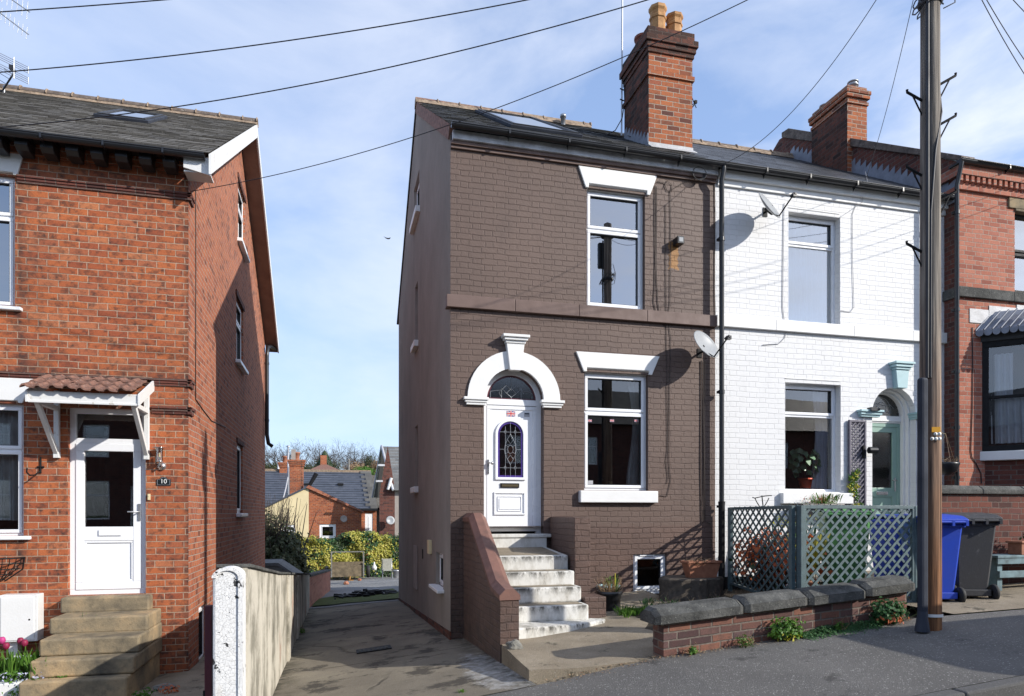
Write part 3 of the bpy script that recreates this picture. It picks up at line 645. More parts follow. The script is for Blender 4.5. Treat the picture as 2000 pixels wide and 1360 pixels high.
def downpipe(parent, pts, r=.036, m='black_plastic', collars=(), name='downpipe'):
    mb = MB(); mb.tube(pts, r, 12)
    for c in collars:
        mb.tube([Vector(c) - Vector((0, 0, .03)), Vector(c) + Vector((0, 0, .03))], r + .009, 12); mb.box(c[0] - .055, c[0] + .055, c[1] + .01, c[1] + .06, c[2] - .02, c[2] + .02)
    return mb.build(name, M[m], parent)
def skylight(parent, F, a0, a1, b0, b1, name='skylight'):
    mb = MB(); ring(mb, F, a0, a1, b0, b1, .06, 0, .055); o = mb.build(name, M['grey_plastic'], parent, bevel=.01)
    s = MB(); ring(s, F, a0 + .05, a1 - .05, b0 + .05, b1 - .05, .05, .045, .075); s.build('sash', M['bin_black'], o)
    p = MB(); p.box(a0 + .09, a1 - .09, b0 + .09, b1 - .09, .05, .058, 0, F); p.build('pane', M['glass_up'], o)
    b = MB(); b.box(a0 + .09, a1 - .09, b0 + .09, b1 - .09, .01, .03, 0, F); b.build('blind', M['dark_room'], o); return o
def roofF(Y0, z0, Y1, z1):         # local frame of a slope: a = X, b = metres up the slope, c = outward
    L = math.hypot(Y1 - Y0, z1 - z0); uy, uz = (Y1 - Y0) / L, (z1 - z0) / L
    return lambda a, b, c: Vector((a, Y0 + uy * b - uz * c, z0 + uz * b + uy * c))
def ridge_tiles(parent, x0, x1, Y, z, m='ridge', r=.10, L=.45, bump=.03):
    mb = MB(); x = x0; n = 8
    mb.ext(lambda a, b, c: Vector((c, Y + a, z + b)), [(-.14, -.09), (.14, -.09), (.06, .05), (-.06, .05)], x0, x1, 1)
    while x < x1 - .05:
        xe = min(x + L, x1); dz = random.uniform(0, .012)
        a = [Vector((x + .006, Y - r * math.cos(math.pi * i / n), z - .03 + dz + r * math.sin(math.pi * i / n))) for i in range(n + 1)]; b = [v + Vector((xe - x - .012, 0, random.uniform(-.006, .006))) for v in a]
        for i in range(n): mb.face([a[i], b[i], b[i + 1], a[i + 1]], 0, smooth=True)
        mb.face(a, 0); mb.face(b, 0)
        mb.tube([Vector((xe, Y - (r + .01) * math.cos(math.pi * i / n), z - .03 + dz + (r + .01) * math.sin(math.pi * i / n))) for i in range(n + 1)], .016, 5, 1)
        x = xe
    return mb.build('ridge_tiles', [M[m], M['mortar']], parent)
EZ, EY, RZ, RY = 5.50, 9.56, 8.32, 13.87      # eave and ridge of the brown / white roof
def roofz(Y): return EZ + (RZ - EZ) * (Y - EY) / (RY - EY)
# ================================================================ BROWN HOUSE
FB = front(YB)
def fb(x, y): return onY(x, y, YB)
bh = thing('terraced_house', 'end house with dark brown painted brick front, white arched door surround and rendered gable', 'house', (1.6, YB, -1.8))
XP = 5.83                                      # party line of brown and white
mb = MB()
W1 = (3.66, 4.617, 3.127, 4.915); W2 = (fb(1141, 0)[0], fb(1266, 0)[0], .344, 2.137); W3 = (fb(1237, 0)[0], fb(1302, 0)[0], -1.22, -.635)
AC, AR, DB = 2.53, .455, -.31
wallpoly(mb, FB, rect(XG, XP, -1.12, 5.34), [rect(*W1), rect(*W2), arch(AC, AR, DB, 1.67)], .22)
mb.build('wall', M['brown'], bh)
mb = MB(); wallpoly(mb, FB, rect(XG, XP, -3.3, -1.122 + .002), [], .2)
mb2 = MB(); 
mb.build('wall', M['brown_low'], bh)
# cellar window is set into the lower wall: rebuild the two sheets with its opening
for o in list(bh.children):
    if o.name.startswith('wall'): bpy.data.objects.remove(o)
mb = MB(); wallpoly(mb, FB, rect(XG, XP, -.20, 5.34), [rect(*W1), rect(*W2), [(AC - AR, -.198), (AC + AR, -.198)] + arch(AC, AR, DB, 1.67)[2:]], .22); mb.build('wall', M['brown'], bh)
mb = MB(); wallpoly(mb, FB, [(XG, -3.3), (XP, -3.3), (XP, -.2), (AC + AR, -.2), (AC + AR, DB), (AC - AR, DB), (AC - AR, -.2), (XG, -.2)], [rect(*W3)], .22)
mb.face([FB(AC - AR, -.2, 0), FB(AC - AR, DB, 0), FB(AC - AR, DB, -.22), FB(AC - AR, -.2, -.22)]); mb.face([FB(AC + AR, -.2, 0), FB(AC + AR, DB, 0), FB(AC + AR, DB, -.22), FB(AC + AR, -.2, -.22)])
mb.build('wall', M['brown_low'], bh)
GL = sideL(XG)
GY1 = 18.1
def gx(x, y): return onX(x, y, XG)
gw = []      # gable windows (Y0, Y1, z0, z1)
def gwin(x0, x1, yt, yb):
    Ya = gx(x0, 600)[0]; Yb = gx(x1, 600)[0]; xm = (x0 + x1) / 2; return (min(Ya, Yb), max(Ya, Yb), gx(xm, yb)[1], gx(xm, yt)[1])
g1 = gwin(808.5, 819.0, 352, 425); g2 = gwin(811.0, 816.0, 556, 672); g3 = gwin(810.5, 816.0, 832, 952); g4 = gwin(851.5, 865.5, 1080, 1147); g5 = gwin(810, 816, 1066, 1150)
mb = MB(); wallpoly(mb, GL, [(YB + .001, -3.6), (GY1, -3.6), (GY1, 5.20), (RY, RZ - .03), (YB + .001, 5.48)], [rect(*g) for g in (g1, g2, g3, g4)], .2, mir=0)
mb.build('gable_wall', M['render'], bh)
mb = MB(); z = [(YB - .012, H(XG, YB) + .13), (GY1, H(XG, GY1) + .06), (GY1, -3.6), (YB - .012, -3.6)]
mb.ext(GL, z, -.01, .014); mb.build('plinth', M['brick_soot'], bh)
for g, tr in ((g1, None), (g2, g2[2] + (g2[3] - g2[2]) * .68), (g3, g3[2] + (g3[3] - g3[2]) * .68), (g4, None)):
    wd = window(bh, GL, *g, rec=.07, trans=tr, frame=.06, room=.8, gm='glass')
    sill_box(wd, GL, g[0] - .1, g[1] + .1, g[2] - .12 if g is not g4 else g[2] - .05, g[2] + .004, -.05, .09 if g is not g4 else .11)
mb = MB(); mb.box(g5[0], g5[1], g5[2], g5[3], .002, .03, 0, GL); mb.build('blocked_opening', M['grey_render'], bh, bevel=.01)
mb = MB(); v = gx(842, 1066); mb.box(v[0] - .12, v[0] + .08, v[1] - .14, v[1] + .1, 0, .06, 0, GL); mb.build('wall_vent', M['cream'], bh, bevel=.01)
v = gx(826, 1082); mb = MB(); mb.box(v[0] - .05, v[0] + .06, v[1] - .09, v[1] + .09, .001, .01, 0, GL); mb.build('air_brick', M['black_iron'], bh)
# red brick-on-edge verge under the slates
mb = MB(); P0, P1 = Vector((0, EY - .02, EZ - .02)), Vector((0, RY, RZ + .005)); d = (P1 - P0).normalized(); up = Vector((0, -d.z, d.y))
a, b = P0 - up * .20, P1 - up * .20
mb.add([Vector((x, p.y, p.z)) for x in (XG - .022, XG + .06) for p in (P0 + d * .1, P1, b, a + d * .15)], [(0, 1, 2, 3), (7, 6, 5, 4), (0, 4, 5, 1), (1, 5, 6, 2), (2, 6, 7, 3), (3, 7, 4, 0)]); mb.build('verge', M['verge'], bh)
mb = MB(); P0, P1 = Vector((0, 18.35, 5.06)), Vector((0, RY, RZ)); mb.add([Vector((x, p.y, p.z + dz)) for x in (XG - .03, XG + .1) for p, dz in ((P0, .03), (P1, .03), (P1, -.05), (P0, -.05))], [(0, 1, 2, 3), (7, 6, 5, 4), (0, 4, 5, 1), (1, 5, 6, 2), (2, 6, 7, 3), (3, 7, 4, 0)]); mb.build('rear_verge', M['black_fascia'], bh)
# roof
rf = roofstrip('roof', 'slate_dark', XG - .03, XP, EY - .06, roofz(EY - .06), RY, RZ, 26, bh, lip=.010, rag=.006)
mb = MB(); mb.face([Vector((XG - .03, RY, RZ)), Vector((XP, RY, RZ)), Vector((XP, 18.4, 5.04)), Vector((XG - .03, 18.4, 5.04))]); mb.build('rear_slope', M['slate_dark'], rf)
ridge_tiles(rf, XG - .04, 5.3, RY, RZ + .02, 'verge', r=.09)
RF = roofF(EY, EZ, RY, RZ)
def onRoof(x, y, Y0=EY, z0=EZ, Y1=RY, z1=RZ):       # pixel -> (a, b) on that slope
    d = ray(x, y); L = math.hypot(Y1 - Y0, z1 - z0); n = Vector((0, -(z1 - z0) / L, (Y1 - Y0) / L)); s = n.dot(Vector((0, Y0, z0))) / n.dot(d); P = d * s
    return P.x, math.hypot(P.y - Y0, P.z - z0)
s0, s1, s2, s3 = onRoof(968, 228), onRoof(1110, 262), onRoof(1082, 241), onRoof(996, 250)
skylight(rf, RF, s3[0], s1[0] + .05, max(.3, min(s3[1], s1[1])), (s0[1] + s2[1]) / 2)
mb = MB(); p = onRoof(1126, 252); P = RF(p[0], 4.9, 0); mb.lathe(P - Vector((0, 0, .1)), [(.05, 0), (.05, .25), (.065, .25), (.065, .3), (0, .31)], 12); mb.build('vent_cowl', M['galv'], rf)
gutter(bh, XG - .02, XP, 9.50, 5.475, r=.058, brk=[2.4, 3.3, 4.2, 5.1], slope=-.02)
mb = MB(); mb.box(XG + .02, XP, 5.325, 5.45, 0, .10, 0, FB); mb.build('fascia', M['fascia'], bh, bevel=.004)
mb = MB(); mb.box(XG, XP, 5.27, 5.323, 0, .065, 0, FB); mb.box(XG, XP, 5.225, 5.27, 0, .035, 0, FB); mb.build('frieze', M['brown_flat'], bh, bevel=.006)
# string course in stones
x = XG - .065; mb = MB()
for x1 in (2.53, 3.52, 4.63, XP - .005):
    mb.box(x, x1 - .003, 2.94, 3.12, 0, .065, 0, FB); x = x1
mb.box(XG - .065, XG, 2.94, 3.12, -.1, 0, 0, FB); mb.build('string_course', M['brown_flat'], bh, bevel=.008)
# front windows
w1 = window(bh, FB, *W1, trans=4.325, rec=.085, gm='glass_up')
w2 = window(bh, FB, *W2, trans=1.545, rec=.085, gm='glass', curt=[('net', W2[1] - .26, W2[1] - .02, W2[2] + .05, W2[3], 3, .10)])
w3 = window(bh, FB, *W3, rec=.05, gm='glass', room=.8)
mb = MB(); mb.box(W3[0] - .01, W3[1] + .01, W3[2] - .03, W3[2], -.1, .03, 0, FB); mb.build('sill', M['upvc'], w3, bevel=.005)
mb = MB(); mb.box(W3[0] + .12, W3[1] - .2, W3[3] - .035, W3[3] - .015, -.035, -.02, 0, FB); mb.build('trickle_vent', M['upvc'], w3)
lintel(bh, FB, 3.52, 4.81, 3.635, 4.69, 4.905, 5.215, rebate=.065)
lintel(bh, FB, fb(1124, 690)[0], fb(1287, 690)[0], fb(1139, 690)[0], fb(1272, 690)[0], 2.13, 2.425, rebate=.06)
sill_box(bh, FB, fb(1130, 970)[0], fb(1281, 970)[0], .155, .335, -.08, .085)
mb = MB(); mb.box(W1[0] - .01, W1[1] + .02, W1[2] - .02, W1[2] + .001, -.09, .015, 0, FB); mb.build('sill', M['white_stone'], bh)
# window stickers: three small flags, a parcel notice
def flag(parent, F, a0, a1, b0, b1, c):
    mb = MB(); w_, h = a1 - a0, b1 - b0; mb.box(a0, a1, b0, b1, c, c + .0015, 0, F); t = .10 * h
    def bar(p, q, th, cc, mi):
        d = Vector((q[0] - p[0], q[1] - p[1])); n = Vector((-d.y, d.x)).normalized() * th
        mb.face([F(p[0] + n.x, p[1] + n.y, cc), F(q[0] + n.x, q[1] + n.y, cc), F(q[0] - n.x, q[1] - n.y, cc), F(p[0] - n.x, p[1] - n.y, cc)], mi)
    i = .004 * w_ / .12
    bar((a0 + i, b0 + i), (a1 - i, b1 - i), t, c + .002, 1); bar((a0 + i, b1 - i), (a1 - i, b0 + i), t, c + .0021, 1)
    bar((a0 + i, b0 + i), (a1 - i, b1 - i), t * .4, c + .0024, 2); bar((a0 + i, b1 - i), (a1 - i, b0 + i), t * .4, c + .0025, 2)
    ac, bc = (a0 + a1) / 2, (b0 + b1) / 2
    mb.box(ac - h * .17, ac + h * .17, b0, b1, c, c + .003, 1, F); mb.box(a0, a1, bc - h * .17, bc + h * .17, c, c + .0032, 1, F)
    mb.box(ac - h * .1, ac + h * .1, b0, b1, c, c + .0036, 2, F); mb.box(a0, a1, bc - h * .1, bc + h * .1, c, c + .0038, 2, F)
    return mb.build('flag_sticker', [M['flag_blue'], M['white_flat'], M['flag_red']], parent)
for px in (1157, 1201, 1249):
    a, b = fb(px, 820); flag(w2, FB, a - .034, a + .034, b - .02, b + .02, -.085 - .029)
a, b = fb(1158, 942); mb = MB(); mb.box(a - .045, a + .045, b - .03, b + .03, -.114, -.112, 0, FB); mb.build('notice', M['cable_grey'], w2)
a, b = fb(1201, 944); mb = MB(); mb.box(a - .035, a + .035, b - .015, b + .035, -.20, -.16, 0, FB); mb.build('ornament', M['brass'], w2, bevel=.008)
# ---- door surround
mb = MB(); n = 24
zc = 1.67; ro = .70; ri = .455
for i in range(n):
    t0, t1 = math.pi * i / n, math.pi * (i + 1) / n
    p = [(AC + r_ * math.cos(t), zc + r_ * math.sin(t)) for r_, t in ((ri - .01, t0), (ro, t0), (ro, t1), (ri - .01, t1))]
    mb.add([FB(a, b, -.02) for a, b in p] + [FB(a, b, .035) for a, b in p], [(4, 5, 6, 7), (1, 2, 6, 5), (0, 4, 7, 3)], smooth=False)
for t in (0, math.pi):
    p = [(AC + r_ * math.cos(t), zc) for r_ in (ri - .01, ro)]; mb.face([FB(p[0][0], zc, -.02), FB(p[1][0], zc, -.02), FB(p[1][0], zc, .035), FB(p[0][0], zc, .035)])
ds = mb.build('door_arch', M['white_stone'], bh)
for s_ in (-1, 1):
    mb = MB(); a0, a1 = (AC - ro - .03, AC - ri + .03) if s_ < 0 else (AC + ri - .03, AC + ro + .03)
    for (e_, z0, z1, c) in ((.03, zc - .04, zc, .075), (.01, zc - .075, zc - .04, .055), (-.01, zc - .11, zc - .075, .04)): mb.box(a0 - e_, a1 + e_, z0, z1, -.02, c, 0, FB)
    mb.build('impost', M['white_stone'], ds, bevel=.006)
mb = MB(); mb.ext(FB, [(AC - .085, zc + .41), (AC + .085, zc + .41), (AC + .135, zc + .80), (AC - .135, zc + .80)], -.02, .085)
for (e_, z0, z1, c) in ((.15, .80, .84, .10), (.175, .84, .88, .13), (.20, .88, .92, .155)): mb.box(AC - e_, AC + e_, zc + z0, zc + z1, -.02, c, 0, FB)
mb.build('keystone', M['white_stone'], ds, bevel=.006)
# ---- door with frame, fanlight
REC = .15; dr = MB()
HWF = AR; FT = 1.60
for s_ in (-1, 1):
    a0, a1 = (AC - HWF, AC - HWF + .075) if s_ < 0 else (AC + HWF - .075, AC + HWF); dr.box(a0 - .003, a1 + .003, DB, zc, -REC - .07, -REC, 0, FB)
dr.box(AC - HWF + .073, AC + HWF - .073, 1.60, 1.69, -REC - .068, -REC + .004, 0, FB)
n = 20
for i in range(n):
    t0, t1 = math.pi * i / n, math.pi * (i + 1) / n
    p = [(AC + r_ * math.cos(t), zc + r_ * math.sin(t)) for r_, t in ((ri - .075, t0), (ri + .003, t0), (ri + .003, t1), (ri - .075, t1))]
    dr.add([FB(a, b, -REC - .07) for a, b in p] + [FB(a, b, -REC) for a, b in p], [(4, 5, 6, 7), (0, 4, 7, 3)])
door = dr.build('front_door_frame', M['upvc'], bh, bevel=.005)
mb = MB(); DL0, DL1, DT = AC - .375, AC + .375, 1.59
DZ0 = DB + .035
ring(mb, FB, DL0 - .008, DL1 + .008, DZ0, DT, .055, -REC - .05, -REC + .006); mb.box(DL0 + .047, DL1 - .047, DZ0 + .05, DT - .05, -REC - .04, -REC - .006, 0, FB)
leaf_ = mb.build('door_leaf', M['upvc'], door, bevel=.006)
# arched glazed panel on the leaf
ga0, ga1, gb0, gbs = fb(978, 0)[0], fb(1025, 0)[0], fb(1000, 930)[1], fb(1000, 847)[1]
gc = (ga0 + ga1) / 2; gr_ = (ga1 - ga0) / 2
def arch_band(mb, F, ac, r0, r1, b0a, b0b, bs, c0, c1, mi=0, n=16):
    outer = arch(ac, r1, b0b, bs, n); inner = arch(ac, r0, b0a, bs, n); k = len(outer)
    for i in range(k):
        j = (i + 1) % k; vs = [F(*outer[i], c1), F(*outer[j], c1), F(*inner[j], c1), F(*inner[i], c1), F(*outer[i], c0), F(*outer[j], c0), F(*inner[j], c0), F(*inner[i], c0)]
        mb.add(vs, [(0, 1, 2, 3), (0, 4, 5, 1), (3, 2, 6, 7)], mi)
mb = MB(); arch_band(mb, FB, gc, gr_ + .012, gr_ + .05, gb0 - .012, gb0 - .05, gbs, -REC - .01, -REC + .02); mb.build('glazing_bead', M['upvc'], leaf_, bevel=.005)
mb = MB(); mb.face([FB(a_, b_, -REC + .001) for a_, b_ in arch(gc, gr_ + .013, gb0 - .013, gbs)]); gp = mb.build('door_glass', M['glass'], leaf_)
mb = MB(); mb.ext(FB, arch(gc, gr_ + .012, gb0 - .012, gbs), -REC - .0055, -REC - .0052); mb.build('glass_backing', M['dark_room'], leaf_)
mb = MB(); arch_band(mb, FB, gc, gr_ - .018, gr_ + .011, gb0 + .018, gb0 - .011, gbs, -REC, -REC + .0035); mb.build('glass_border', M['purple'], leaf_)
def lines(F, c, segs, r=.0028):
    mb = MB()
    for s_ in segs: mb.tube([F(a, b, c) for a, b in s_], r, 4, cap=False)
    return mb
hh = gbs + gr_ - gb0; zb = lambda t: gb0 + hh * t; wx = lambda t: gc + gr_ * t
seg = [[(wx(t), zb(.0)), (wx(t), zb(.97 if t == 0 else .90))] for t in (-.42, 0, .42)]
seg = [[(wx(-.42), zb(0)), (wx(-.42), zb(.92))], [(wx(.42), zb(0)), (wx(.42), zb(.92))], [(wx(0), zb(0)), (wx(0), zb(.22))], [(wx(0), zb(.78)), (wx(0), zb(1))],
       [(wx(-.9), zb(.16)), (wx(.9), zb(.16))], [(wx(-.9), zb(.82)), (wx(.9), zb(.82))], [(wx(-.9), zb(.5)), (wx(-.5), zb(.5))], [(wx(.5), zb(.5)), (wx(.9), zb(.5))]]
seg += [[(wx(0), zb(.22)), (wx(-.25), zb(.32)), (wx(-.42), zb(.40)), (wx(-.5), zb(.5)), (wx(-.42), zb(.60)), (wx(-.22), zb(.70)), (wx(0), zb(.78))]]
seg += [[(wx(0), zb(.22)), (wx(.25), zb(.32)), (wx(.42), zb(.40)), (wx(.5), zb(.5)), (wx(.42), zb(.60)), (wx(.22), zb(.70)), (wx(0), zb(.78))]]
seg += [[(wx(.24 * math.cos(t * .5236)), zb(.5 + .075 * math.sin(t * .5236))) for t in range(13)], [(wx(-.42), zb(.42)), (wx(-.18), zb(.45))], [(wx(.42), zb(.42)), (wx(.18), zb(.45))], [(wx(-.42), zb(.58)), (wx(-.18), zb(.55))], [(wx(.42), zb(.58)), (wx(.18), zb(.55))], [(wx(-.25), zb(.68)), (wx(0), zb(.60)), (wx(.25), zb(.68))], [(wx(-.25), zb(.32)), (wx(0), zb(.40)), (wx(.25), zb(.32))]]
for t in (-.42, .42):
    for v in (.16, .82): seg.append([(wx(t - .13), zb(v)), (wx(t), zb(v + .035)), (wx(t + .13), zb(v)), (wx(t), zb(v - .035)), (wx(t - .13), zb(v))])
lines(FB, -REC + .005, seg).build('lead_pattern', M['came'], leaf_)
a0, b0 = fb(982, 952); a1, b1 = fb(1019, 943.5); mb = MB(); mb.box(a0, a1, b0, b1, -REC - .01, -REC + .012, 0, FB); mb.box(a0 + .018, a1 - .018, b0 + .014, b1 - .018, -REC + .012, -REC + .016, 1, FB); mb.build('letterbox', [M['black_iron'], M['brass']], leaf_, bevel=.003)
a0, b0 = fb(969, 1006); a1, b1 = fb(1031, 961); mb = MB(); ring(mb, FB, a0, a1, b0, b1, .022, -REC - .01, -REC + .014); mb.box(a0 + .08, a1 - .08, b0 + .08, b1 - .09, -REC - .01, -REC + .006, 0, FB); ring(mb, FB, a0 + .055, a1 - .055, b0 + .055, b1 - .06, .012, -REC - .01, -REC + .009); mb.build('moulded_panel', M['upvc'], leaf_, bevel=.006)
a, b = fb(957.5, 910); mb = MB(); mb.box(a - .014, a + .014, b - .11, b + .10, -REC, -REC + .02, 0, FB); mb.tube([FB(a, b + .05, -REC + .02), FB(a, b + .05, -REC + .06), FB(a + .05, b + .045, -REC + .065)], .010, 8); mb.lathe(FB(a + .05, b + .045, -REC + .065), [(.0, -.02), (.022, -.012), (.027, 0), (.022, .012), (0, .02)], 12, axis=(1, 0, 0)); mb.build('door_handle', M['chrome'], leaf_)
a, b = fb(1003, 805.5); flag(leaf_, FB, a - .066, a + .066, b - .042, b + .042, -REC - .005)
a, b = fb(1034.5, 807.5); mb = MB(); mb.box(a - .042, a + .042, b - .032, b + .032, -REC - .006, -REC - .003, 0, FB); mb.box(a - .034, a + .034, b + .006, b + .024, -REC - .003, -REC - .002, 1, FB); mb.build('notice_sticker', [M['cable_grey'], M['grey_plastic']], leaf_)
# fanlight glass with leads
fz = 1.695; fr_ = ri - .078
mb = MB(); mb.ext(FB, [(AC - fr_, fz)] + [(AC + fr_ * math.cos(t * math.pi / 16), zc + fr_ * math.sin(t * math.pi / 16)) for t in range(16, -1, -1)] + [(AC + fr_, fz)], -REC - .03, -REC - .026); fl = mb.build('fanlight', M['glass_dim'], door)
mb = MB(); arch_band(mb, FB, AC, fr_ - .022, fr_ + .003, fz + .014, fz - .003, zc, -REC - .026, -REC - .018); mb.build('fanlight_rim', M['maroon_glass'], fl)
mb = MB(); mb.face([FB(AC - .42, DB, -REC - .12), FB(AC + .42, DB, -REC - .12), FB(AC + .42, zc + .44, -REC - .12), FB(AC - .42, zc + .44, -REC - .12)]); mb.build('hall_backing', M['dark_room'], fl)
sx = lambda t: AC + fr_ * t; sz = lambda t: zc + fr_ * t
seg = [[(sx(-.85), sz(.35)), (sx(-.4), sz(.42)), (sx(-.2), sz(.62)), (sx(0), sz(.42)), (sx(.2), sz(.62)), (sx(.4), sz(.42)), (sx(.85), sz(.35))], [(sx(-.4), sz(.42)), (sx(-.4), sz(0))], [(sx(0), sz(0)), (sx(0), sz(.15)), (sx(-.2), sz(.3)), (sx(-.4), sz(.5)), (sx(-.5), sz(.3)), (sx(-.4), sz(.15))], [(sx(.4), sz(.5)), (sx(.4), sz(0))], [(sx(0), sz(.15)), (sx(.2), sz(.3)), (sx(.4), sz(.5)), (sx(.5), sz(.3))], [(sx(-.85), sz(.35)), (sx(-.85), sz(0))], [(sx(.85), sz(.35)), (sx(.85), sz(0))],
       [(sx(-.2), sz(.3)), (sx(0), sz(.5)), (sx(.2), sz(.3))], [(sx(0), sz(.5)), (sx(0), sz(.9))]]
lines(FB, -REC - .02, seg, .003).build('fanlight_leads', M['came'], fl)
mb = MB(); mb.box(AC - AR - .06, AC + AR + .08, DB - .05, DB, -.22, .12, 0, FB); mb.build('door_sill', M['step_white'], bh, bevel=.01)
# meter / alarm / vent box, conduits and cable runs on the brown front
a, b = fb(1321, 476); mb = MB(); mb.box(a - .055, a + .055, b - .05, b + .06, 0, .15, 0, FB); mb.box(a - .035, a + .035, b - .03, b + .04, .15, .156, 1, FB); mb.build('security_sensor', [M['black_plastic'], M['dish']], bh, bevel=.008)
def wire_run(parent, F, px, c=.012, r=.006, m='cable_brown', fn=fb, name='cable_run', wig=.0):
    mb = MB(); pts = []
    for i, (x, y) in enumerate(px):
        a, b = fn(x, y); pts.append(F(a + random.uniform(-wig, wig), b, c))
    mb.tube(pts, r, 5); return mb.build(name, M[m], parent)
wire_run(bh, FB, [(1279, 363), (1278, 420), (1279, 500), (1278, 560), (1276, 590), (1282, 615), (1285, 632)])
wire_run(bh, FB, [(1282, 365), (1282, 430), (1281, 520), (1284, 590), (1290, 628), (1303, 640)])
wire_run(bh, FB, [(1300, 400), (1300, 520), (1301, 640), (1302, 760), (1303, 880), (1300, 900), (1304, 930), (1302, 945)], r=.005)
wire_run(bh, FB, [(1308, 372), (1309, 440), (1308, 590), (1304, 620), (1309, 660), (1307, 760), (1306, 900), (1309, 940), (1302, 970), (1288, 968)], r=.005)
wire_run(bh, FB, [(1369, 705), (1369, 800), (1368, 900), (1370, 1020)], r=.009, c=.016); wire_run(bh, FB, [(1373, 705), (1373, 820), (1374, 900), (1373, 1018)], r=.007, c=.016); wire_run(bh, FB, [(1376, 705), (1375, 830), (1376, 1018), (1388, 1024)], r=.006, c=.016)
wire_run(bh, FB, [(1283, 355), (1297, 358), (1302, 374), (1310, 376), (1312, 362), (1302, 354), (1295, 368)], r=.005)
wire_run(bh, FB, [(1310, 372), (1330, 360), (1355, 348), (1372, 340), (1386, 336), (1395, 345), (1396, 420), (1395, 560), (1397, 640)], r=.006)
mb = MB(); a, b = fb(1360, 345)
for k in range(5): mb.tube([FB(a + (.07 + .012 * k) * math.cos(t * .4488), b + (.07 + .008 * k) * math.sin(t * .4488), .05 + .012 * k) for t in range(15)], .006, 5)
mb.build('cable_coil', M['cable'], bh)
dpx = 5.86
downpipe(bh, [(dpx, 9.50, 5.44), (dpx, 9.5, 5.36), (dpx, 9.56, 5.2), (dpx, 9.56, 2.0), (dpx, 9.56, -1.25)], .038, collars=[(dpx, 9.56, 4.3), (dpx, 9.56, 1.9), (dpx, 9.56, .1)])
mb = MB(); mb.tube([(dpx, 9.56, .18), (dpx, 9.56, .1), (dpx, 9.56, -1.3)], [.055, .05, .05], 12); mb.build('cast_downpipe', M['black_iron'], bh)
# ---- chimney on the party line
cx0, cx1, cy0, cy1 = 5.26, 6.10, 10.9, 11.92
ct = 8.43
mb = MB(); mb.box(cx0, cx1, cy0, cy1, 6.1, 8.02); mb.box(cx0 - .03, cx1 + .03, cy0 - .03, cy1 + .03, 7.62, 7.70)
ch = mb.build('chimney', M['brick_ch'], rf)
mb = MB()
for e_, z0, z1 in ((.025, 8.02, 8.10), (.05, 8.10, 8.19), (.08, 8.19, 8.30), (.03, 8.30, 8.46)): mb.box(cx0 - e_, cx1 + e_, cy0 - e_, cy1 + e_, z0, z1)
mb.build('corbelled_head', M['brick_soot'], ch, bevel=.006)
# the west face carries a separate skin of darker brick
mb = MB(); mb.box(cx0 - .006, cx0 + .02, cy0 + .004, cy1 + .003, 6.0, 8.02); mb.box(cx0 - .036, cx0 - .01, cy0 - .026, cy1 + .033, 7.622, 7.698); mb.build('dark_face', M['brick_soot'], ch)
def lead_step(parent, F, pts, h, n, m='lead', name='lead_flashing'):
    (a0, b0), (a1, b1) = pts; mb = MB()
    for i in range(n):
        t0, t1 = i / n, (i + 1) / n; A0, A1 = a0 + (a1 - a0) * t0, a0 + (a1 - a0) * t1; B0, B1 = b0 + (b1 - b0) * t0, b0 + (b1 - b0) * t1
        mb.ext(F, [(A0, B0 - .05), (A1, B1 - .05), (A1, B1 + h * .68), (A0, max(B0, B1) + h)], .0, .012)
    return mb.build(name, M[m], parent)
lead_step(ch, sideL(cx0 - .006), ((cy0, roofz(cy0)), (cy1, roofz(cy1))), .15, 8)
mb = MB(); mb.box(cx0 - .01, cx1 + .01, roofz(cy0) - .03, roofz(cy0) + .075, 0, .012, 0, front(cy0)); mb.ext(lambda a, b, c: Vector((c, a, b)), [(cy0 - .12, roofz(cy0 - .12) + .012), (cy0, roofz(cy0) + .02), (cy0, roofz(cy0) + .035), (cy0 - .12, roofz(cy0 - .12) + .024)], cx0 - .01, cx1 + .03); mb.build('apron', M['lead_light'], ch)
def octpot(parent, x, y, z, m, h=.42, r=.115, n=8):
    mb = MB(); ph = math.pi / 8
    mb.lathe((x, y, z), [(r * .95, -.1), (r, h * .55), (r * 1.12, h * .58), (r * 1.12, h * .66), (r * .98, h * .70), (r * 1.02, h * .82), (r * 1.2, h * .90), (r * 1.2, h), (r * .8, h), (r * .7, h * .6)], n, smooth=False, phase=ph); return mb.build('chimney_pot', M[m], parent)
octpot(ch, 5.53, 11.1, 8.46, 'buff_pot', .50, .135); octpot(ch, 5.86, 11.12, 8.44, 'buff_pot', .44, .135); octpot(ch, 5.52, 11.7, 8.44, 'red_pot', .40, .13, 16)
# ================================================================ STEPS AND SIDE WALLS OF THE BROWN HOUSE
st = thing('entrance_steps', 'flight of worn white painted steps climbing to the white arched front door', 'steps', (2.5, 8.2, -1.45))
SX0, SX1 = 1.985, 3.05
mb = MB(); mb.box(SX0, SX1 - .0, 9.1 - .32, 9.695, -.66, -.50 + .0); 
vs = [(SX0, 8.78, -.575), (SX1, 8.78, -.575), (SX1 - .04, 9.7, -.50), (SX0, 9.7, -.50)]
mb = MB(); mb.add([Vector(v) for v in vs] + [Vector((v[0], v[1], -.79)) for v in vs], [(0, 1, 2, 3), (4, 5, 1, 0), (5, 6, 2, 1), (7, 4, 0, 3)], 0)
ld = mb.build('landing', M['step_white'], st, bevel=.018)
mb = MB(); mb.add([Vector((SX0, 8.84, -.567)), Vector((SX1 - .10, 8.84, -.567)), Vector((SX1 - .12, 9.69, -.494)), Vector((SX0, 9.69, -.494))], [(0, 1, 2, 3)]); mb.build('worn_tread', M['path'], ld)
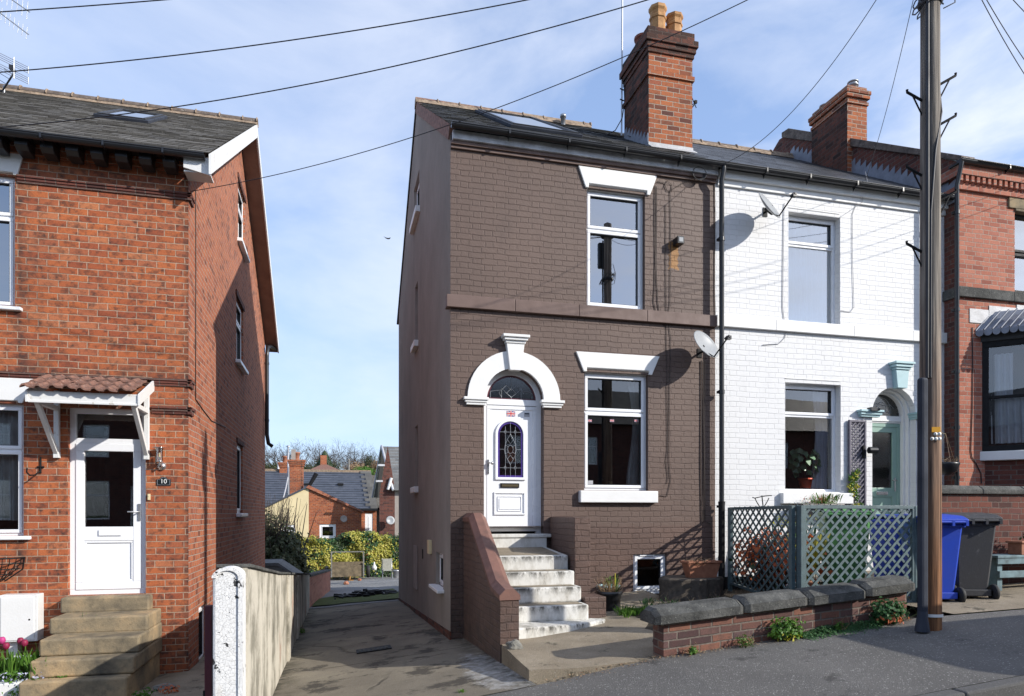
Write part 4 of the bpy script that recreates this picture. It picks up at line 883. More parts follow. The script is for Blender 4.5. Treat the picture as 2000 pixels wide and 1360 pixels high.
mb = MB(); mb.box(SX0, SX1 - .05, 9.60, 9.72, -.56, -.355); mb.build('riser', M['step_white'], ld, bevel=.01)
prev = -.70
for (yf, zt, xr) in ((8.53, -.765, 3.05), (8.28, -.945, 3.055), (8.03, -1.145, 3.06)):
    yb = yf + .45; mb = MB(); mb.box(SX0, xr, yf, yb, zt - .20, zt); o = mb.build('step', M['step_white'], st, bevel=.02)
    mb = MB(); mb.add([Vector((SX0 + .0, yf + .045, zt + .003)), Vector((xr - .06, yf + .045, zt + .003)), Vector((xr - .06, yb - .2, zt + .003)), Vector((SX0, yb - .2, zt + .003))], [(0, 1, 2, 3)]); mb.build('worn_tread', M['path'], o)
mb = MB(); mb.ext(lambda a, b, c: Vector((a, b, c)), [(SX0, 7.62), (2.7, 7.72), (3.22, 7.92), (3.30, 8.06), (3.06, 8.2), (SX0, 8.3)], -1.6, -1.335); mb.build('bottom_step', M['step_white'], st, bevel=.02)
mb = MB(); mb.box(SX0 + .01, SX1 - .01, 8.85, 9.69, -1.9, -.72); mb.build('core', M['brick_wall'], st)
rw = thing('step_side_wall', 'sloping brown painted brick wall with chamfered coping left of the white steps', 'wall', (1.88, 8.5, -1.7))
mb = MB(); WXa, WXb = 1.77, 1.985
prof = [(9.695, -.10), (9.25, -.10), (7.85, -.90), (7.4, -.965)]
mb.ext(lambda a, b, c: Vector((c, a, b)), [(9.695, -3.0), (7.4, -3.0)] + [(p[0], p[1]) for p in prof[::-1]], WXa, WXb); mb.build('brickwork', M['brown_low'], rw)
cs = [(-.012, -.02), (-.012, .035), (.055, .10), (.16, .10), (.227, .035), (.227, -.02)]
mb = MB(); P = []
for (y, z) in [(9.695, -.10), (9.22, -.10), (7.85, -.89), (7.385, -.955)]: P.append([Vector((WXa + a, y, z + b)) for a, b in cs])
for i in range(3):
    for k in range(6): mb.face([P[i][k], P[i][(k + 1) % 6], P[i + 1][(k + 1) % 6], P[i + 1][k]])
mb.face(P[0]); mb.face(P[3][::-1]); mb.build('coping', M['brown_cap'], rw, bevel=.01, recalc=True)
rw2 = thing('step_side_wall', 'short brown painted brick pier with a flat top right of the white steps', 'wall', (3.15, 8.9, -1.4))
mb = MB(); mb.box(3.075, 3.30, 8.6, 9.695, -1.8, -.06); mb.build('brickwork', M['brown_low'], rw2, bevel=.008)
mb = MB(); mb.box(3.075, 3.37, 8.22, 8.598, -1.8, -1.08); mb.build('lower_pier', M['brown_low'], rw2, bevel=.01)
# ================================================================ WHITE HOUSE
wh = thing('terraced_house', 'mid terrace house with white painted brick front and sage green arched door', 'house', (8, YB, -1.3))
V1 = (fb(1540, 0)[0], fb(1641, 0)[0], 3.146, 4.94); V2 = (fb(1533.5, 0)[0], fb(1642, 0)[0], .35, 2.14)
BC, BR, BD = 9.263, .45, -.55
mb = MB(); wallpoly(mb, FB, [(XP, -2.2), (XR, -2.2), (XR, 5.34), (XP, 5.34)], [rect(*V1), rect(*V2), arch(BC, BR, BD, 1.70)], .30); mb.build('wall', M['white_brick'], wh)
mb = MB(); mb.box(XP + .08, BC - BR, -2.0, -1.02, 0, .012, 0, FB); mb.build('black_plinth', M['black_iron'], wh)
window(wh, FB, *V1, trans=4.457, rec=.13, gm='glass_up', bot_sash=False, curt=[('lace', V1[0] + .02, V1[1] - .02, V1[2], V1[3] - .03, 9, None)])
w5 = window(wh, FB, *V2, trans=1.62, rec=.13, bot_sash=False, curt=[('curtain', V2[1] - .36, V2[1] - .03, V2[2] + .06, V2[3] - .02, 4, .08)])
sill_box(wh, FB, fb(1523, 970)[0], fb(1660, 970)[0], .15, .33, -.12, .085)
mb = MB(); x = XP
for x1 in (6.9, 8.4, 9.6, XR + .03): mb.box(x + .002, x1 - .002, 2.96, 3.14, 0, .06, 0, FB); x = x1
mb.build('string_course', M['white_stone'], wh, bevel=.006)
mb = MB(); mb.box(XP + .03, XR, 5.20, 5.30, 0, .035, 0, FB); mb.box(XP + .03, XR, 5.30, 5.43, 0, .09, 0, FB); mb.build('fascia', M['white_stone'], wh, bevel=.006)
mb = MB(); mb.box(XP + .03, XR, 5.43, 5.47, 0, .12, 0, FB); mb.build('soffit', M['black_fascia'], wh)
gutter(wh, XP, XR - .02, 9.50, 5.455, r=.06, brk=[6.6, 7.4, 8.3, 9.2], slope=-.01)
rf2 = roofstrip('roof', 'slate_smooth', XP, XR, EY - .06, roofz(EY - .06) , RY, RZ, 20, wh, lip=.006)
mb = MB(); mb.face([Vector((XP, RY, RZ)), Vector((XR, RY, RZ)), Vector((XR, 18.4, 5.04)), Vector((XP, 18.4, 5.04))]); mb.build('rear_slope', M['slate_dark'], rf2)
ridge_tiles(rf2, 6.15, XR, RY, RZ + .02, 'ridge', r=.09)
mb = MB(); mb.box(XG, XR, 18.08, 18.1, -4, 5.15); mb.build('rear_wall', M['brick_dark'], wh)
for a_, b_, nm in ((V1, 4.94, ''), (V2, 2.14, '')):
    mb = MB(); mb.face([FB(a_[0] - .02, b_ + .065, .004), FB(a_[1] - .02, b_ + .065, .004), FB(a_[1], b_ - .002, -.12), FB(a_[0], b_ - .002, -.12)]); mb.face([FB(a_[0], b_ + .07, .014), FB(a_[1], b_ + .07, .014), FB(a_[1], b_ + .06, .014), FB(a_[0], b_ + .06, .014)]); mb.build('lintel_edge', M['white_stone'], wh)
# door surround
mb = MB(); n = 24
for r0, r1, c0, c1 in ((BR - .035, BR + .002, -.30, -.12), (BR - .075, BR - .033, -.32, -.19)):
    arch_band(mb, FB, BC, r0, r1, BD, BD - .01, 1.70, c0, c1, n=20)
sr = mb.build('door_surround', M['white_stone'], wh, bevel=.006)
mb = MB(); kx = fb(1754, 740)[0]; mb.ext(FB, [(kx - .10, 2.13), (kx + .10, 2.13), (kx + .135, 2.44), (kx - .135, 2.44)], -.02, .10)
for e_, z0, z1, c in ((.15, 2.44, 2.48, .12), (.175, 2.48, 2.53, .145), (.20, 2.53, 2.57, .17)): mb.box(kx - e_, kx + e_, z0, z1, -.02, c, 0, FB)
mb.build('keystone', M['teal_light'], wh, bevel=.006)
for a0, a1, lr in ((fb(1677, 800)[0], fb(1714, 800)[0], 0), (BC + BR - .02, BC + BR + .3, 1)):
    mb = MB()
    for e_, z0, z1, c in ((0, 1.62, 1.655, .06), (.02, 1.655, 1.70, .085), (.04, 1.70, 1.735, .11)): mb.box(a0 - e_, a1 + e_, z0, z1, -.02 - .1 * lr, c, 0, FB)
    mb.build('impost', M['teal_light'], wh, bevel=.005)
RC2 = .26; mb = MB(); fa0, fa1 = BC - BR + .07, BC + BR - .07
ring(mb, FB, fa0, fa1, BD, 1.57, .065, -RC2 - .07, -RC2); dfr = mb.build('front_door_frame', M['teal'], wh, bevel=.005)
mb = MB(); mb.box(fa0 - .02, fa1 + .02, 1.572, 1.70, -RC2 - .07, -RC2 + .01, 0, FB); mb.box(fa0 - .02, fa1 + .02, 1.60, 1.63, -RC2, -RC2 + .03, 0, FB); mb.build('transom', M['white_stone'], dfr, bevel=.005)
mb = MB(); d0, d1 = fa0 + .06, fa1 - .06; zt = 1.51
ring(mb, FB, d0, d1, BD + .05, zt, .10, -RC2 - .055, -RC2 - .012); mb.box(d0 + .098, d1 - .098, .28, .44, -RC2 - .05, -RC2 - .013, 0, FB); mb.box(d0 + .098, d1 - .098, BD + .15, .28, -RC2 - .045, -RC2 - .03, 0, FB)
dl = mb.build('door_leaf', M['teal'], dfr, bevel=.006)
mb = MB(); mb.box(d0 + .098, d1 - .098, .44, zt - .1, -RC2 - .04, -RC2 - .034, 0, FB); mb.build('door_glass', M['glass_dim'], dl)
mb = MB(); mb.box(d0, d1, .3, zt, -RC2 - .13, -RC2 - .12, 0, FB); mb.build('hall_backing', M['dark_room'], dl)
a0, a1 = (d0 + d1) / 2 - .12, (d0 + d1) / 2 + .12; mb = MB(); mb.box(a0, a1, .315, .375, -RC2 - .02, -RC2 + .0, 0, FB); mb.build('letterbox', M['chrome'], dl, bevel=.004)
mb = MB(); a = d1 - .05; mb.box(a - .014, a + .014, .38, .62, -RC2 - .02, -RC2 + .0, 0, FB); mb.tube([FB(a, .57, -RC2), FB(a, .57, -RC2 + .05), FB(a - .11, .57, -RC2 + .055)], .009, 8); mb.build('door_handle', M['chrome'], dl)
mb = MB(); fr2 = BR - .075
mb.ext(FB, [(BC + fr2 * math.cos(t * math.pi / 16), 1.70 + fr2 * math.sin(t * math.pi / 16)) for t in range(17)], -RC2 - .03, -RC2 - .025); f2 = mb.build('fanlight', M['glass_dim'], dfr)
mb = MB(); mb.face([FB(BC - .42, 1.5, -RC2 - .12), FB(BC + .42, 1.5, -RC2 - .12), FB(BC + .42, 2.2, -RC2 - .12), FB(BC - .42, 2.2, -RC2 - .12)]); mb.build('hall_backing', M['dark_room'], f2)
S = [[(BC + .1 * math.cos(t * .5), 1.84 + .1 * math.sin(t * .5)) for t in range(13)], [(BC - .33, 1.82), (BC - .2, 1.86), (BC - .1, 1.92), (BC + .05, 1.88), (BC + .18, 1.9), (BC + .25, 1.84), (BC + .18, 1.82)], [(BC - .33, 1.78), (BC - .1, 1.79), (BC + .2, 1.76)], [(BC - .02 + .2 * math.cos(t * .3), 1.82 + .2 * math.sin(t * .3)) for t in range(-6, 6)]]
lines(FB, -RC2 - .02, S, .004).build('fanlight_leads', M['came'], f2)
wire_run(wh, FB, [(1531, 398), (1530, 430), (1529, 500), (1528, 600), (1531, 628), (1537, 640), (1532, 660), (1520, 672), (1489, 674)], m='cable_grey', r=.006)
wire_run(wh, FB, [(1700, 372), (1672, 398), (1664, 420), (1664, 500), (1667, 600), (1660, 610), (1641, 607)], m='cable_grey', r=.005)
wire_run(wh, FB, [(1640, 425), (1660, 412), (1680, 398), (1683, 380), (1672, 372)], m='cable_grey', r=.004, c=.05)
wire_run(wh, FB, [(1683, 340), (1690, 370), (1675, 395), (1671, 380)], m='cable_grey', r=.004, c=.08)
# ================================================================ RED HOUSE, RIGHT
rh = thing('terraced_house', 'red brick house with dentilled eaves, dark stone band and black framed bay window', 'house', (12, YR, -1))
FR = front(YR)
def frr(x, y): return onY(x, y, YR)
XE = 15.5
U1 = (11.55, 12.75, 3.87, 5.36)
mb = MB(); wallpoly(mb, FR, [(XR, -2), (XE, -2), (XE, 5.93), (XR, 5.93)], [rect(*U1)], .2); mb.build('wall', M['brick_r'], rh)
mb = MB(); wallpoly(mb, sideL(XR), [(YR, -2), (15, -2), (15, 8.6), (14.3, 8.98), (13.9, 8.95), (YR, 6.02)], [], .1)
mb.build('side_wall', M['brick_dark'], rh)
mb = MB(); pr = [(YR - .1, 5.98), (14.15, 8.95), (14.15, 9.06), (13.9, 9.03), (YR - .1, 6.07)]
mb.ext(lambda a, b, c: Vector((c, a, b)), pr, XR - .05, XR + .25); mb.build('parapet_coping', M['ridge'], rh, bevel=.01)
rf3 = roofstrip('roof', 'slate_dark', XR + .2, XE, 9.2, 5.95, 14.2, 8.9, 22, rh, lip=.006)
mb = MB(); mb.face([Vector((XR, 14.2, 8.9)), Vector((XE, 14.2, 8.9)), Vector((XE, 19, 5.9)), Vector((XR, 19, 5.9))]); mb.build('rear_slope', M['slate_dark'], rf3)
window(rh, FR, *U1, rec=.10, trans=4.62, fm='black_iron', gm='glass_up', room=.8)
mb = MB(); mb.box(U1[0] - .15, U1[1] + .15, 5.345, 5.62, -.02, .03, 0, FR); mb.ext(FR, [(U1[0] - .003, 5.30), (U1[1], 5.30), (U1[1], 5.345), (U1[0] - .003, 5.345)], -.10, .029); mb.build('lintel', M['stone'], rh, bevel=.01)
mb = MB(); x = XR - .04
for x1 in (11.48, 12.9, XE): mb.box(x, x1 - .004, 3.70, 3.87, 0, .06, 0, FR); x = x1
mb.box(XR - .04, XR, 3.70, 3.87, -.3, 0, 0, FR); mb.build('string_course', M['coping'], rh, bevel=.008)
mb = MB(); mb.box(XR - .07, XE, 5.76, 5.925, 0, .11, 0, FR); mb.box(XR - .04, XE, 5.53, 5.60, 0, .05, 0, FR); mb.box(XR - .03, XE, 5.60, 5.76, 0, .035, 0, FR)
mb.box(XR - .07, XR, 5.76, 5.925, -.35, 0, 0, FR); mb.box(XR - .04, XR, 5.53, 5.60, -.3, 0, 0, FR)
x = XR - .06
while x < XE: mb.box(x, x + .06, 5.655, 5.758, .034, .095, 0, FR); x += .12
mb.build('dentil_course', M['brick_r'], rh)
gutter(rh, XR - .14, XE, 9.27, 5.97, r=.06, brk=[11.2, 12.2]); mb = MB(); mb.box(XR - .1, XE, 5.927, 5.965, -.1, .08, 0, FR); mb.build('fascia', M['black_fascia'], rh)
px = onY(1869, 600, 9.34)[0]
downpipe(rh, [(px, 9.25, 5.92), (px, 9.27, 5.82), (px, 9.34, 5.55), (px, 9.34, -1)], .036, collars=[(px, 9.34, 5.1), (px, 9.34, 3.45), (px, 9.34, 1.45), (px, 9.34, 2.4), (px, 9.34, .6)])
wire_run(rh, FR, [(1898, 640), (1899, 720), (1898, 800), (1895, 880), (1897, 893), (1905, 905), (1915, 925), (1916, 945)], r=.008, m='cable', fn=frr)
# chimney of the red house on the party wall
mb = MB(); c4 = (10.2, 10.68, 11.9, 12.98); mb.box(*c4, 6.5, 8.45); c5 = mb.build('chimney', M['brick_ch'], rf3)
mb = MB()
for e_, z0, z1 in ((.025, 8.45, 8.52), (.0, 8.52, 8.58), (.045, 8.58, 8.66), (.06, 8.66, 8.74), (.0, 8.74, 8.83)): mb.box(c4[0] - e_, c4[1] + e_, c4[2] - e_, c4[3] + e_, z0, z1)
mb.build('corbelled_head', M['brick_ch'], c5, bevel=.006)
mb = MB(); mb.box(c4[0] - .006, c4[0] + .02, c4[2] + .004, c4[3] + .003, 6.5, 8.45); mb.build('dark_face', M['brick_soot'], c5)  # skin of darker brick over the west face
for yy in (12.0, 12.85):
    mb = MB(); mb.lathe((10.42, yy, 8.8), [(.09, 0), (.09, .08), (.11, .08), (.11, .1), (.09, .1), (.09, .15), (.11, .15), (.11, .17), (.08, .17)], 14); mb.build('flue_liner', M['galv'], c5)
mb = MB(); mb.box(c4[0] - .01, c4[1] + .01, 6.9, 7.02, 0, .012, 0, front(11.9)); mb.build('apron', M['lead_light'], c5)
lead_step(rh, sideL(XR + .0), ((EY - .1, roofz(EY - .1) + .03), (RY, RZ + .03)), .19, 30)
mb = MB(); mb.box(XR - .03, XR - .005, 9.45, 9.66, 5.35, 5.62); mb.build('lead_cap', M['lead'], rh)
# bay window
bayp = [(10.83, 9.42), (11.40, 8.85), (12.90, 8.85), (13.47, 9.42)]
def bayprism(mb, k, z0, z1, mi=0):
    c = (12.15, 9.42); P = [(c[0] + (x - c[0]) * (1 + k / 1.3), 9.425 + (y - 9.425) * (1 + k / .57) if y < 9.4 else 9.425) for x, y in bayp]
    mb.ext(lambda a, b, c_: Vector((a, b, c_)), P, z0, z1, mi)
mb = MB(); bayprism(mb, -.06, -1.5, .90); bay = mb.build('bay_window', M['brick_dark'], rh)
mb = MB(); bayprism(mb, .05, .90, 1.06); mb.build('bay_sill', M['white_stone'], bay, bevel=.012)
def bayside(P, Q, z0, z1, trans, parent):
    P, Q = Vector((*P, 0)), Vector((*Q, 0)); r_ = (Q - P); L = r_.length; r_.normalize(); nrm = Vector((r_.y, -r_.x, 0)); F = lambda a, b, c: P + r_ * a + Vector((0, 0, b)) + nrm * c
    window(parent, F, .0, L, z0, z1, rec=0, trans=trans, frame=.10, fm='black_iron', room=0, sm=.04, top_sash=False, bot_sash=False)
    return F, L
F1_, L1_ = bayside(bayp[0], bayp[1], 1.06, 2.95, 1.99, bay); bayside(bayp[1], bayp[2], 1.06, 2.95, 1.99, bay); bayside(bayp[2], bayp[3], 1.06, 2.95, 1.99, bay)
curtain_mb(F1_, .12, .45, 1.95, 2.75, -.15, 4, .03).build('curtain', M['curtain'], bay)
curtain_mb(F1_, .12, .62, 1.20, 1.98, -.15, 5, .035, .0).build('curtain', M['curtain'], bay)
mb = MB(); P = [(10.85, 9.42), (11.42, 9.0), (12.9, 9.0), (13.4, 9.42)]
mb.face([Vector((10.5, 10.6, 1.1)), Vector((13.6, 10.6, 1.1)), Vector((13.6, 10.6, 2.9)), Vector((10.5, 10.6, 2.9))]); mb.face([Vector((10.5, 9.45, 2.9)), Vector((13.6, 9.45, 2.9)), Vector((13.6, 10.6, 2.9)), Vector((10.5, 10.6, 2.9))]); mb.face([Vector((x, y, 1.12)) for x, y in bayp]); mb.face([Vector((x, y, 2.93)) for x, y in bayp])
mb.face([Vector((10.85, 9.405, 1.1)), Vector((13.4, 9.405, 1.1)), Vector((13.4, 9.405, 2.9)), Vector((10.85, 9.405, 2.9))]); mb.build('room', M['dark_room'], bay)
mb = MB(); bayprism(mb, .03, 2.95, 3.12); mb.build('bay_fascia', M['black_fascia'], bay, bevel=.01)
mb = MB(); 
def bayring(k, z): 
    c = (12.15, 9.42); return [Vector((c[0] + (x - c[0]) * (1 + k / 1.3), 9.42 + (y - 9.42) * (1 + k / .57), z)) for x, y in bayp]
A, B_ = bayring(.14, 3.13), [v for v in bayring(-.25, 3.50)]; B_[0].y = B_[3].y = 9.42; A[0].y = A[3].y = 9.42
for i in range(3): mb.face([A[i], A[i + 1], B_[i + 1], B_[i]])
mb.face(B_)
for i in range(3):                                  # scalloped lead edge
    P, Q = A[i], A[i + 1]; L = (Q - P).length; k = max(2, int(L / .11)); d = (Q - P) / k; nn = Vector((d.y, -d.x, 0)).normalized() * .012
    for j in range(k):
        p = P + d * j; pts = [p + nn, p + d + nn] + [p + d * (.5 + .48 * math.cos(t * math.pi / 6)) + nn - Vector((0, 0, .035 + .06 * math.sin(t * math.pi / 6))) for t in range(7)]
        mb.face(pts); mb.tube([p + nn * 1.2 + Vector((0, 0, .01)), p + (B_[i] - A[i]) * .9 + Vector((0, 0, .03))], .014, 6)
mb.build('bay_roof', M['lead'], bay)
mb = MB()
for x0, x1, z0, z1 in ((frr(1893, 0)[0], frr(1930, 0)[0], 3.28, 3.52), (frr(1930, 0)[0] + .01, frr(1984, 0)[0], 3.35, 3.60), (frr(1984, 0)[0] + .01, 13.6, 3.4, 3.66)): mb.box(x0, x1, z0, z1, .001, .012, 0, FR)
mb.build('lead_flashing', M['lead_light'], bay)
# ================================================================ ORANGE BRICK HOUSE, LEFT
lh = thing('terraced_house', 'orange red brick house with tiled door canopy, white upvc door and number 10 plaque', 'house', (-4, YL, -2.2))
FL = front(YL)
def fl_(x, y): return onY(x, y, YL)
L1 = (-5.35, fl_(29, 0)[0], 2.67, 4.38); L2 = (-5.35, fl_(46, 0)[0], -.30, 1.42); LD = (-3.437, -2.503, -1.095, 1.40)
mb = MB(); wallpoly(mb, FL, rect(-10, XL, -3.2, 4.86), [rect(*L1), rect(*L2), rect(*LD)], .2); mb.build('wall', M['brick_l'], lh)
FS = sideR(XL)
def ls(x, y): return onX(x, y, XL)
def swin(x0, x1, yt, yb):
    a0, a1 = ls(x0, 500)[0], ls(x1, 500)[0]; xm = (x0 + x1) / 2; return (a0, a1, ls(xm, yb)[1], ls(xm, yt)[1])
sw1 = swin(465, 478, 372, 486); sw2 = swin(461.5, 475, 592, 714); sw3 = swin(463, 474, 869, 1003); sw4 = swin(388, 404, 1182, 1296)
LE_Y, LE_Z, LR_Y, LR_Z, LB_Y = 9.82, 4.80, 15.3, 8.2, 20.9
mb = MB(); wallpoly(mb, FS, [(YL, -3.6), (20.6, -3.6), (20.6, 4.95), (LR_Y, 8.12), (YL, 4.96)], [rect(*s_) for s_ in (sw1, sw2, sw3, sw4)], .16); mb.build('side_wall', M['brick_lside'], lh)
for s_, tr in ((sw1, .62), (sw2, .65), (sw3, None), (sw4, None)):
    wd = window(lh, FS, *s_, rec=.05, trans=s_[2] + (s_[3] - s_[2]) * tr if tr else None, frame=.07, room=.8)
    sill_box(wd, FS, s_[0] - .12, s_[1] + .12, s_[2] - .07, s_[2] + .003, -.05, .10, m='upvc')
    if s_ is not sw4: mb = MB(); mb.box(s_[0] - .1, s_[1] + .1, s_[3], s_[3] + .10, -.02, .025, 0, FS); mb.build('lintel', M['brick_dark'], wd)
window(lh, FL, *L1, rec=.07, trans=3.86, gm='glass_up'); window(lh, FL, *L2, rec=.07, trans=.82, curt=[('net', L2[0], L2[1] - .12, L2[2] + .2, L2[3], 12, None)])
for (x0, x1, y0, y1, x2) in ((48, 35, 299, 344, 0), (68, 45, 741, 788, 0)):
    a1, b1 = fl_(x0, y0); a0, b0 = fl_(x1, y1); lintel(lh, FL, -5.65, a1, -5.4, a0, b0, b1, c=.025, rebate=.03)
for (w_, yy) in ((L1, 0), (L2, 0)):
    sill_box(lh, FL, w_[0] - .1, w_[1] + .09, w_[2] - .05, w_[2] - .002, -.06, .07, m='upvc')
# string courses: moulded brick, returning round the corner
def strc(a0, a1, z, ret=True):
    mb = MB()
    for dz, dh, c in ((0, .03, .045), (-.035, .035, .03), (-.07, .035, .018)): mb.box(a0, a1, z + dz, z + dz + dh, -.01, c, 0, FL)
    if ret: mb.box(XL - .01, XL + .045, YL - .045, YL + .24, z - .005, z + .03); mb.box(XL - .01, XL + .03, YL - .03, YL + .22, z - .07, z - .006)
    mb.build('string_course', M['brick_dark'], lh, bevel=.004)
strc(L1[1] + .03, XL + .045, 4.36); strc(-10, XL + .045, 1.80); strc(fl_(297, 0)[0], XL + .045, 1.42)
mb = MB(); mb.box(-10, XL - .005, 4.66, 4.86, 0, .05, 0, FL); mb.build('eaves_brickwork', M['brick_l'], lh)
for i in range(17):
    xx = -2.16 - .285 * i; mb = MB(); mb.ext(lambda a, b, c: Vector((xx - .075 + c, YL - a, b)), [(.045, 4.755), (.29, 4.755), (.29, 4.665), (.23, 4.615), (.045, 4.60)], 0, .15); mb.box(xx - .085, xx + .085, YL - .30, YL - .05, 4.757, 4.79); mb.build('corbel', M['black_plastic'], lh, bevel=.008)
rl = roofstrip('roof', 'tile_grey', -10, -1.64, LE_Y, LE_Z, LR_Y, LR_Z, 32, lh, lip=.016, rag=.003)
mb = MB(); mb.face([Vector((-10, LR_Y, LR_Z)), Vector((-1.64, LR_Y, LR_Z)), Vector((-1.64, LB_Y, 4.86)), Vector((-10, LB_Y, 4.86))]); mb.build('rear_slope', M['tile_grey'], rl)
ridge_tiles(rl, -10, -1.62, LR_Y, LR_Z + .03, 'ridge', r=.11)
LRF = roofF(LE_Y, LE_Z, LR_Y, LR_Z)
k0 = onRoof(183, 229, LE_Y, LE_Z, LR_Y, LR_Z); k1 = onRoof(290, 243, LE_Y, LE_Z, LR_Y, LR_Z); k2 = onRoof(307, 230, LE_Y, LE_Z, LR_Y, LR_Z); k3 = onRoof(215, 219, LE_Y, LE_Z, LR_Y, LR_Z)
skylight(rl, LRF, k0[0], k1[0] + .0, (k0[1] + k1[1]) / 2, (k2[1] + k3[1]) / 2)
gutter(lh, -10, -1.70, 9.83, 4.785, r=.06, brk=[-5, -4.2, -3.6, -2.9, -2.2], slope=-.02)
mb = MB(); mb.box(-10, XL, 4.795, 4.86, 0, .30, 0, FL); mb.build('soffit', M['black_fascia'], lh)
# bargeboards and soffit boards on both slopes of the verge
def slopeboard(Y0, z0, Y1, z1, x0, x1, h0, h1, name, m, parent):
    mb = MB(); mb.add([Vector((x, y, z + h)) for x in (x0, x1) for (y, z, h) in ((Y0, z0, h1), (Y1, z1, h1), (Y1, z1, h0), (Y0, z0, h0))], [(0, 1, 2, 3), (7, 6, 5, 4), (0, 4, 5, 1), (1, 5, 6, 2), (2, 6, 7, 3), (3, 7, 4, 0)]); return mb.build(name, M[m], parent, recalc=True)
bx = -1.645
slopeboard(LE_Y - .02, LE_Z - .02, LR_Y, LR_Z - .0, bx - .0, bx + .03, -.27, -.005, 'bargeboard', 'wood_white', rl)
slopeboard(LB_Y, 4.86, LR_Y, LR_Z, bx, bx + .03, -.22, -.005, 'bargeboard', 'wood_white', rl)
slopeboard(LE_Y + .25, LE_Z + .15, LR_Y, LR_Z, XL + .002, bx, -.24, -.20, 'verge_soffit', 'soffit', rl); slopeboard(LB_Y, 4.86, LR_Y, LR_Z, XL + .002, bx, -.20, -.16, 'verge_soffit', 'soffit', rl)
mb = MB(); mb.ext(lambda a, b, c: Vector((a, LE_Y + .06 + c, b)), [(XL - .0, 4.60), (bx, 4.53), (bx, 4.76), (XL, 4.76)], 0, .03); mb.ext(lambda a, b, c: Vector((a, b, c)), [(XL, LE_Y + .09), (bx, LE_Y + .09), (bx, LE_Y + .36), (XL, LE_Y + .36)], 4.56, 4.58); mb.build('boxed_eave', M['wood_white'], rl)
mb = MB(); p = onX(505, 467, XL + .1); mb.box(XL, bx, p[0] - .05, p[0] + .25, p[1] - .12, p[1] + .02); mb.build('purlin_end', M['black_fascia'], rl)
yy = 20.3; downpipe(lh, [(XL + .3, 20.85, 4.75), (XL + .14, 20.6, 4.75), (XL + .10, yy, 4.66), (XL + .08, yy, 4.4), (XL + .08, yy, 2.2), (XL + .12, yy, 1.95), (XL + .22, yy + .05, 1.88)], .055, collars=[(XL + .08, yy, 4.2), (XL + .08, yy, 2.6)])
mb = MB(); pts = [ls(x, y) for x, y in ((381, 372), (381.5, 520), (381, 640), (381, 780), (395, 800), (412, 822), (440, 835))]; mb.tube([FS(a, b, .008) for a, b in pts], .008, 5); mb.build('telephone_cable', M['cable_brown'], lh)
# ---- door of the left house
RD = .07; mb = MB(); ring(mb, FL, LD[0] - .003, LD[1] + .003, LD[2] - .003, LD[3] + .003, .075, -RD - .07, -RD); mb.box(LD[0] + .07, LD[1] - .07, .93, 1.00, -RD - .068, -RD + .002, 0, FL); df = mb.build('front_door_frame', M['upvc'], lh, bevel=.006)
mb = MB(); mb.face([FL(LD[0] + .07, 1.0, -RD - .035), FL(LD[1] - .07, 1.0, -RD - .035), FL(LD[1] - .07, LD[3] - .07, -RD - .035), FL(LD[0] + .07, LD[3] - .07, -RD - .035)]); mb.build('fanlight', M['glass'], df)
e0, e1, f0_, f1_ = LD[0] + .07, LD[1] - .07, LD[2] + .065, .93
gA = fl_(165, 870); gB = fl_(264, 1029)
mb = MB(); ring(mb, FL, e0, e1, f0_, f1_, .10, -RD - .055, -RD + .012); mb.box(e0 + .098, e1 - .098, -.375, gB[1], -RD - .05, -RD + .010, 0, FL); mb.box(e0 + .098, e1 - .098, f0_ + .098, -.375, -RD - .05, -RD - .012, 0, FL); ring(mb, FL, e0 + .10, e1 - .10, f0_ + .10, -.377, .028, -RD - .012, -RD + .004)
dlf = mb.build('door_leaf', M['upvc'], df, bevel=.006)
mb = MB(); mb.face([FL(e0 + .098, gB[1], -RD - .03), FL(e1 - .098, gB[1], -RD - .03), FL(e1 - .098, f1_ - .098, -RD - .03), FL(e0 + .098, f1_ - .098, -RD - .03)]); mb.build('door_glass', M['glass'], dlf)
mb = MB(); 
for f in ([(e0 - .3, LD[2], -1.5), (e1 + .3, LD[2], -1.5), (e1 + .3, 1.5, -1.5), (e0 - .3, 1.5, -1.5)], [(e0 - .3, LD[2], -.21), (e0 - .3, 1.5, -.21), (e0 - .3, 1.5, -1.5), (e0 - .3, LD[2], -1.5)], [(e1 + .3, LD[2], -.21), (e1 + .3, 1.5, -.21), (e1 + .3, 1.5, -1.5), (e1 + .3, LD[2], -1.5)], [(e0 - .3, LD[2], -.21), (e1 + .3, LD[2], -.21), (e1 + .3, LD[2], -1.5), (e0 - .3, LD[2], -1.5)], [(e0 - .3, 1.5, -.21), (e1 + .3, 1.5, -.21), (e1 + .3, 1.5, -1.5), (e0 - .3, 1.5, -1.5)]): mb.face([FL(*p) for p in f])
mb.build('hall', M['dark_room'], df)
a0, b0 = fl_(190, 1047); a1, b1 = fl_(235, 1035); mb = MB(); mb.box(a0, a1, b0, b1, -RD + .01, -RD + .026, 0, FL); mb.build('letterbox', M['upvc'], dlf, bevel=.005)
a, b = fl_(270, 1000); mb = MB(); mb.box(a - .016, a + .016, b - .12, b + .11, -RD + .01, -RD + .026, 0, FL); mb.tube([FL(a, b, -RD + .02), FL(a, b, -RD + .07), FL(a - .13, b, -RD + .075)], .011, 8); mb.build('door_handle', M['galv'], dlf)
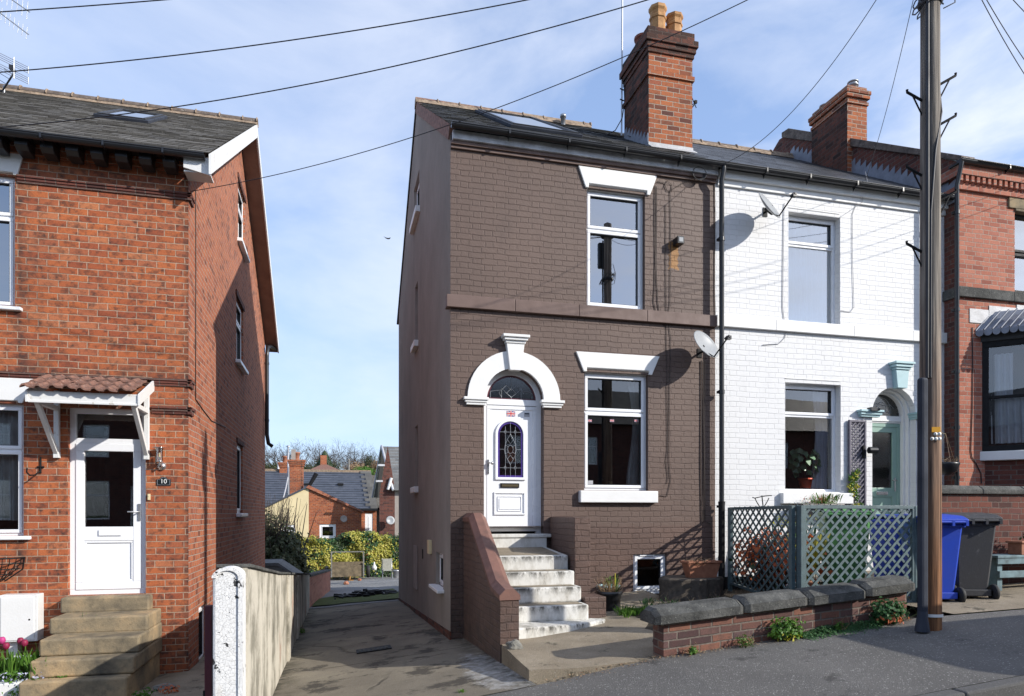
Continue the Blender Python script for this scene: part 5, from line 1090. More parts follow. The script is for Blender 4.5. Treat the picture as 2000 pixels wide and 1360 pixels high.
# canopy
ca0, cz0 = onY(58, 800, 9.55); ca1, _ = onY(272, 800, 9.55)
CY, CZ0, CZ1 = 9.50, 1.37, 1.47
mb = MB(); mb.box(ca0, ca1, CY, CY + .03, 1.36, 1.49); mb.box(ca0, ca1, CY - .012, CY + .0, 1.345, 1.375)
cn = mb.build('door_canopy', M['wood_white'], lh, bevel=.005)
mb = MB(); TZ1 = 1.78; n = int((ca1 - ca0 + .06) / .15)
for c_ in range(3):
    t0, t1 = c_ / 3 - .04, (c_ + 1) / 3
    y0, y1 = CY - .07 + (YL - CY + .04) * t0, CY - .07 + (YL - CY + .04) * t1; z0, z1 = 1.50 + (TZ1 - 1.50) * t0 + .035, 1.50 + (TZ1 - 1.50) * t1 + .01
    for i in range(n):
        x0 = ca0 - .05 + i * .15 + random.uniform(-.006, .006); dz = random.uniform(-.01, .012); prof_ = [(0, .0), (.02, .028), (.05, .034), (.075, .012), (.10, .004), (.135, .004), (.15, .0)]
        vs = []
        for (y, z) in ((y0, z0 + dz), (y1, z1)):
            vs += [Vector((x0 + a, y, z + b)) for a, b in prof_] + [Vector((x0 + a, y, z + b - .022)) for a, b in prof_]
        k = len(prof_); fs = [(i_, i_ + 1, 2 * k + i_ + 1, 2 * k + i_) for i_ in range(k - 1)] + [(k + i_ + 1, k + i_, i_, i_ + 1) for i_ in range(k - 1)] + [(0, 2 * k, 3 * k, k), (k - 1, 2 * k - 1, 4 * k - 1, 3 * k - 1)]
        mb.add(vs, fs)
mb.build('pantiles', M['canopy_tile'], cn)
mb = MB(); mb.box(ca0, ca1, YL - .03, YL - .002, 1.76, 1.84); mb.build('mortar_flashing', M['mortar'], cn, bevel=.01)
slopeboard(CY - .02, 1.45, YL, 1.76, ca1, ca1 + .022, -.10, .04, 'bargeboard', 'wood_white', cn); slopeboard(CY - .02, 1.45, YL, 1.76, ca0 - .022, ca0, -.10, .04, 'bargeboard', 'wood_white', cn)
for xb in (fl_(113, 0)[0], fl_(291, 0)[0] - .02):
    mb = MB(); mb.box(xb - .03, xb + .03, YL - .06, YL - .002, .74, 1.60); mb.box(xb - .028, xb + .028, CY + .03, YL - .062, 1.34, 1.40); mb.box(xb - .03, xb + .035, YL - .075, YL - .002, .72, .80)
    P, Q = Vector((xb, YL - .06, .80)), Vector((xb, CY + .06, 1.36)); d = (Q - P).normalized(); nn = Vector((0, d.z, -d.y)) * .032
    mb.add([Vector((xb + s_, 0, 0)) * 0 + Vector((xb + s_, p.y, p.z)) + k_ for s_ in (-.026, .026) for p, k_ in ((P, nn), (Q, nn), (Q, -nn), (P, -nn))], [(0, 1, 2, 3), (7, 6, 5, 4), (0, 4, 5, 1), (1, 5, 6, 2), (2, 6, 7, 3), (3, 7, 4, 0)])
    mb.build('canopy_bracket', M['wood_white'], cn, bevel=.004)
# ---- fittings on the left front
a, b = fl_(316, 911); lp = MB(); lp.lathe(FL(a, b, 0), [(.058, 0), (.058, .018), (.03, .028), (.014, .05), (.012, .09)], 20, axis=(0, -1, 0)); lp.tube([FL(a - .01, b, .08), FL(a - .01, b + .06, .085)], .01, 8)
wl = lp.build('wall_light', M['chrome'], lh); mb = MB(); mb.lathe(FL(a - .01, b + .06, .085), [(.042, 0), (.042, .185)], 20); mb.build('glass_tube', M['glass'], wl)
mb = MB(); mb.lathe(FL(a - .01, b + .245, .085), [(0, .012), (.085, .004), (.085, 0), (0, 0)], 20); mb.lathe(FL(a - .01, b + .055, .085), [(0, 0), (.045, 0), (.045, .012), (0, .012)], 20); mb.tube([FL(a - .01, b + .06, .085), FL(a - .01, b + .12, .085)], .014, 8); mb.build('lamp_cap', M['chrome'], wl)
mb = MB(); mb.tube([FL(a - .01, b + .12, .085), FL(a - .01, b + .175, .085)], [.014, .010], 8); mb.build('bulb', M['cream'], wl)
a, b = fl_(320, 941); hw, hb = .088, .052
mb = MB(); sh = lambda k: [(a - hw * k, b - hb * k), (a + hw * k, b - hb * k), (a + hw * k, b + hb * .55 * k), (a + hw * .62 * k, b + hb * .62 * k)] + [(a + hw * .55 * k * math.cos(t * math.pi / 8), b + hb * .62 * k + hb * .62 * k * math.sin(t * math.pi / 8)) for t in range(9)] + [(a - hw * .62 * k, b + hb * .62 * k), (a - hw * k, b + hb * .55 * k)]
mb.ext(FL, sh(1), 0, .012); pq = mb.build('number_plaque', M['plaque'], lh)
mb = MB(); A_, B2 = sh(.90), sh(.84)
for i in range(len(A_)): j = (i + 1) % len(A_); mb.face([FL(*A_[i], .0128), FL(*A_[j], .0128), FL(*B2[j], .0128), FL(*B2[i], .0128)])
mb.build('plaque_border', M['came'], pq)
def text(parent, s, loc, size, m, rot, name='lettering', ext=.001):
    cu = bpy.data.curves.new(name, 'FONT'); cu.body = s; cu.size = size; cu.align_x = 'CENTER'; cu.align_y = 'CENTER'; cu.extrude = ext
    o = bpy.data.objects.new(name, cu); C.objects.link(o); dg = bpy.context.evaluated_depsgraph_get(); me = bpy.data.meshes.new_from_object(o.evaluated_get(dg)); bpy.data.objects.remove(o)
    o = bpy.data.objects.new(name, me); C.objects.link(o); me.materials.clear(); me.materials.append(M[m]); me.transform(Matrix.Translation(loc) @ rot); o.parent = parent; return o
RFX = Matrix.Rotation(math.pi / 2, 4, 'X')
text(pq, "10", FL(a, b + .002, .0135), .085, 'white_flat', RFX)
a, b = fl_(291.5, 971); mb = MB(); mb.box(a - .016, a + .016, b - .042, b + .042, 0, .022, 0, FL); mb.lathe(FL(a, b + .01, .022), [(.008, 0), (.008, .003), (0, .003)], 10, axis=(0, -1, 0)); mb.build('door_bell', M['cream'], lh, bevel=.003)
a0, b0 = fl_(12, 1250); a1, b1 = fl_(86, 1158); mb = MB(); mb.box(a0, a1, b0, b1, 0, .20, 0, FL); mbx = mb.build('meter_box', M['wood_white'], lh, bevel=.008)
mb = MB(); mb.box(a0 + .02, a1 - .035, b0 + .02, b1 - .03, .2, .208, 0, FL); mb.lathe(FL(a1 - .09, b0 + .28, .208), [(.012, 0), (.012, .004), (0, .004)], 10, axis=(0, -1, 0), mi=1); mb.build('meter_door', [M['white_stone'], M['black_iron']], mbx, bevel=.004)
mb = MB(); mb.box((a0 + a1) / 2 - .14, (a0 + a1) / 2 - .04, b0 - .4, b0, .02, .12, 0, FL); mb.build('meter_pipe', M['wood_white'], mbx)
# steps of the left house
ls_ = thing('stone_steps', 'flight of five worn sandstone steps to the door under the tiled canopy', 'steps', (-3, 9.2, -2.1))
for i, (xl, xr, yt, yb, Yf) in enumerate(((117, 297, 1166, 1193, 10.06), (96, 288, 1205, 1237, 9.78), (76, 272, 1246, 1275, 9.50), (57, 262, 1287, 1315, 9.22), (35, 248, 1328, 1358, 8.94))):
    z = (-1.10, -1.29, -1.48, -1.68, -1.88)[i]; w_ = Yf / (cth - ((xl + xr) / 2 - 1000) / 1333 * sth); Yf = (HY - yt) / 1333 ; d = ray((xl + xr) / 2, yt); s_ = z / d.z; Yf = min(10.12, d.y * s_)
    X0, X1 = onY(xl, yt, Yf)[0], onY(xr, yt, Yf)[0]
    if i == 0: X0, X1 = onY(117, yt, Yf)[0], onY(291, yt, Yf)[0]
    mb = MB(); mb.box(X0, X1, Yf, YL - .002 - .0 * i, z - (.20 if i < 4 else .4), z - .001 * i); mb.build('step', M['stone'], ls_, bevel=.022)
mb = MB(); mb.ext(lambda a, b, c: Vector((c, a, b)), [(YL - .003, -2.6), (9.0, -2.6), (9.0, -2.05), (9.5, -1.70), (YL - .003, -1.32)], -2.62, -2.50); mb.build('side_brickwork', M['brick_l'], ls_)
# ================================================================ GARDEN WALL, DRIVEWAY WALL, GATE POST
def shear(o, k, x0):
    for v in o.data.vertices: v.co.z += k * (v.co.x - x0)
gwl = thing('garden_wall', 'low dark brick garden wall with chamfered grey stone copings along the pavement', 'wall', (4.5, 6.2, -1.3))
mb = MB(); mb.box(3.10, 5.99, 6.10, 6.33, -1.75, -1.075); o = mb.build('brickwork', M['brick_wall'], gwl, bevel=.004); shear(o, .078, 3.07)
def cpx(x, y=1180): return onY(x, y, 6.06)[0]
cb = [cpx(1277), cpx(1452), cpx(1577), cpx(1690), cpx(1787)]
for i in range(4):
    x0, x1 = cb[i] + .006, cb[i + 1] - .008; e = .05
    mb = MB(); pr = [(6.02, 0), (6.02, .085), (6.12, .145), (6.31, .145), (6.41, .085), (6.41, 0)]
    pe = [(6.05, 0), (6.05, .07), (6.14, .115), (6.29, .115), (6.38, .07), (6.38, 0)]
    R0 = [Vector((x0, a, b)) for a, b in pe]; R1 = [Vector((x0 + e, a, b)) for a, b in pr]; R2 = [Vector((x1 - e, a, b)) for a, b in pr]; R3 = [Vector((x1, a, b)) for a, b in pe]
    for A, B in ((R0, R1), (R1, R2), (R2, R3)):
        for k in range(6): mb.face([A[k], A[(k + 1) % 6], B[(k + 1) % 6], B[k]])
    mb.face(R0); mb.face(R3[::-1]); o = mb.build('coping_stone', M['coping'], gwl, bevel=.006, recalc=True)
    for v in o.data.vertices: v.co.z += -1.078 + .078 * (v.co.x - 3.07) + random.uniform(-.003, .003) + (0, .004, -.004, .012)[i]
def dwt(Y): return -.42 - .105 * (Y - 5.56) if Y < 8.4 else -.72 - .0875 * (Y - 8.4)
dw = thing('driveway_wall', 'long cream rendered wall with dark streaks running back along the driveway', 'wall', (-.78, 10, -1.9))
mb = MB(); ys = [5.56, 6.5, 7.4, 8.4, 10, 12, 14, 16, 18]
for i in range(len(ys) - 1):
    y0, y1 = ys[i], ys[i + 1]; a, b = dwt(y0), dwt(y1)
    mb.face([Vector((-.66, y0, -3.4)), Vector((-.66, y1, -3.4)), Vector((-.66, y1, b)), Vector((-.66, y0, a))]); mb.face([Vector((-.86, y0, -3.4)), Vector((-.86, y0, a)), Vector((-.86, y1, b)), Vector((-.86, y1, -3.4))]); mb.face([Vector((-.66, y0, a)), Vector((-.66, y1, b)), Vector((-.86, y1, b)), Vector((-.86, y0, a))])
mb.face([Vector((-.66, 5.56, -3)), Vector((-.66, 5.56, dwt(5.56))), Vector((-.86, 5.56, dwt(5.56))), Vector((-.86, 5.56, -3))]); mb.build('rendered_wall', M['cream_wall'], dw)
mb = MB()
for i in range(len(ys) - 1):
    y0, y1 = ys[i] + .003, ys[i + 1] - .003; a, b = dwt(y0) + random.uniform(0, .006), dwt(y1) + random.uniform(0, .006)
    mb.add([Vector((x, y, z + h)) for x in (-.885, -.635) for y, z in ((y0, a), (y1, b)) for h in (.0, .028)], [(0, 1, 3, 2), (4, 6, 7, 5), (0, 4, 5, 1), (2, 3, 7, 6), (0, 2, 6, 4), (1, 5, 7, 3)])
mb.build('capping', M['coping'], dw, bevel=.006, recalc=True)
for yy in (9.9, 12.2):
    mb = MB(); mb.box(-.66, -.63, yy, yy + .34, -3.2, dwt(yy + .34) - .01); mb.build('pilaster', M['cream_wall'], dw, bevel=.006)
bw = thing('yard_wall', 'low red brick wall continuing beyond the cream driveway wall', 'wall', (-.7, 21, -2.6))
mb = MB(); mb.add([Vector((x, y, z)) for (x, y) in ((-.86, 18), (-.66, 18), (-.20, 24.5), (-.42, 24.5)) for z in (-3.4, -1.62 - .06 * (y - 18))], [(0, 1, 7, 6), (2, 4, 5, 3), (0, 2, 3, 1), (4, 6, 7, 5), (1, 3, 5, 7)]); mb.build('brickwork', M['brick_r'], bw, recalc=True)
mb = MB(); mb.add([Vector((x, y, z)) for (x, y) in ((-.88, 18), (-.63, 18), (-.17, 24.53), (-.45, 24.53)) for z in (-1.62 - .06 * (y - 18) + .001, -1.57 - .06 * (y - 18))], [(0, 1, 7, 6), (2, 4, 5, 3), (0, 2, 3, 1), (4, 6, 7, 5), (1, 3, 5, 7)]); mb.build('capping', M['coping'], bw, recalc=True)
gp_ = thing('gate_post', 'round topped stone gate post with peeling white paint at the driveway entrance', 'gate post', (-.77, 5.45, -1.9))
mb = MB(); a0, a1, yf = -.872, -.668, 5.34; c = (a0 + a1) / 2; r = (a1 - a0) / 2; zt = -.40
prof = [(a0, -2.2), (a1, -2.2)] + [(c + r * math.cos(t * math.pi / 14), zt - r * .72 + r * .72 * math.sin(t * math.pi / 14)) for t in range(15)]
mb.ext(front(yf), prof, -.22, 0); mb.build('shaft', M['post'], gp_, bevel=.02)
mb = MB(); i0 = [(c + (r - .03) * k[0], k[1]) for k in ((-1, -2.2), (1, -2.2))]
for i in range(14):
    t0, t1 = i * math.pi / 14, (i + 1) * math.pi / 14; P = [(c + q_ * math.cos(t), zt - r * .72 + q_ * .72 * math.sin(t)) for q_, t in ((r - .028, t0), (r + .004, t0), (r + .004, t1), (r - .028, t1))]
    mb.add([front(yf)(a, b, -.02) for a, b in P] + [front(yf)(a, b, .012) for a, b in P], [(4, 5, 6, 7), (0, 4, 7, 3), (1, 2, 6, 5)])
mb.box(a1 - .028, a1 + .004, yf - .012, yf + .02, -2.2, zt - r * .72); mb.build('raised_rim', M['post'], gp_)
mg = thing('maroon_gate_post', 'slim maroon painted post beside the white gate post', 'post', (-.94, 5.6, -1.9))
mb = MB(); xa = onY(399, 1200, 5.55)[0]; xb = onY(413, 1200, 5.55)[0]; mb.box(xa, xb, 5.55, 5.62, -2.2, -.70); mb.build('shaft', M['maroon'], mg, bevel=.006); mb = MB(); mb.lathe((xa + .0, 5.56, -1.42), [(.012, 0), (.012, .08)], 8); mb.build('hinge', M['black_iron'], mg)
# drain cover
mb = MB(); xx, yy = onZ(730, 1243, -1.75); D0 = Vector((xx, yy, Hd(xx, yy) + .012))
mb.box(xx - .24, xx + .24, yy - .16, yy + .16, D0.z - .02, D0.z + .006, 0); 
for i in range(7): mb.box(xx - .21 + i * .062, xx - .18 + i * .062, yy - .13, yy + .13, D0.z + .006, D0.z + .012, 1)
dc_ = mb.build('drain_cover', [M['black_iron'], M['coping']])
for v in dc_.data.vertices: v.co.z += (H(xx, v.co.y) - H(xx, yy)) + (H(v.co.x, yy) - H(xx, yy))
tag(dc_, 'rectangular iron drain cover set in the driveway', 'drain cover')
# ================================================================ TELEGRAPH POLE AND WIRES
PX, PY, PZT = 5.785, 5.60, 6.35
tp = thing('telegraph_pole', 'tall weathered wooden telegraph pole standing on the pavement', 'telegraph pole', (PX, PY, -1.15))
def rad(z): return .102 - .0026 * (z + 1.15)
mb = MB(); zs = [-1.6 + i * .4 for i in range(21)]; mb.lathe((PX, PY, 0), [(rad(z) + .002 * noise.noise(Vector((z * 2, 1, 4))), z) for z in zs if z < PZT] + [(.085, PZT), (0, PZT + .05)], 28)
mb.build('shaft', M['pole'], tp)
sp_ = lambda y: (HY - y) / 194.0
mb = MB(); cxx = PX - .160; mb.box(cxx - .035, cxx + .05, PY - .095, PY - .02, -1.12, sp_(742)); mb.build('cable_guard', M['grey_plastic'], tp, bevel=.025)
mb = MB(); mb.lathe((cxx - .02, PY - .08, -1.17), [(.068, 0), (.062, .05), (.045, .16), (.04, .2)], 20); mb.build('guard_foot', M['grey_plastic'], tp)
mb = MB(); mb.tube([(PX - .10, PY - .06, sp_(742)), (PX - .095, PY - .06, 3), (PX - .09, PY - .055, 6.0)], .018, 8); mb.tube([(PX - .075, PY - .075, sp_(742)), (PX - .07, PY - .075, 3.0), (PX - .03, PY - .09, 3.6), (PX + .06, PY - .075, 4.0), (PX + .09, PY - .02, 4.25)], .011, 8); mb.build('riser_cable', M['cable'], tp)
for (y, s_) in ((162, 1), (240, 1), (388, 1), (192, -1), (338, -1), (487, -1)):
    z = sp_(y); q_ = rad(z); mb = MB(); d = Vector((s_ * .93, -.37 if s_ > 0 else .2, 0)).normalized(); A = Vector((PX, PY, z - .04)) + d * (q_ - .02); B = A + d * .17 + Vector((0, 0, .09))
    mb.tube([A, B, B + Vector((0, 0, .025))], .013, 6); mb.tube([Vector((PX, PY, z - .19)) + d * (q_ - .01), A + d * .11 + Vector((0, 0, .05))], .008, 5); mb.build('step_iron', M['black_iron'], tp)
mb = MB(); mb.box(PX - .17, PX + .13, PY - .20, PY - .08, 5.42, 5.98); mb.build('junction_box', M['black_plastic'], tp, bevel=.03)
mb = MB(); mb.lathe((PX, PY, 6.05), [(.10, 0), (.15, .02), (.15, .07), (.10, .09)], 16); mb.build('pole_cap_ring', M['cable'], tp)
mb = MB(); mb.lathe((PX, PY, 5.1), [(.10, 0), (.115, .02), (.115, .05), (.10, .07)], 16)
for k in range(7):
    a_ = k * .9; mb.tube([Vector((PX + .1 * math.cos(a_ + t * .35), PY + .1 * math.sin(a_ + t * .35) - .03, 5.12 + .10 * k / 7 + .12 * math.sin(t * .7 + k))) + Vector((math.cos(a_ + t * .35), math.sin(a_ + t * .35), 0)) * (.03 + .05 * math.sin(t * .5)) for t in range(8)], .007, 5)
mb.tube([(PX + .10, PY - .06, 5.05), (PX + .2, PY - .1, 5.1), (PX + .22, PY - .08, 5.3), (PX + .12, PY, 5.5)], .006, 5); mb.build('cable_clamp', M['cable'], tp)
# tags
cd = Vector((-PX, -PY, 0)).normalized(); rr_ = Vector((-cd.y, cd.x, 0)); ang = math.atan2(cd.y, cd.x) + .42; nd = Vector((math.cos(ang), math.sin(ang), 0)); rdir = Vector((-nd.y, nd.x, 0))
FT_ = lambda a, b, c: Vector((PX, PY, b)) + nd * (.106 + c) + rdir * a
mb = MB(); mb.box(-.035, .045, sp_(847), sp_(837), 0, .006, 0, FT_); mb.build('yellow_tag', M['yellow'], tp)
mb = MB()
discs = [(.0, 850.5, 'S'), (.036, 850.5, '2'), (-.032, 859.5, '8'), (.004, 859.5, '5'), (.038, 859.5, '1')]
for a, y, ch_ in discs: mb.lathe(FT_(a, sp_(y), .0), [(.0175, 0), (.0175, .006), (0, .006)], 14, axis=nd)
nt = mb.build('number_discs', M['white_flat'], tp)
rot = Matrix((( rdir.x, 0, nd.x, 0), (rdir.y, 0, nd.y, 0), (0, 1, 0, 0), (0, 0, 0, 1)))
for a, y, ch_ in discs: text(nt, ch_, FT_(a, sp_(y), .0065), .026, 'plaque', rot, ext=.0005)
mb = MB(); mb.lathe((PX, PY, sp_(1203)), [(.112, 0), (.112, .03)], 24); mb.build('white_band', M['white_flat'], tp)
T = Vector((PX, PY - .05, 6.1))
def wire(end, ctl, r=.006, start=T, m='cable', label='', n=40):
    end = Vector(end); crv = lambda s_: [start.lerp(end, i / n) - Vector((0, 0, 4 * s_ * (i / n) * (1 - i / n))) for i in range(n + 1)]
    def yat(s_):                                   # row of the photograph where the wire crosses column ctl[0]
        pr = []
        for P in crv(s_):
            u_ = P.x * cth - P.y * sth; w_ = P.x * sth + P.y * cth; pr.append((CX + FPX * u_ / w_, HY - FPX * P.z / w_))
        for a, b in zip(pr, pr[1:]):
            if (a[0] - ctl[0]) * (b[0] - ctl[0]) <= 0: return a[1] + (b[1] - a[1]) * (ctl[0] - a[0]) / (b[0] - a[0] + 1e-9)
        return None
    lo, hi = -.05, 2.0
    for _ in range(30):
        md = (lo + hi) / 2; y = yat(md)
        if y is None or y > ctl[1]: hi = md
        else: lo = md
    mb = MB(); mb.tube(crv(max(0, lo)), r, 5)
    return tag(mb.build('overhead_wire', M[m]), label, 'wire', 'telephone wires fanning out from the pole')
def W3(x, y, Y): a, b = onY(x, y, Y); return Vector((a, Y, b))
wire(W3(-160, 33, 8.5), (320, 0), label='topmost overhead wire, crossing the upper left corner of the sky')
wire(W3(-160, 152, 8.6), (1030, 0), label='overhead wire passing just above the left roof, second from the top')
wire(W3(-160, 260, 9.2), (1265, 0), label='overhead wire crossing the slope of the left house roof')
wire(W3(372, 374, YL - .02), (1460, 0), r=.005, label='overhead wire from the corner of the orange brick house past the chimney')
wire(W3(1400, 325, 9.42), (1640, 105), r=.0045, label='overhead wire dropping to the gutter above the brown house downpipe')
wire(W3(1690, 352, 9.42), (1738, 190), r=.004, label='overhead wire dropping to the white house eaves beside the pole')
wire(W3(2160, 300, 9.0), (1950, 60), r=.005, label='lower of the two close wires at the top right corner'); wire(W3(2170, 270, 9.0), (1962, 58), r=.005, label='upper of the two close wires at the top right corner')
wire(W3(2300, 170, 9.0), (1990, 12), r=.005, label='single short wire in the extreme top right corner')
# ================================================================ DISHES AND AERIALS
def dish(px, py, Y, n, label, wallpt, tilt=0, sc=1.0):
    a, b = onY(px, py, Y); O = Vector((a, Y, b)); t = thing('satellite_dish', label, 'satellite dish', wallpt, 'satellite dishes on the house fronts')
    n = Vector(n).normalized(); u = n.cross(Vector((0, 0, 1))).normalized(); v = u.cross(n)
    mb = MB(); vs = []; K, J = 28, 6; ra, rb = .29 * sc, .245 * sc
    for off in (0, -.008):
        for j in range(J + 1):
            q_ = j / J
            for k in range(K):
                th = 2 * math.pi * k / K; vs.append(O + u * ra * q_ * math.cos(th) + v * rb * q_ * math.sin(th) + n * (.055 * q_ * q_ - .055 + off))
    L_ = (J + 1) * K; fs = []
    for j in range(J):
        for k in range(K):
            a_, b_, c_, d_ = j * K + k, j * K + (k + 1) % K, (j + 1) * K + (k + 1) % K, (j + 1) * K + k
            fs.append((a_, d_, c_, b_)); fs.append((L_ + a_, L_ + b_, L_ + c_, L_ + d_))
    for k in range(K): fs.append((J * K + k, L_ + J * K + k, L_ + J * K + (k + 1) % K, J * K + (k + 1) % K))
    mb.add(vs, fs, smooth=True); mb.build('reflector', M['dish'], t)
    bot = O - v * rb * .95; lnb = O + n * .34 * sc - v * rb * .55
    mb = MB(); mb.tube([O - n * .07 - v * rb * .4, bot + n * .02 - v * .02, lnb], .011, 6); mb.build('feed_arm', M['black_iron'], t)
    mb = MB(); mb.tube([lnb - n * .02, lnb + n * .03], .026, 12); mb.tube([lnb - n * .02, lnb - n * .05], [.03, .026], 12); mb.box(lnb.x - .02, lnb.x + .04, lnb.y - .03, lnb.y + .03, lnb.z - .035, lnb.z + .02); mb.build('receiver', M['black_plastic'], t)
    W_ = Vector(wallpt); back = O - n * .08
    mb = MB(); mb.tube([W_, W_ + Vector((0, -.16, 0)), W_ + Vector((0, -.18, .03)), Vector((W_.x, W_.y - .18, back.z + .02))], .017, 8); mb.tube([Vector((W_.x, W_.y - .18, back.z)), back, O - n * .05], .02, 8)
    mb.box(W_.x - .04, W_.x + .04, W_.y - .012, W_.y - .001, W_.z - .07, W_.z + .07); mb.build('wall_bracket', M['black_iron'], t); return t
dish(1380, 672, 9.33, (.40, -.78, .44), 'grey satellite dish on the brown house beside the downpipe', (onY(1366, 690, YB)[0], YB, onY(1366, 690, YB)[1]))
dish(1504, 401, 9.33, (.46, -.72, .48), 'grey satellite dish high on the white house beside its upper window', (onY(1494, 415, YB)[0], YB, onY(1494, 415, YB)[1]))
am = thing('tv_aerial', 'tall thin aerial mast strapped to the back of the brown house chimney', 'aerial', (5.15, 11.9, 7.0))
a, b = onY(1214, 255, 11.95); mb = MB(); mb.tube([(a, 11.95, b - .1), (a + .02, 11.95, b + 3.4)], .016, 8); mb.build('mast', M['galv'], am)
mb = MB()
for z in (b + .55, b + .75, b + .95): mb.tube([(a - .05, 11.9, z), (a + .1, 11.97, z + .02)], .012, 5)
mb.tube([(a + .02, 11.9, b + 1), (a + .04, 11.9, b + .5), (a - .01, 11.9, b + .2), (a - .15, 11.9, b - .05), (a - .4, 11.9, b - .2)], .009, 5); mb.tube([(a + .03, 11.9, b + .9), (a + .07, 11.9, b + .3), (a + .06, 11.9, b - .1), (a + .02, 11.6, b - .3)], .009, 5); mb.build('clamps', M['cable'], am)
mb = MB(); mb.tube([(a - .55, 11.6, b + 3.0), (a + .55, 12.3, b + 3.05)], .010, 5)
for k in range(9): c_ = Vector((a - .55 + k * .137, 11.6 + k * .0875, b + 3.0)); mb.tube([c_ - Vector((0, 0, .12)), c_ + Vector((0, 0, .12))], .005, 4)
mb.build('array', M['galv'], am)
sa = thing('tv_aerial', 'tiny black aerial bracket on the right side of the brown house chimney', 'aerial', (6.15, 11.2, 7.3)); a, b = onY(1358, 200, 11.2)
mb = MB(); mb.tube([(a - .08, 11.2, b + .1), (a + .02, 11.2, b - .1)], .008, 5); mb.tube([(a - .08, 11.2, b - .08), (a, 11.2, b)], .008, 5); mb.tube([(a - .06, 11.2, b - .1), (a + .02, 11.2, b)], .01, 5); mb.box(a - .02, a + .03, 11.18, 11.22, b - .02, b + .03); mb.build('bracket', M['black_iron'], sa)
la = thing('tv_aerial', 'aerial with a flat double grid reflector above the ridge of the left house', 'aerial', (-7.0, 15, 8.1))
P = W3(8, 190, 14.9); mb = MB(); mb.tube([P - Vector((0, 0, .5)), P + Vector((.0, 0, .22))], .02, 8); mb.build('mast', M['galv'], la)
C0 = W3(27, 133, 14.6); mb = MB(); mb.tube([P + Vector((-.4, 0, -.15)), P + Vector((0, -.05, .1)), C0 + Vector((-.02, .1, 0)), C0], .016, 6)
for k in range(8): c_ = (P + Vector((-.4, 0, -.15))).lerp(C0, k / 8); mb.tube([c_ + Vector((-.09, 0, .05)), c_ + Vector((.09, 0, -.05))], .005, 4)
mb.box(C0.x - .07, C0.x, C0.y - .03, C0.y + .03, C0.z - .04, C0.z + .04); mb.build('boom', M['cable'], la)
mb = MB()
for s_ in (-1, 1):
    c_ = C0 + Vector((0, 0, s_ * .1))
    for k in range(4): z = (k - 1.5) * .038; mb.tube([c_ + Vector((-.21, -.06, z + .05)), c_ + Vector((.21, .06, z - .07))], .006, 4)
    for e_, zz in ((-.21, .05), (.21, -.07), (0, 0)): mb.tube([c_ + Vector((e_, e_ * .3, zz - .07)), c_ + Vector((e_, e_ * .3, zz + .07))], .007, 4)
mb.tube([C0 - Vector((0, 0, .2)), C0 + Vector((0, 0, .2))], .012, 5); mb.build('reflector_grid', M['galv'], la)
lb = thing('tv_aerial', 'long thin aerial boom with short rods in the top left corner', 'aerial', (-7.2, 15, 9))
mb = MB(); A, B = W3(-60, -20, 14), W3(56, 68, 14); A2, B2 = W3(-20, -30, 14), W3(58, 24, 14); mb.tube([A, B], .010, 5); mb.tube([A2, B2], .010, 5); mb.tube([A - Vector((1, 0, 2)), A, A2], .02, 6)
for k in range(14): c_ = A.lerp(B, (k + .5) / 14); mb.tube([c_ - Vector((.01, 0, .11)), c_ + Vector((.01, 0, .11))], .005, 4)
for k in range(8): c_ = A2.lerp(B2, (k + .5) / 8); mb.tube([c_ - Vector((.01, 0, .16)), c_ + Vector((.01, 0, .16))], .005, 4)
mb.build('array', M['galv'], lb)
# bird
P = W3(757, 466, 40); mb = MB(); mb.add([P + Vector(v) for v in ((0, 0, .02), (.12, 0, -.03), (0, .05, -.04), (-.25, .1, .14), (-.05, 0, -.02), (.2, .1, .12), (.02, 0, -.05), (-.14, 0, .0), (-.02, .02, .05))], [(7, 4, 1, 0), (7, 6, 1), (0, 3, 4), (0, 5, 1), (7, 8, 1)]); tag(mb.build('bird', M['black_iron']), 'small dark bird flying in the sky between the houses', 'bird')
# ================================================================ TRELLIS
def lattice(t, P, Q, z0, z1, pitch, sw=.028, fr=.04, m='trellis', ax=1.0, fth=.022):
    P = Vector((*P, 0)); Q = Vector((*Q, 0)); r_ = Q - P; L = r_.length; r_.normalize(); nn = Vector((r_.y, -r_.x, 0)); F = lambda a, b, c: P + r_ * a + Vector((0, 0, b)) + nn * c
    LT = L; L = L / ax; F0 = F; F = lambda a, b, c: F0(a * ax, b, c)
    for dirn, c0 in ((1, .004), (-1, -.012)):
        mb = MB(); Hh = z1 - z0; st_ = -Hh
        off = pitch * .5 if dirn < 0 else 0; k = st_ + off
        while k < L:
            # strip line from (k,0) to (k+H, H), clipped to the panel
            t0 = max(0, -k); t1 = min(Hh, L - k)
            if t1 - t0 > .02:
                p, q_ = (k + t0, t0), (k + t1, t1)
                if dirn < 0: p, q_ = (p[0], Hh - p[1]), (q_[0], Hh - q_[1])
                d = Vector((q_[0] - p[0], q_[1] - p[1])); n2 = Vector((-d.y, d.x)).normalized() * sw / 2
                mb.ext(F, [(p[0] + n2.x, z0 + p[1] + n2.y), (q_[0] + n2.x, z0 + q_[1] + n2.y), (q_[0] - n2.x, z0 + q_[1] - n2.y), (p[0] - n2.x, z0 + p[1] - n2.y)], c0, c0 + .008)
            k += pitch
        mb.build('lattice', M[m], t)
    F, L = F0, LT; mb = MB(); ring(mb, F, 0, L, z0, z1, fr, -fth, fth); mb.build('frame', M[m], t, bevel=.004)
    return F
tr = thing('trellis_panel', 'grey green diamond trellis panel along the street above the low wall', 'trellis', (6, 6.9, -1.1), 'trellis panels round the white house garden')
lattice(tr, (5.29, 6.9), (6.88, 6.9), -1.12, .088, .136, sw=.03); 
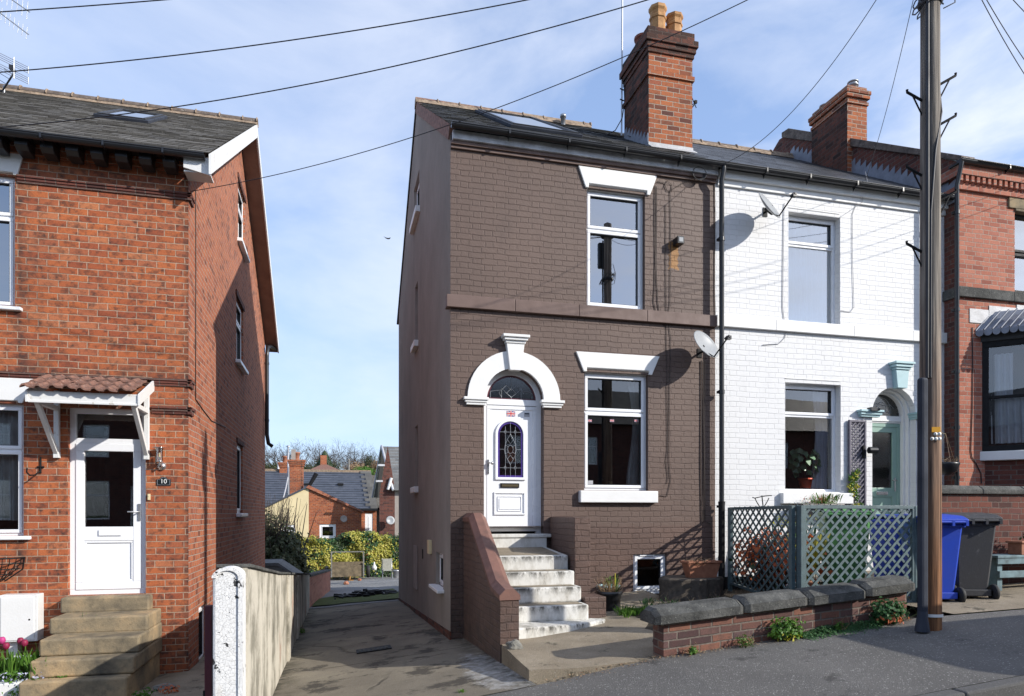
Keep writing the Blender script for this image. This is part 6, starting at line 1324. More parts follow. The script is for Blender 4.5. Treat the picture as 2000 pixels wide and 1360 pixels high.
for x0_, x1_ in ((6.875, 6.935), (5.25, 5.30)): mb = MB(); mb.box(x0_, x1_, 6.87, 6.95, -1.35, .085); mb.build('post', M['trellis'], tr, bevel=.004)
mb = MB(); mb.box(6.94, 6.985, 6.88, 6.95, -1.35, .08); mb.build('pale_edge', M['teal_light'], tr)
tr2 = thing('trellis_panel', 'grey green diamond trellis panel running from the low wall back to the house', 'trellis', (5.6, 8, -1.1), 'trellis panels round the white house garden')
lattice(tr2, (5.975, 9.48), (5.275, 6.94), -1.12, .088, .136, sw=.026, ax=1.75); 
for x0_, y0_ in ((5.95, 9.48), (5.19, 6.96)): mb = MB(); mb.box(x0_, x0_ + .05, y0_, y0_ + .06, -1.3, .085); mb.build('post', M['trellis'], tr2, bevel=.004)
tr3 = thing('trellis_panel', 'narrow dark purple grey wall trellis between the white house window and door', 'trellis', (8.5, 9.66, -.4))
a0, _ = onY(1658, 800, 9.66); a1, _ = onY(1691, 800, 9.66); lattice(tr3, (a0, 9.665), (a1, 9.665), -.6, onY(1675, 821, 9.66)[1], .085, sw=.022, fr=.035, m='purple_grey')
# ================================================================ BINS
def bin_(x, y, z, rot, body, label, lid=None, s=1.0):
    t = thing('wheelie_bin', label, 'wheelie bin', (x, y, z), 'wheelie bins in front of the houses')
    Rm = Matrix.Translation(Vector((x, y, z))) @ Matrix.Rotation(rot, 4, 'Z') @ Matrix.Scale(s, 4); Pn = lambda a, b, c: Rm @ Vector((a, b, c))     # local: back with wheels and handle at -y
    mb = MB(); lv = [(.05, .185, .19, .22, -.02), (.30, .205, .215, .235, -.01), (.90, .245, .27, .28, 0), (.98, .25, .275, .29, 0)]
    rings = []
    for (h, w_, yb, yf, o_) in lv:
        c_ = .035; rings.append([Pn(a, b, h) for a, b in ((-w_ + c_, -yb), (w_ - c_, -yb), (w_, -yb + c_), (w_, yf - c_), (w_ - c_, yf), (-w_ + c_, yf), (-w_, yf - c_), (-w_, -yb + c_))])
    for i in range(3):
        for k in range(8): mb.face([rings[i][k], rings[i][(k + 1) % 8], rings[i + 1][(k + 1) % 8], rings[i + 1][k]])
    mb.face(rings[0][::-1]); mb.face(rings[3])
    mb.box(-.262, .262, -.29, .305, .935, .985, 0, Pn); mb.box(-.20, .20, -.235, -.2, .06, .14, 0, Pn)
    mb.build('body', M[body], t, bevel=.008)
    mb = MB(); P_ = [(-.33, 1.0), (-.335, 1.035), (-.22, 1.075), (.10, 1.10), (.30, 1.05), (.325, .99), (.30, .99), (.28, 1.02), (.08, 1.065), (-.2, 1.04), (-.30, .995)]
    mb.ext(lambda a, b, c: Pn(c, a, b), P_, -.275, .275); mb.box(-.27, .27, -.30, .30, .986, 1.03, 0, Pn); mb.build('lid', M[lid or body], t, bevel=.012)
    mb = MB(); mb.tube([Pn(-.24, -.345, 1.0), Pn(.24, -.345, 1.0)], .016, 8)
    for a in (-.24, -.08, .08, .24): mb.box(a - .015, a + .015, -.36, -.27, .955, 1.02, 0, Pn)
    mb.build('handle', M[lid or body], t)
    for s_ in (-1, 1):
        mb = MB(); ax = (Rm.to_3x3() @ Vector((1, 0, 0))).normalized(); mb.lathe(Pn(s_ * .245 - .022, -.19, .10), [(.03, 0), (.10, .004), (.105, .015), (.105, .034), (.10, .046), (.05, .048), (.045, .035), (0, .035)], 24, axis=ax); mb.build('wheel', M['tyre'], t)
    mb = MB(); mb.tube([Pn(-.24, -.19, .10), Pn(.24, -.19, .10)], .012, 6); mb.build('axle', M['black_iron'], t); return t
bin_(7.76, 7.0, zp(7.7) + .005, -.35, 'bin_black', 'charcoal wheelie bin on the pavement right of the pole, rightmost bin')
bin_(7.21, 6.98, zp(7.1) + .005, -.30, 'bin_blue', 'bright blue wheelie bin partly hidden behind the telegraph pole')
bin_(6.62, 7.8, -1.12, -.5, 'bin_green', 'green wheelie bin behind the grey green trellis', s=1.10)
bin_(7.95, 8.3, -1.12, .1, 'bin_blue', 'dark blue wheelie bin behind the trellis, nearest the sage door', s=1.0)
# ================================================================ LOW WALL, BENCH, PLANTERS AT THE RIGHT
rwl = thing('garden_wall', 'dark red brick wall with rounded stone copings in front of the bay window', 'wall', (11, 7.7, -1))
mb = MB(); mb.box(8.0, 15, 7.6, 7.82, -1.6, .26); mb.build('brickwork', M['brick_dark'], rwl)
x = 7.96
while x < 15:
    mb = MB(); mb.ext(lambda a, b, c: Vector((c, a, b)), [(7.55, .26), (7.55, .33), (7.62, .38), (7.80, .38), (7.87, .33), (7.87, .26)], x + .004, x + .74); mb.build('coping_stone', M['coping'], rwl, bevel=.015); x += .745
be = thing('bench', 'weathered blue green slatted bench against the low brick wall', 'bench', (9.3, 7.3, -1))
zb0 = zp(9) + .03
mb = MB(); 
for k in range(3): mb.box(8.45, 11, 7.12 + k * .12, 7.225 + k * .12, -.60, -.565)
mb.build('seat', M['bench_paint'], be, bevel=.006)
for z in (-.86,): mb = MB(); mb.box(8.48, 11, 7.12, 7.16, z, z + .09); mb.build('lower_rail', M['bench_paint'], be, bevel=.005)
mb = MB(); mb.box(8.46, 11, 7.13, 7.155, -.68, -.60); mb.build('apron', M['bench_paint'], be, bevel=.004)
for xx in (8.5, 10.9): mb = MB(); mb.box(xx, xx + .08, 7.17, 7.42, zb0 - .05, -.602); mb.build('leg', M['bench_paint'], be)
# ================================================================ PLANTS
def blades(mb, c, n, h, spread, wd=.012, lean=.5, mi=0):
    for _ in range(n):
        a = random.uniform(0, 6.283); r_ = random.uniform(0, spread); p = Vector(c) + Vector((math.cos(a) * r_, math.sin(a) * r_, 0)); d = Vector((math.cos(a), math.sin(a), 0)) * random.uniform(.05, lean); hh_ = h * random.uniform(.5, 1.1)
        s_ = Vector((-d.y, d.x, 0)); s_ = s_.normalized() * wd * random.uniform(.6, 1.2) if s_.length > 1e-5 else Vector((wd, 0, 0)); m1 = p + d * hh_ * .45 + Vector((0, 0, hh_ * .6)); tp_ = p + d * hh_ * 1.1 + Vector((0, 0, hh_ * random.uniform(.8, 1)))
        mb.face([p - s_ * .5, p + s_ * .5, m1 + s_ * .5, tp_, m1 - s_ * .5], mi)
def clump(mb, c, rx, ry, rz, n, size, mi=0, shell=.5, asp=.6, lump=.25):
    c = Vector(c); sd = random.random() * 50
    for _ in range(n):
        d = Vector((random.gauss(0, 1), random.gauss(0, 1), random.gauss(0, 1))).normalized(); k = 1 + lump * 2 * noise.noise(d * 2.2 + Vector((sd, 0, 0))); r_ = random.uniform(shell, 1) * k
        p = c + Vector((d.x * rx, d.y * ry, d.z * rz)) * r_; nn = (d + Vector((random.gauss(0, .5), random.gauss(0, .5), random.gauss(.3, .5)))).normalized(); mb.leaf(p, nn, size * random.uniform(.6, 1.25), asp, mi)
def stems(mb, c, n, h, spread, r=.004, mi=0, jit=.05):
    for _ in range(n):
        a = random.uniform(0, 6.283); p = Vector(c) + Vector((math.cos(a), math.sin(a), 0)) * random.uniform(0, spread * .6); q_ = p + Vector((math.cos(a) * spread * random.uniform(.1, 1), math.sin(a) * spread * random.uniform(.1, 1), h * random.uniform(.5, 1.1))); m_ = p.lerp(q_, .5) + Vector((random.gauss(0, jit), random.gauss(0, jit), 0)); mb.tube([p, m_, q_], [r, r * .8, r * .4], 4, mi, cap=False)
def roundpot(t, c, r0, r1, h, m, rim=.012, name='pot', sq=0):
    mb = MB(); mb.lathe(c, [(0, 0), (r0 - .002, 0), (r0, .002), (r0 + .001, .01), (r1 - .004, h * .84), (r1 + rim, h * .86), (r1 + rim, h), (r1 - .012, h), (r1 - .02, h * .85), (0, h * .84)], 28); return mb.build(name, M[m], t)
# weeds at the foot of the garden wall
def at_ground(x, y, f=None, Y=None):
    d = ray(x, y); z = -1.3
    for _ in range(6): s_ = z / d.z; P = d * s_; z = (f or (lambda X, Y_: zp(X)))(P.x, P.y)
    return Vector((P.x, P.y, z))
for (x, y, sx, h, n, ms_, sz, lab) in ((1536, 1250, .19, .22, 620, ('leaf', 'leaf_dark', 'yellow_leaf'), .045, 'leafy green weed with yellowing leaves at the foot of the garden wall, left of centre'), (1735, 1228, .22, .25, 700, ('leaf_mid', 'leaf_dark', 'orange_petal'), .05, 'dark bushy weed growing at the right end of the garden wall'), (1455, 1262, .09, .12, 170, ('leaf', 'leaf_straw', 'leaf_dark'), .025, 'small straggly weed against the left half of the garden wall')):
    X, _ = onY(x, y, 6.0); mb = MB(); c_ = Vector((X, 6.02, zp(X))); clump(mb, c_ + Vector((0, -.02, h * .5)), sx, .10, h * .62, int(n * .7), sz, 0); clump(mb, c_ + Vector((0, 0, h * .4)), sx * .9, .08, h * .5, int(n * .22), sz, 1, 0); clump(mb, c_ + Vector((.02, -.03, h * .25)), sx * .9, .1, h * .3, int(n * .08), sz, 2)
    stems(mb, c_, 14, h * 1.1, sx, .003, 1); tag(mb.build('weed', [M[k] for k in ms_]), lab, 'weed')
mb = MB()
for _ in range(2600):
    X = random.uniform(onY(1570, 1240, 5.95)[0], onY(1722, 1225, 5.95)[0]); u = abs(random.gauss(0, .09)); Y = 6.09 - u; hh_ = .10 * math.exp(-(u / .11) ** 2) * (.6 + .5 * noise.noise(Vector((X * 5, 0, 0)))) * random.random(); mb.leaf((X, Y, zp(X) + .006 + hh_), (random.gauss(0, .4), random.gauss(-.3, .4), 1), random.uniform(.012, .024), .8)
stuff(mb.build('creeping_ground_cover', M['leaf_mid']), 'mat of tiny green leaves creeping along the wall foot', 'ground cover')
mb = MB()
for _ in range(900):      # litter and grit along wall foot and slab edge
    X = random.uniform(1.9, 6.0); Y = random.choice((6.08 - abs(random.gauss(0, .05)), 6.22 - .05 * (X - 1.8) - abs(random.gauss(0, .05)))) if X < 3.1 else 6.08 - abs(random.gauss(0, .05)); mb.leaf((X, Y, zp(X) + .006), (random.gauss(0, .3), random.gauss(0, .3), 1), random.uniform(.006, .022), .7)
stuff(mb.build('leaf_litter', M['leaf_straw']), 'dry leaf litter and grit along the pavement edge', 'leaf litter')
for (x, y, sx, lab) in ((1352, 1276, .05, 'tiny weed at the foot of the wall left end'), (1640, 1240, .07, 'small broad leaved weed rising from the creeping ground cover'), (600, 1215, .06, 'small weed far along the foot of the cream wall')):
    X, Y_ = (onY(x, 1250, 6.02)[0], 6.02) if x > 1000 else (-.60, 13.0); mb = MB(); z_ = zp(X) if x > 1000 else Hd(X, Y_); clump(mb, (X, Y_, z_ + sx * .7), sx, sx * .8, sx, 110, .03); stems(mb, (X, Y_, z_), 8, sx * 2.4, sx, .003, 1); tag(mb.build('weed', [M['leaf'], M['leaf_straw']]), lab, 'weed')
# brown house front garden
def gz(X, Y): return GZ + .07 * noise.noise(Vector((X * 2, Y * 2, 0))) + .08 * (X - 3.3) / 3 - .12 * max(0, 1 - (X - 3.3) / .5)
mb = MB(); P = at_ground(1258, 1196, lambda a, b: gz(a, b))
for _ in range(16): blades(mb, P + Vector((random.uniform(-.22, .32), random.uniform(-.1, .45), -.01)), 26, .13, .05, .009)
stuff(mb.build('grass', M['leaf']), 'bright green grass tufts below the cellar window', 'grass')
mb = MB()
for _ in range(26):
    X, Y = random.uniform(4.0, 5.3), random.uniform(6.5, 8.9); c_ = (X, Y, gz(X, Y))
    if random.random() < .5: blades(mb, c_, 18, .12, .06, .008)
    else: clump(mb, Vector(c_) + Vector((0, 0, .05)), .13, .13, .08, 60, .03); stems(mb, c_, 10, .2, .12, .002, 1)
tag(mb.build('garden_weeds', [M['leaf_mid'], M['leaf_straw']]), 'scattered weeds and straw stems in the bed behind the low wall', 'weeds')
P = at_ground(1190, 1203, lambda a, b: -1.40); bk = thing('plant_pot', 'tall black plastic bucket of dead stems beside the white steps', 'plant pot', P)
roundpot(bk, P, .135, .165, .34, 'black_plastic'); mb = MB(); stems(mb, P + Vector((0, 0, .28)), 90, .24, .17, .0035, 0, .03); blades(mb, P + Vector((.05, 0, .28)), 12, .3, .1, .01, mi=1); mb.tube([P + Vector((.06, -.05, .25)), P + Vector((.065, -.05, .58))], .008, 5, 2); mb.build('dead_stems', [M['leaf_straw'], M['leaf'], M['yellow_leaf']], bk)
P2 = P + Vector((.16, .42, .07)); tpot = thing('plant_pot', 'turquoise glazed pot with scalloped rim behind the black bucket', 'plant pot', P2); roundpot(tpot, P2, .10, .15, .30, 'teal_light', .02); mb = MB(); clump(mb, P2 + Vector((.02, 0, .34)), .12, .12, .10, 70, .035); mb.build('foliage', M['leaf'], tpot)
P = at_ground(1352, 1160, lambda a, b: gz(a, b)); mb = MB(); X0 = onY(1308, 1120, 8.6)[0]; X1 = onY(1420, 1120, 8.6)[0]
lg = thing('tree_stump', 'flat grey weathered stump below the terracotta trough', 'stump', ((X0 + X1) / 2, 8.7, gz(X0, 8.6)))
n = 26; cx_, rx_ = (X0 + X1) / 2, (X1 - X0) / 2; zt_ = -.92
R_ = [[Vector((cx_ + rx_ * k_ * math.cos(t * 6.283 / n) * (1 + .13 * math.sin(t * 2.3) + .06 * math.sin(t * 5.1)), 8.85 + .34 * k_ * math.sin(t * 6.283 / n) * (1 + .1 * math.sin(t * 1.7)), z_)) for t in range(n)] for k_, z_ in ((1.06, -1.5), (.98, -1.1), (1.0, zt_ - .02), (.95, zt_))]
for i in range(3):
    for t in range(n): mb.face([R_[i][t], R_[i][(t + 1) % n], R_[i + 1][(t + 1) % n], R_[i + 1][t]])
mb.face(R_[3]); mb.build('stump', M['bark'], lg)
c_ = Vector((onY(1369, 1136, 8.75)[0], 8.75, zt_ + .002)); tt = thing('plant_trough', 'terracotta plastic trough of dry stems standing on the stump', 'planter', c_)
mb = MB(); lv = [(.20, .075, 0), (.25, .10, .20), (.27, .115, .21), (.27, .115, .235), (.24, .09, .235), (.235, .085, .19)]
Rg = [[c_ + Vector((sx * w_, sy * d_, z_)) for sx, sy in ((-1, -1), (1, -1), (1, 1), (-1, 1))] for w_, d_, z_ in lv]
for i in range(len(lv) - 1):
    for k in range(4): mb.face([Rg[i][k], Rg[i][(k + 1) % 4], Rg[i + 1][(k + 1) % 4], Rg[i + 1][k]])
mb.face(Rg[0][::-1]); mb.face(Rg[-1], 1); mb.build('trough', [M['terracotta'], M['soil']], tt, bevel=.008)
mb = MB(); stems(mb, c_ + Vector((-.08, 0, .19)), 40, .09, .2, .003); mb.build('dead_stems', M['leaf_straw'], tt)
mb = MB(); P = at_ground(1424, 1152, lambda a, b: gz(a, b)); clump(mb, P + Vector((0, .5, .12)), .16, .2, .16, 300, .04); stems(mb, P + Vector((0, .3, 0)), 20, .3, .2, .003, 1); tag(mb.build('shrub', [M['leaf_mid'], M['leaf_straw']]), 'small green shrub in front of the black downpipe', 'shrub')
mb = MB(); P = at_ground(1455, 1150, lambda a, b: gz(a, b)); clump(mb, P + Vector((0, .25, .06)), .3, .25, .12, 400, .03); stems(mb, P + Vector((0, .2, 0)), 40, .22, .3, .0025, 1); tag(mb.build('low_plant', [M['leaf_olive'], M['leaf_straw']]), 'low dark rockery plant behind the second coping stone', 'plant')
def rock(c, r_, m, label, sq=(1, 1, .8), seed=0):
    bm = bmesh.new(); bmesh.ops.create_icosphere(bm, subdivisions=3, radius=1)
    for v in bm.verts:
        k = 1 + .35 * noise.noise(v.co * 1.3 + Vector((seed, 0, 0))) + .12 * noise.noise(v.co * 4 + Vector((seed, 3, 0))); v.co = Vector((v.co.x * sq[0], v.co.y * sq[1], v.co.z * sq[2])) * k * r_ + Vector(c)
    me = bpy.data.meshes.new('rock'); bm.to_mesh(me); bm.free(); me.materials.append(M[m]); o = bpy.data.objects.new('rock', me); C.objects.link(o); return tag(o, label, 'rock')
P = at_ground(1006, 1272, lambda a, b: -1.5); rock(P + Vector((0, .03, .05)), .085, 'rock', 'grey boulder at the foot of the sloping brown step wall', (1.05, .9, .8), 3)
P = at_ground(1160, 1210, lambda a, b: -1.42); rock(P + Vector((0, .0, .05)), .055, 'sandrock', 'yellow stone standing beside the bottom white step', (.7, .7, 1.3), 9)
P = at_ground(320, 1350, lambda a, b: H(a, b)); rock(P + Vector((0, .05, .03)), .085, 'rock', 'pale rough stone at the corner of the orange brick house', (1.5, 1, .6), 14)
# ---- white house garden
mb = MB(); c_ = Vector((5.95, 8.3, -.62)); clump(mb, c_, .42, .9, .42, 1500, .085, 0, .2, .8); clump(mb, c_ - Vector((0, 0, .15)), .42, .9, .40, 260, .07, 1, .1); stems(mb, c_ - Vector((0, 0, .6)), 60, .9, .4, .008, 2)
tag(mb.build('copper_shrub', [M['orange_petal'], M['leaf_dark'], M['twig_dark']]), 'shrub with orange copper leaves behind the trellis', 'shrub')
mb = MB(); c_ = Vector((5.75, 7.5, -1.12)); t = thing('plant_pot', 'pale grey pot of white pebbles behind the trellis corner', 'plant pot', c_); roundpot(t, c_, .14, .18, .2, 'wood_white'); mb = MB(); clump(mb, c_ + Vector((0, 0, .2)), .14, .14, .05, 50, .05, 0, 0); mb.build('pebbles', M['cable_grey'], t)
mb = MB(); c_ = Vector((5.85, 7.55, -.6)); t = thing('spider_plant', 'striped cream and green plant behind the trellis left of the green bin', 'plant', (5.85, 7.55, -1.1)); roundpot(t, (5.85, 7.55, -1.12), .10, .13, .26, 'terracotta'); blades(mb, (5.85, 7.55, -.9), 60, .7, .05, .02, .4); mb.build('foliage', M['leaf_var'], t)
mb = MB(); t = thing('daffodils', 'yellow daffodils showing above the green bin behind the trellis', 'flowers', (6.9, 8.9, -1.1)); blades(mb, (6.7, 8.95, -1.15), 70, 1.15, .3, .03, .15); clump(mb, (6.7, 8.95, -.12), .4, .2, .12, 70, .06, 1, 0); mb.build('foliage', [M['leaf_mid'], M['yellow_leaf']], t)
a, b = onY(1605, 984, 9.5); t = thing('sill_planter', 'black trough of coral red heather below the white window sill', 'planter', (a, 9.5, b - .1)); mb = MB(); mb.box(a - .42, a + .38, 9.42, 9.6, b - .12, b - .005); mb.build('trough', M['black_plastic'], t, bevel=.008); mb = MB()
clump(mb, (a, 9.5, b + .06), .36, .1, .13, 500, .028, 0, .1, .35); clump(mb, (a, 9.5, b + .02), .4, .1, .09, 260, .03, 1, .1); blades(mb, (a, 9.5, b), 60, .2, .3, .008, .5, 1); mb.build('foliage', [M['leaf_red'], M['leaf']], t)
t = thing('plant_support', 'thin black iron plant support with curled arms by the white wall', 'plant support', (onY(1490, 980, 9.0)[0], 9.0, -1.2)); a, b = onY(1488, 972, 9.0); mb = MB()
mb.tube([(a, 9.0, b + .03), (a + .03, 9.0, b - .2), (a + .06, 9.0, b - .6), (a + .16, 9.0, -1.15)], .008, 6); mb.tube([(a - .16, 9, b + .0), (a - .12, 9, b - .01), (a, 9, b + .015), (a + .12, 9, b + .03), (a + .17, 9, b + .03)], .008, 6); mb.tube([(a - .12 + .24 * k / 10, 9.0, b - .01 - .14 * math.sin(math.pi * k / 10)) for k in range(11)], .007, 6); mb.build('iron_rod', M['black_iron'], t)
a, b = onY(1573, 954, 9.98); c_ = Vector((a, 9.98, b)); t = thing('house_plant', 'broad leaved house plant in an orange red pot inside the white house window', 'house plant', c_); roundpot(t, c_, .085, .115, .17, 'orange_pot', .012)
mb = MB(); stems(mb, c_ + Vector((0, 0, .12)), 7, .5, .15, .007, 1, .02)
for k in range(34):
    th = k * 2.4; h = .22 + .42 * (k / 34) ** .8; r_ = .24 * math.sin(min(1, (h - .1) / .6) * math.pi * .85) + .03; mb.leaf(c_ + Vector((math.cos(th) * r_, math.sin(th) * r_ * .5, h)), (math.cos(th) * .5, -.8 + math.sin(th) * .2, .4), random.uniform(.12, .17), .72, 0)
mb.build('foliage', [M['leaf_fig'], M['twig']], t)
mb = MB(); a, b = onY(1674, 980, 9.6)
for k in range(46):
    h = random.random() ** .8 * 1.15; x_ = a + .05 * math.sin(h * 6) + random.gauss(0, .05) - .02; clump(mb, (x_, 9.62, b - .3 + h * .72), .05, .03, .05, 16, .035, 0 if random.random() < .7 else 1)
stems(mb, (a, 9.62, b - .9), 6, 1.4, .06, .005, 2, .03); tag(mb.build('climbing_plant', [M['leaf'], M['yellow_leaf'], M['twig']]), 'yellow green climber growing up the purple grey wall trellis', 'climbing plant')
a, b = onY(1701, 880, 9.6); mb = MB(); t = thing('wall_lamp', 'black up and down wall lamp left of the sage green door', 'wall lamp', (a - .08, YB, b)); mb.box(a - .13, a - .09, 9.62, 9.70, b - .12, b + .08); mb.build('back_plate', M['black_iron'], t, bevel=.004); mb = MB(); mb.tube([(a - .06, 9.58, b + .0), (a + .08, 9.56, b + .0)], .055, 16); mb.build('lamp_head', M['black_plastic'], t)
a, b = onY(1712, 800, 9.55); t = thing('security_light', 'small black sensor light above the green impost by the sage door', 'light', (a, 9.6, b)); mb = MB(); mb.box(a - .09, a + .03, 9.56, 9.66, b - .02, b + .04); mb.tube([(a + .0, 9.6, b), (a + .08, 9.57, b + .01)], .025, 8); mb.build('lamp_head', M['black_plastic'], t); mb = MB(); mb.tube([(a - .08, 9.66, b), (a - .14, 9.68, b - .14), (a - .2, 9.685, b - .24)], .007, 5); mb.build('lead_cable', M['cable_grey'], t)
# hanging basket on the red house
a, b = onY(1849, 912, 9.3); t = thing('hanging_basket', 'black hanging basket of bare stems behind the pole', 'hanging basket', (a, 9.3, b)); mb = MB(); mb.lathe((a, 9.3, b - .13), [(.06, 0), (.15, .05), (.19, .17), (.19, .20), (.17, .20)], 20); mb.build('basket', M['black_plastic'], t); mb = MB()
for k in range(3): mb.tube([(a + .18 * math.cos(k * 2.1), 9.3 + .18 * math.sin(k * 2.1), b + .06), (a - .02, 9.3, b + .55)], .004, 4)
mb.tube([(a - .02, 9.3, b + .55), (a - .02, 9.45, b + .6)], .008, 5); stems(mb, (a, 9.3, b + .05), 22, .14, .16, .003); mb.build('chains', M['leaf_straw'], t)
a, b = onY(1975, 1072, 7.25); t = thing('plant_trough', 'terracotta trough planted with dark leaves on the bench', 'planter', (9.2, 7.25, -.56)); mb = MB(); mb.box(8.9, 9.75, 7.16, 7.36, -.565, -.40); mb.box(8.88, 9.77, 7.14, 7.38, -.41, -.38); mb.build('trough', M['terracotta'], t, bevel=.008); mb = MB(); clump(mb, (9.4, 7.26, -.30), .36, .08, .13, 300, .05); mb.build('foliage', M['leaf_dark'], t)
# ---- left garden corner
c0 = at_ground(25, 1325, lambda a, b: H(a, b)); t = thing('planter', 'white painted trough in the bottom left corner, tulips above it', 'planter', c0)
X0 = onY(-30, 1300, 8.9)[0]; X1 = onY(62, 1300, 8.9)[0]; z0 = H(X1, 8.9); mb = MB(); mb.box(X0, X1, 8.85, 9.15, z0, z0 + .34); mb.box(X0, X1 + .2, 9.35, 9.55, z0, z0 + .52); mb.build('trough', M['white_stone'], t, bevel=.02)
mb = MB(); g = []
for _ in range(16): c_ = Vector((random.uniform(X0, X1 + .1), random.uniform(8.85, 9.5), z0 + random.uniform(.3, .45))); blades(mb, c_, 20, .30, .06, .02, .35, 0); clump(mb, c_, .12, .1, .1, 50, .045, 0)
clump(mb, Vector((X1 + .02, 8.8, z0 + .18)), .22, .1, .18, 340, .06, 0); clump(mb, Vector((X1 + .30, 8.85, z0 + .33)), .14, .06, .07, 90, .055, 0); clump(mb, Vector((X0 + .4, 8.8, z0 + .42)), .3, .05, .06, 26, .04, 1)
for xx in (.32, .52, .70): blades(mb, Vector((X1 + .35 - xx * .3, 9.7, z0 + .45)), 6, .6, .12, .025, .2, 0)
for xx in range(5): clump(mb, Vector((X1 + .35 + xx * .28, 8.72, H(X1 + .4 + xx * .28, 8.72) + .05)), .14, .05, .07, 70, .04, 0 if xx % 2 else 2)
mb.build('foliage', [M['leaf'], M['blue_petal'], M['orange_petal']], t)
def tulip(x, y, Y, m, lab):
    a, b = onY(x, y, Y); t = thing('tulip', lab, 'tulip', (a, Y, b - .4)); mb = MB(); mb.tube([(a, Y, b - .5), (a + .01, Y, b)], .006, 5); mb.build('stem', M['leaf'], t); mb = MB(); P_ = [(.005, -.01), (.03, .01), (.038, .035), (.03, .065), (.02, .075), (0, .06)]; mb.lathe((a, Y, b - .03), P_, 12); mb.build('flower', M[m], t)
tulip(4, 1252, 9.2, 'pink', 'bright pink tulip at the left edge of the picture'); tulip(12, 1263, 9.2, 'crimson', 'crimson tulip just right of the bright pink one'); tulip(40, 1253, 9.5, 'crimson', 'dark crimson tulip below the meter box, left of a pair'); tulip(48, 1257, 9.45, 'crimson', 'dark crimson tulip nearest the stone steps')
a0, b0 = onY(28, 1092, 9.9); t = thing('hanging_basket', 'empty black wire hay basket on the orange brick wall', 'wall basket', (a0 - .3, YL, b0)); mb = MB(); cx_ = a0 - .32
for k in range(5): z = b0 - k * .07; r_ = .32 * math.cos(k * .32); mb.tube([(cx_ + r_ * math.cos(t_ * math.pi / 12), YL - .004 - .26 * (r_ / .32) * math.sin(t_ * math.pi / 12), z) for t_ in range(13)], .007 if k else .011, 5)
for t_ in range(1, 12): mb.tube([(cx_ + .32 * math.cos(k * .32) * math.cos(t_ * math.pi / 12), YL - .004 - .26 * math.cos(k * .32) * math.sin(t_ * math.pi / 12), b0 - k * .07) for k in range(5)], .005, 4)
mb.tube([(cx_ + .32, YL - .004, b0), (cx_ + .3, YL - .004, b0 - .15), (cx_ + .1, YL - .004, b0 - .3)], .009, 5); mb.build('wire_frame', M['black_iron'], t)
a0, b0 = onY(80, 905, YL); t = thing('hanging_bracket', 'curly black iron hook bracket on the wall below the door canopy', 'bracket', (a0, YL, b0)); F = FL; mb = MB()
mb.tube([F(a0, b0 + .06, .01), F(a0, b0 - .13, .01)], .011, 6); mb.tube([F(a0, b0 - .10, .01), F(a0 - .03, b0 - .16, .10), F(a0 - .06, b0 - .17, .18), F(a0 - .08, b0 - .13, .22), F(a0 - .075, b0 - .09, .22)], .010, 6); mb.tube([F(a0 - .04, b0 - .05, .012), F(a0 + .04, b0 - .05, .012)], .012, 6); mb.lathe(F(a0 - .075, b0 - .09, .22), [(0, -.018), (.016, 0), (0, .018)], 10); mb.lathe(F(a0, b0 + .07, .012), [(0, -.015), (.014, 0), (0, .015)], 10); mb.build('hook', M['black_iron'], t)
mb = MB(); P = at_ground(536, 1310, lambda a, b: Hd(a, b)); blades(mb, P, 60, .17, .05, .012, .5); clump(mb, P + Vector((-.01, 0, .06)), .07, .07, .06, 80, .025); tag(mb.build('weed', M['leaf_olive']), 'dark tuft of weed at the foot of the cream driveway wall', 'weed')
mb = MB(); P = at_ground(902, 1352, lambda a, b: zp(a)); blades(mb, P, 40, .03, .05, .008); tag(mb.build('weed', M['leaf']), 'tiny green weed in the joint between driveway and pavement', 'weed')
# ================================================================ THE BACK YARD
def bare_tree(name, label, base, h, spread, seed, m='twig', depth=5, group='bare trees on the skyline', trunk=.02, gnarl=.25, leafm=None, nl=0):
    rnd = random.Random(seed); t = thing(name, label, 'tree', base, group); mbt, mbc = MB(), MB(); B = Vector(base); tips = []
    def grow(p, d, L, r_, k):
        q_ = p; pts = [p]
        for i in range(3):
            d = (d + Vector((rnd.gauss(0, gnarl), rnd.gauss(0, gnarl), rnd.gauss(.05, gnarl * .6))) * .55).normalized(); q_ = q_ + d * L / 3; pts.append(q_)
        (mbt if k >= depth - 1 else mbc).tube(pts, [r_, r_ * .88, r_ * .76, r_ * .62], 5 if k > 3 else 3, cap=False)
        if k == 0: tips.append(q_); return
        for _ in range(rnd.choice((2, 3, 3))):
            dd = (d + Vector((rnd.gauss(0, spread), rnd.gauss(0, spread), rnd.gauss(.02, spread * .6)))).normalized(); grow(pts[rnd.choice((2, 3, 3))], dd, L * rnd.uniform(.66, .88), r_ * .62, k - 1)
    grow(B, Vector((0, 0, 1)), h * .36, h * trunk, depth)
    mbt.build('trunk', M['bark'] if m == 'twig' else M[m], t); mbc.build('crown', M[m], t)
    if leafm:
        ml = MB()
        for p in tips:
            for _ in range(nl): ml.leaf(p + Vector((rnd.gauss(0, h * .03), rnd.gauss(0, h * .03), rnd.gauss(0, h * .03))), (rnd.gauss(0, 1), rnd.gauss(0, 1), rnd.gauss(0, 1)), h * .012, .7)
        ml.build('leaves', M[leafm], t)
    return t
ZY = lambda X, Y: H(X, Y) + .02
HYd = 33.0
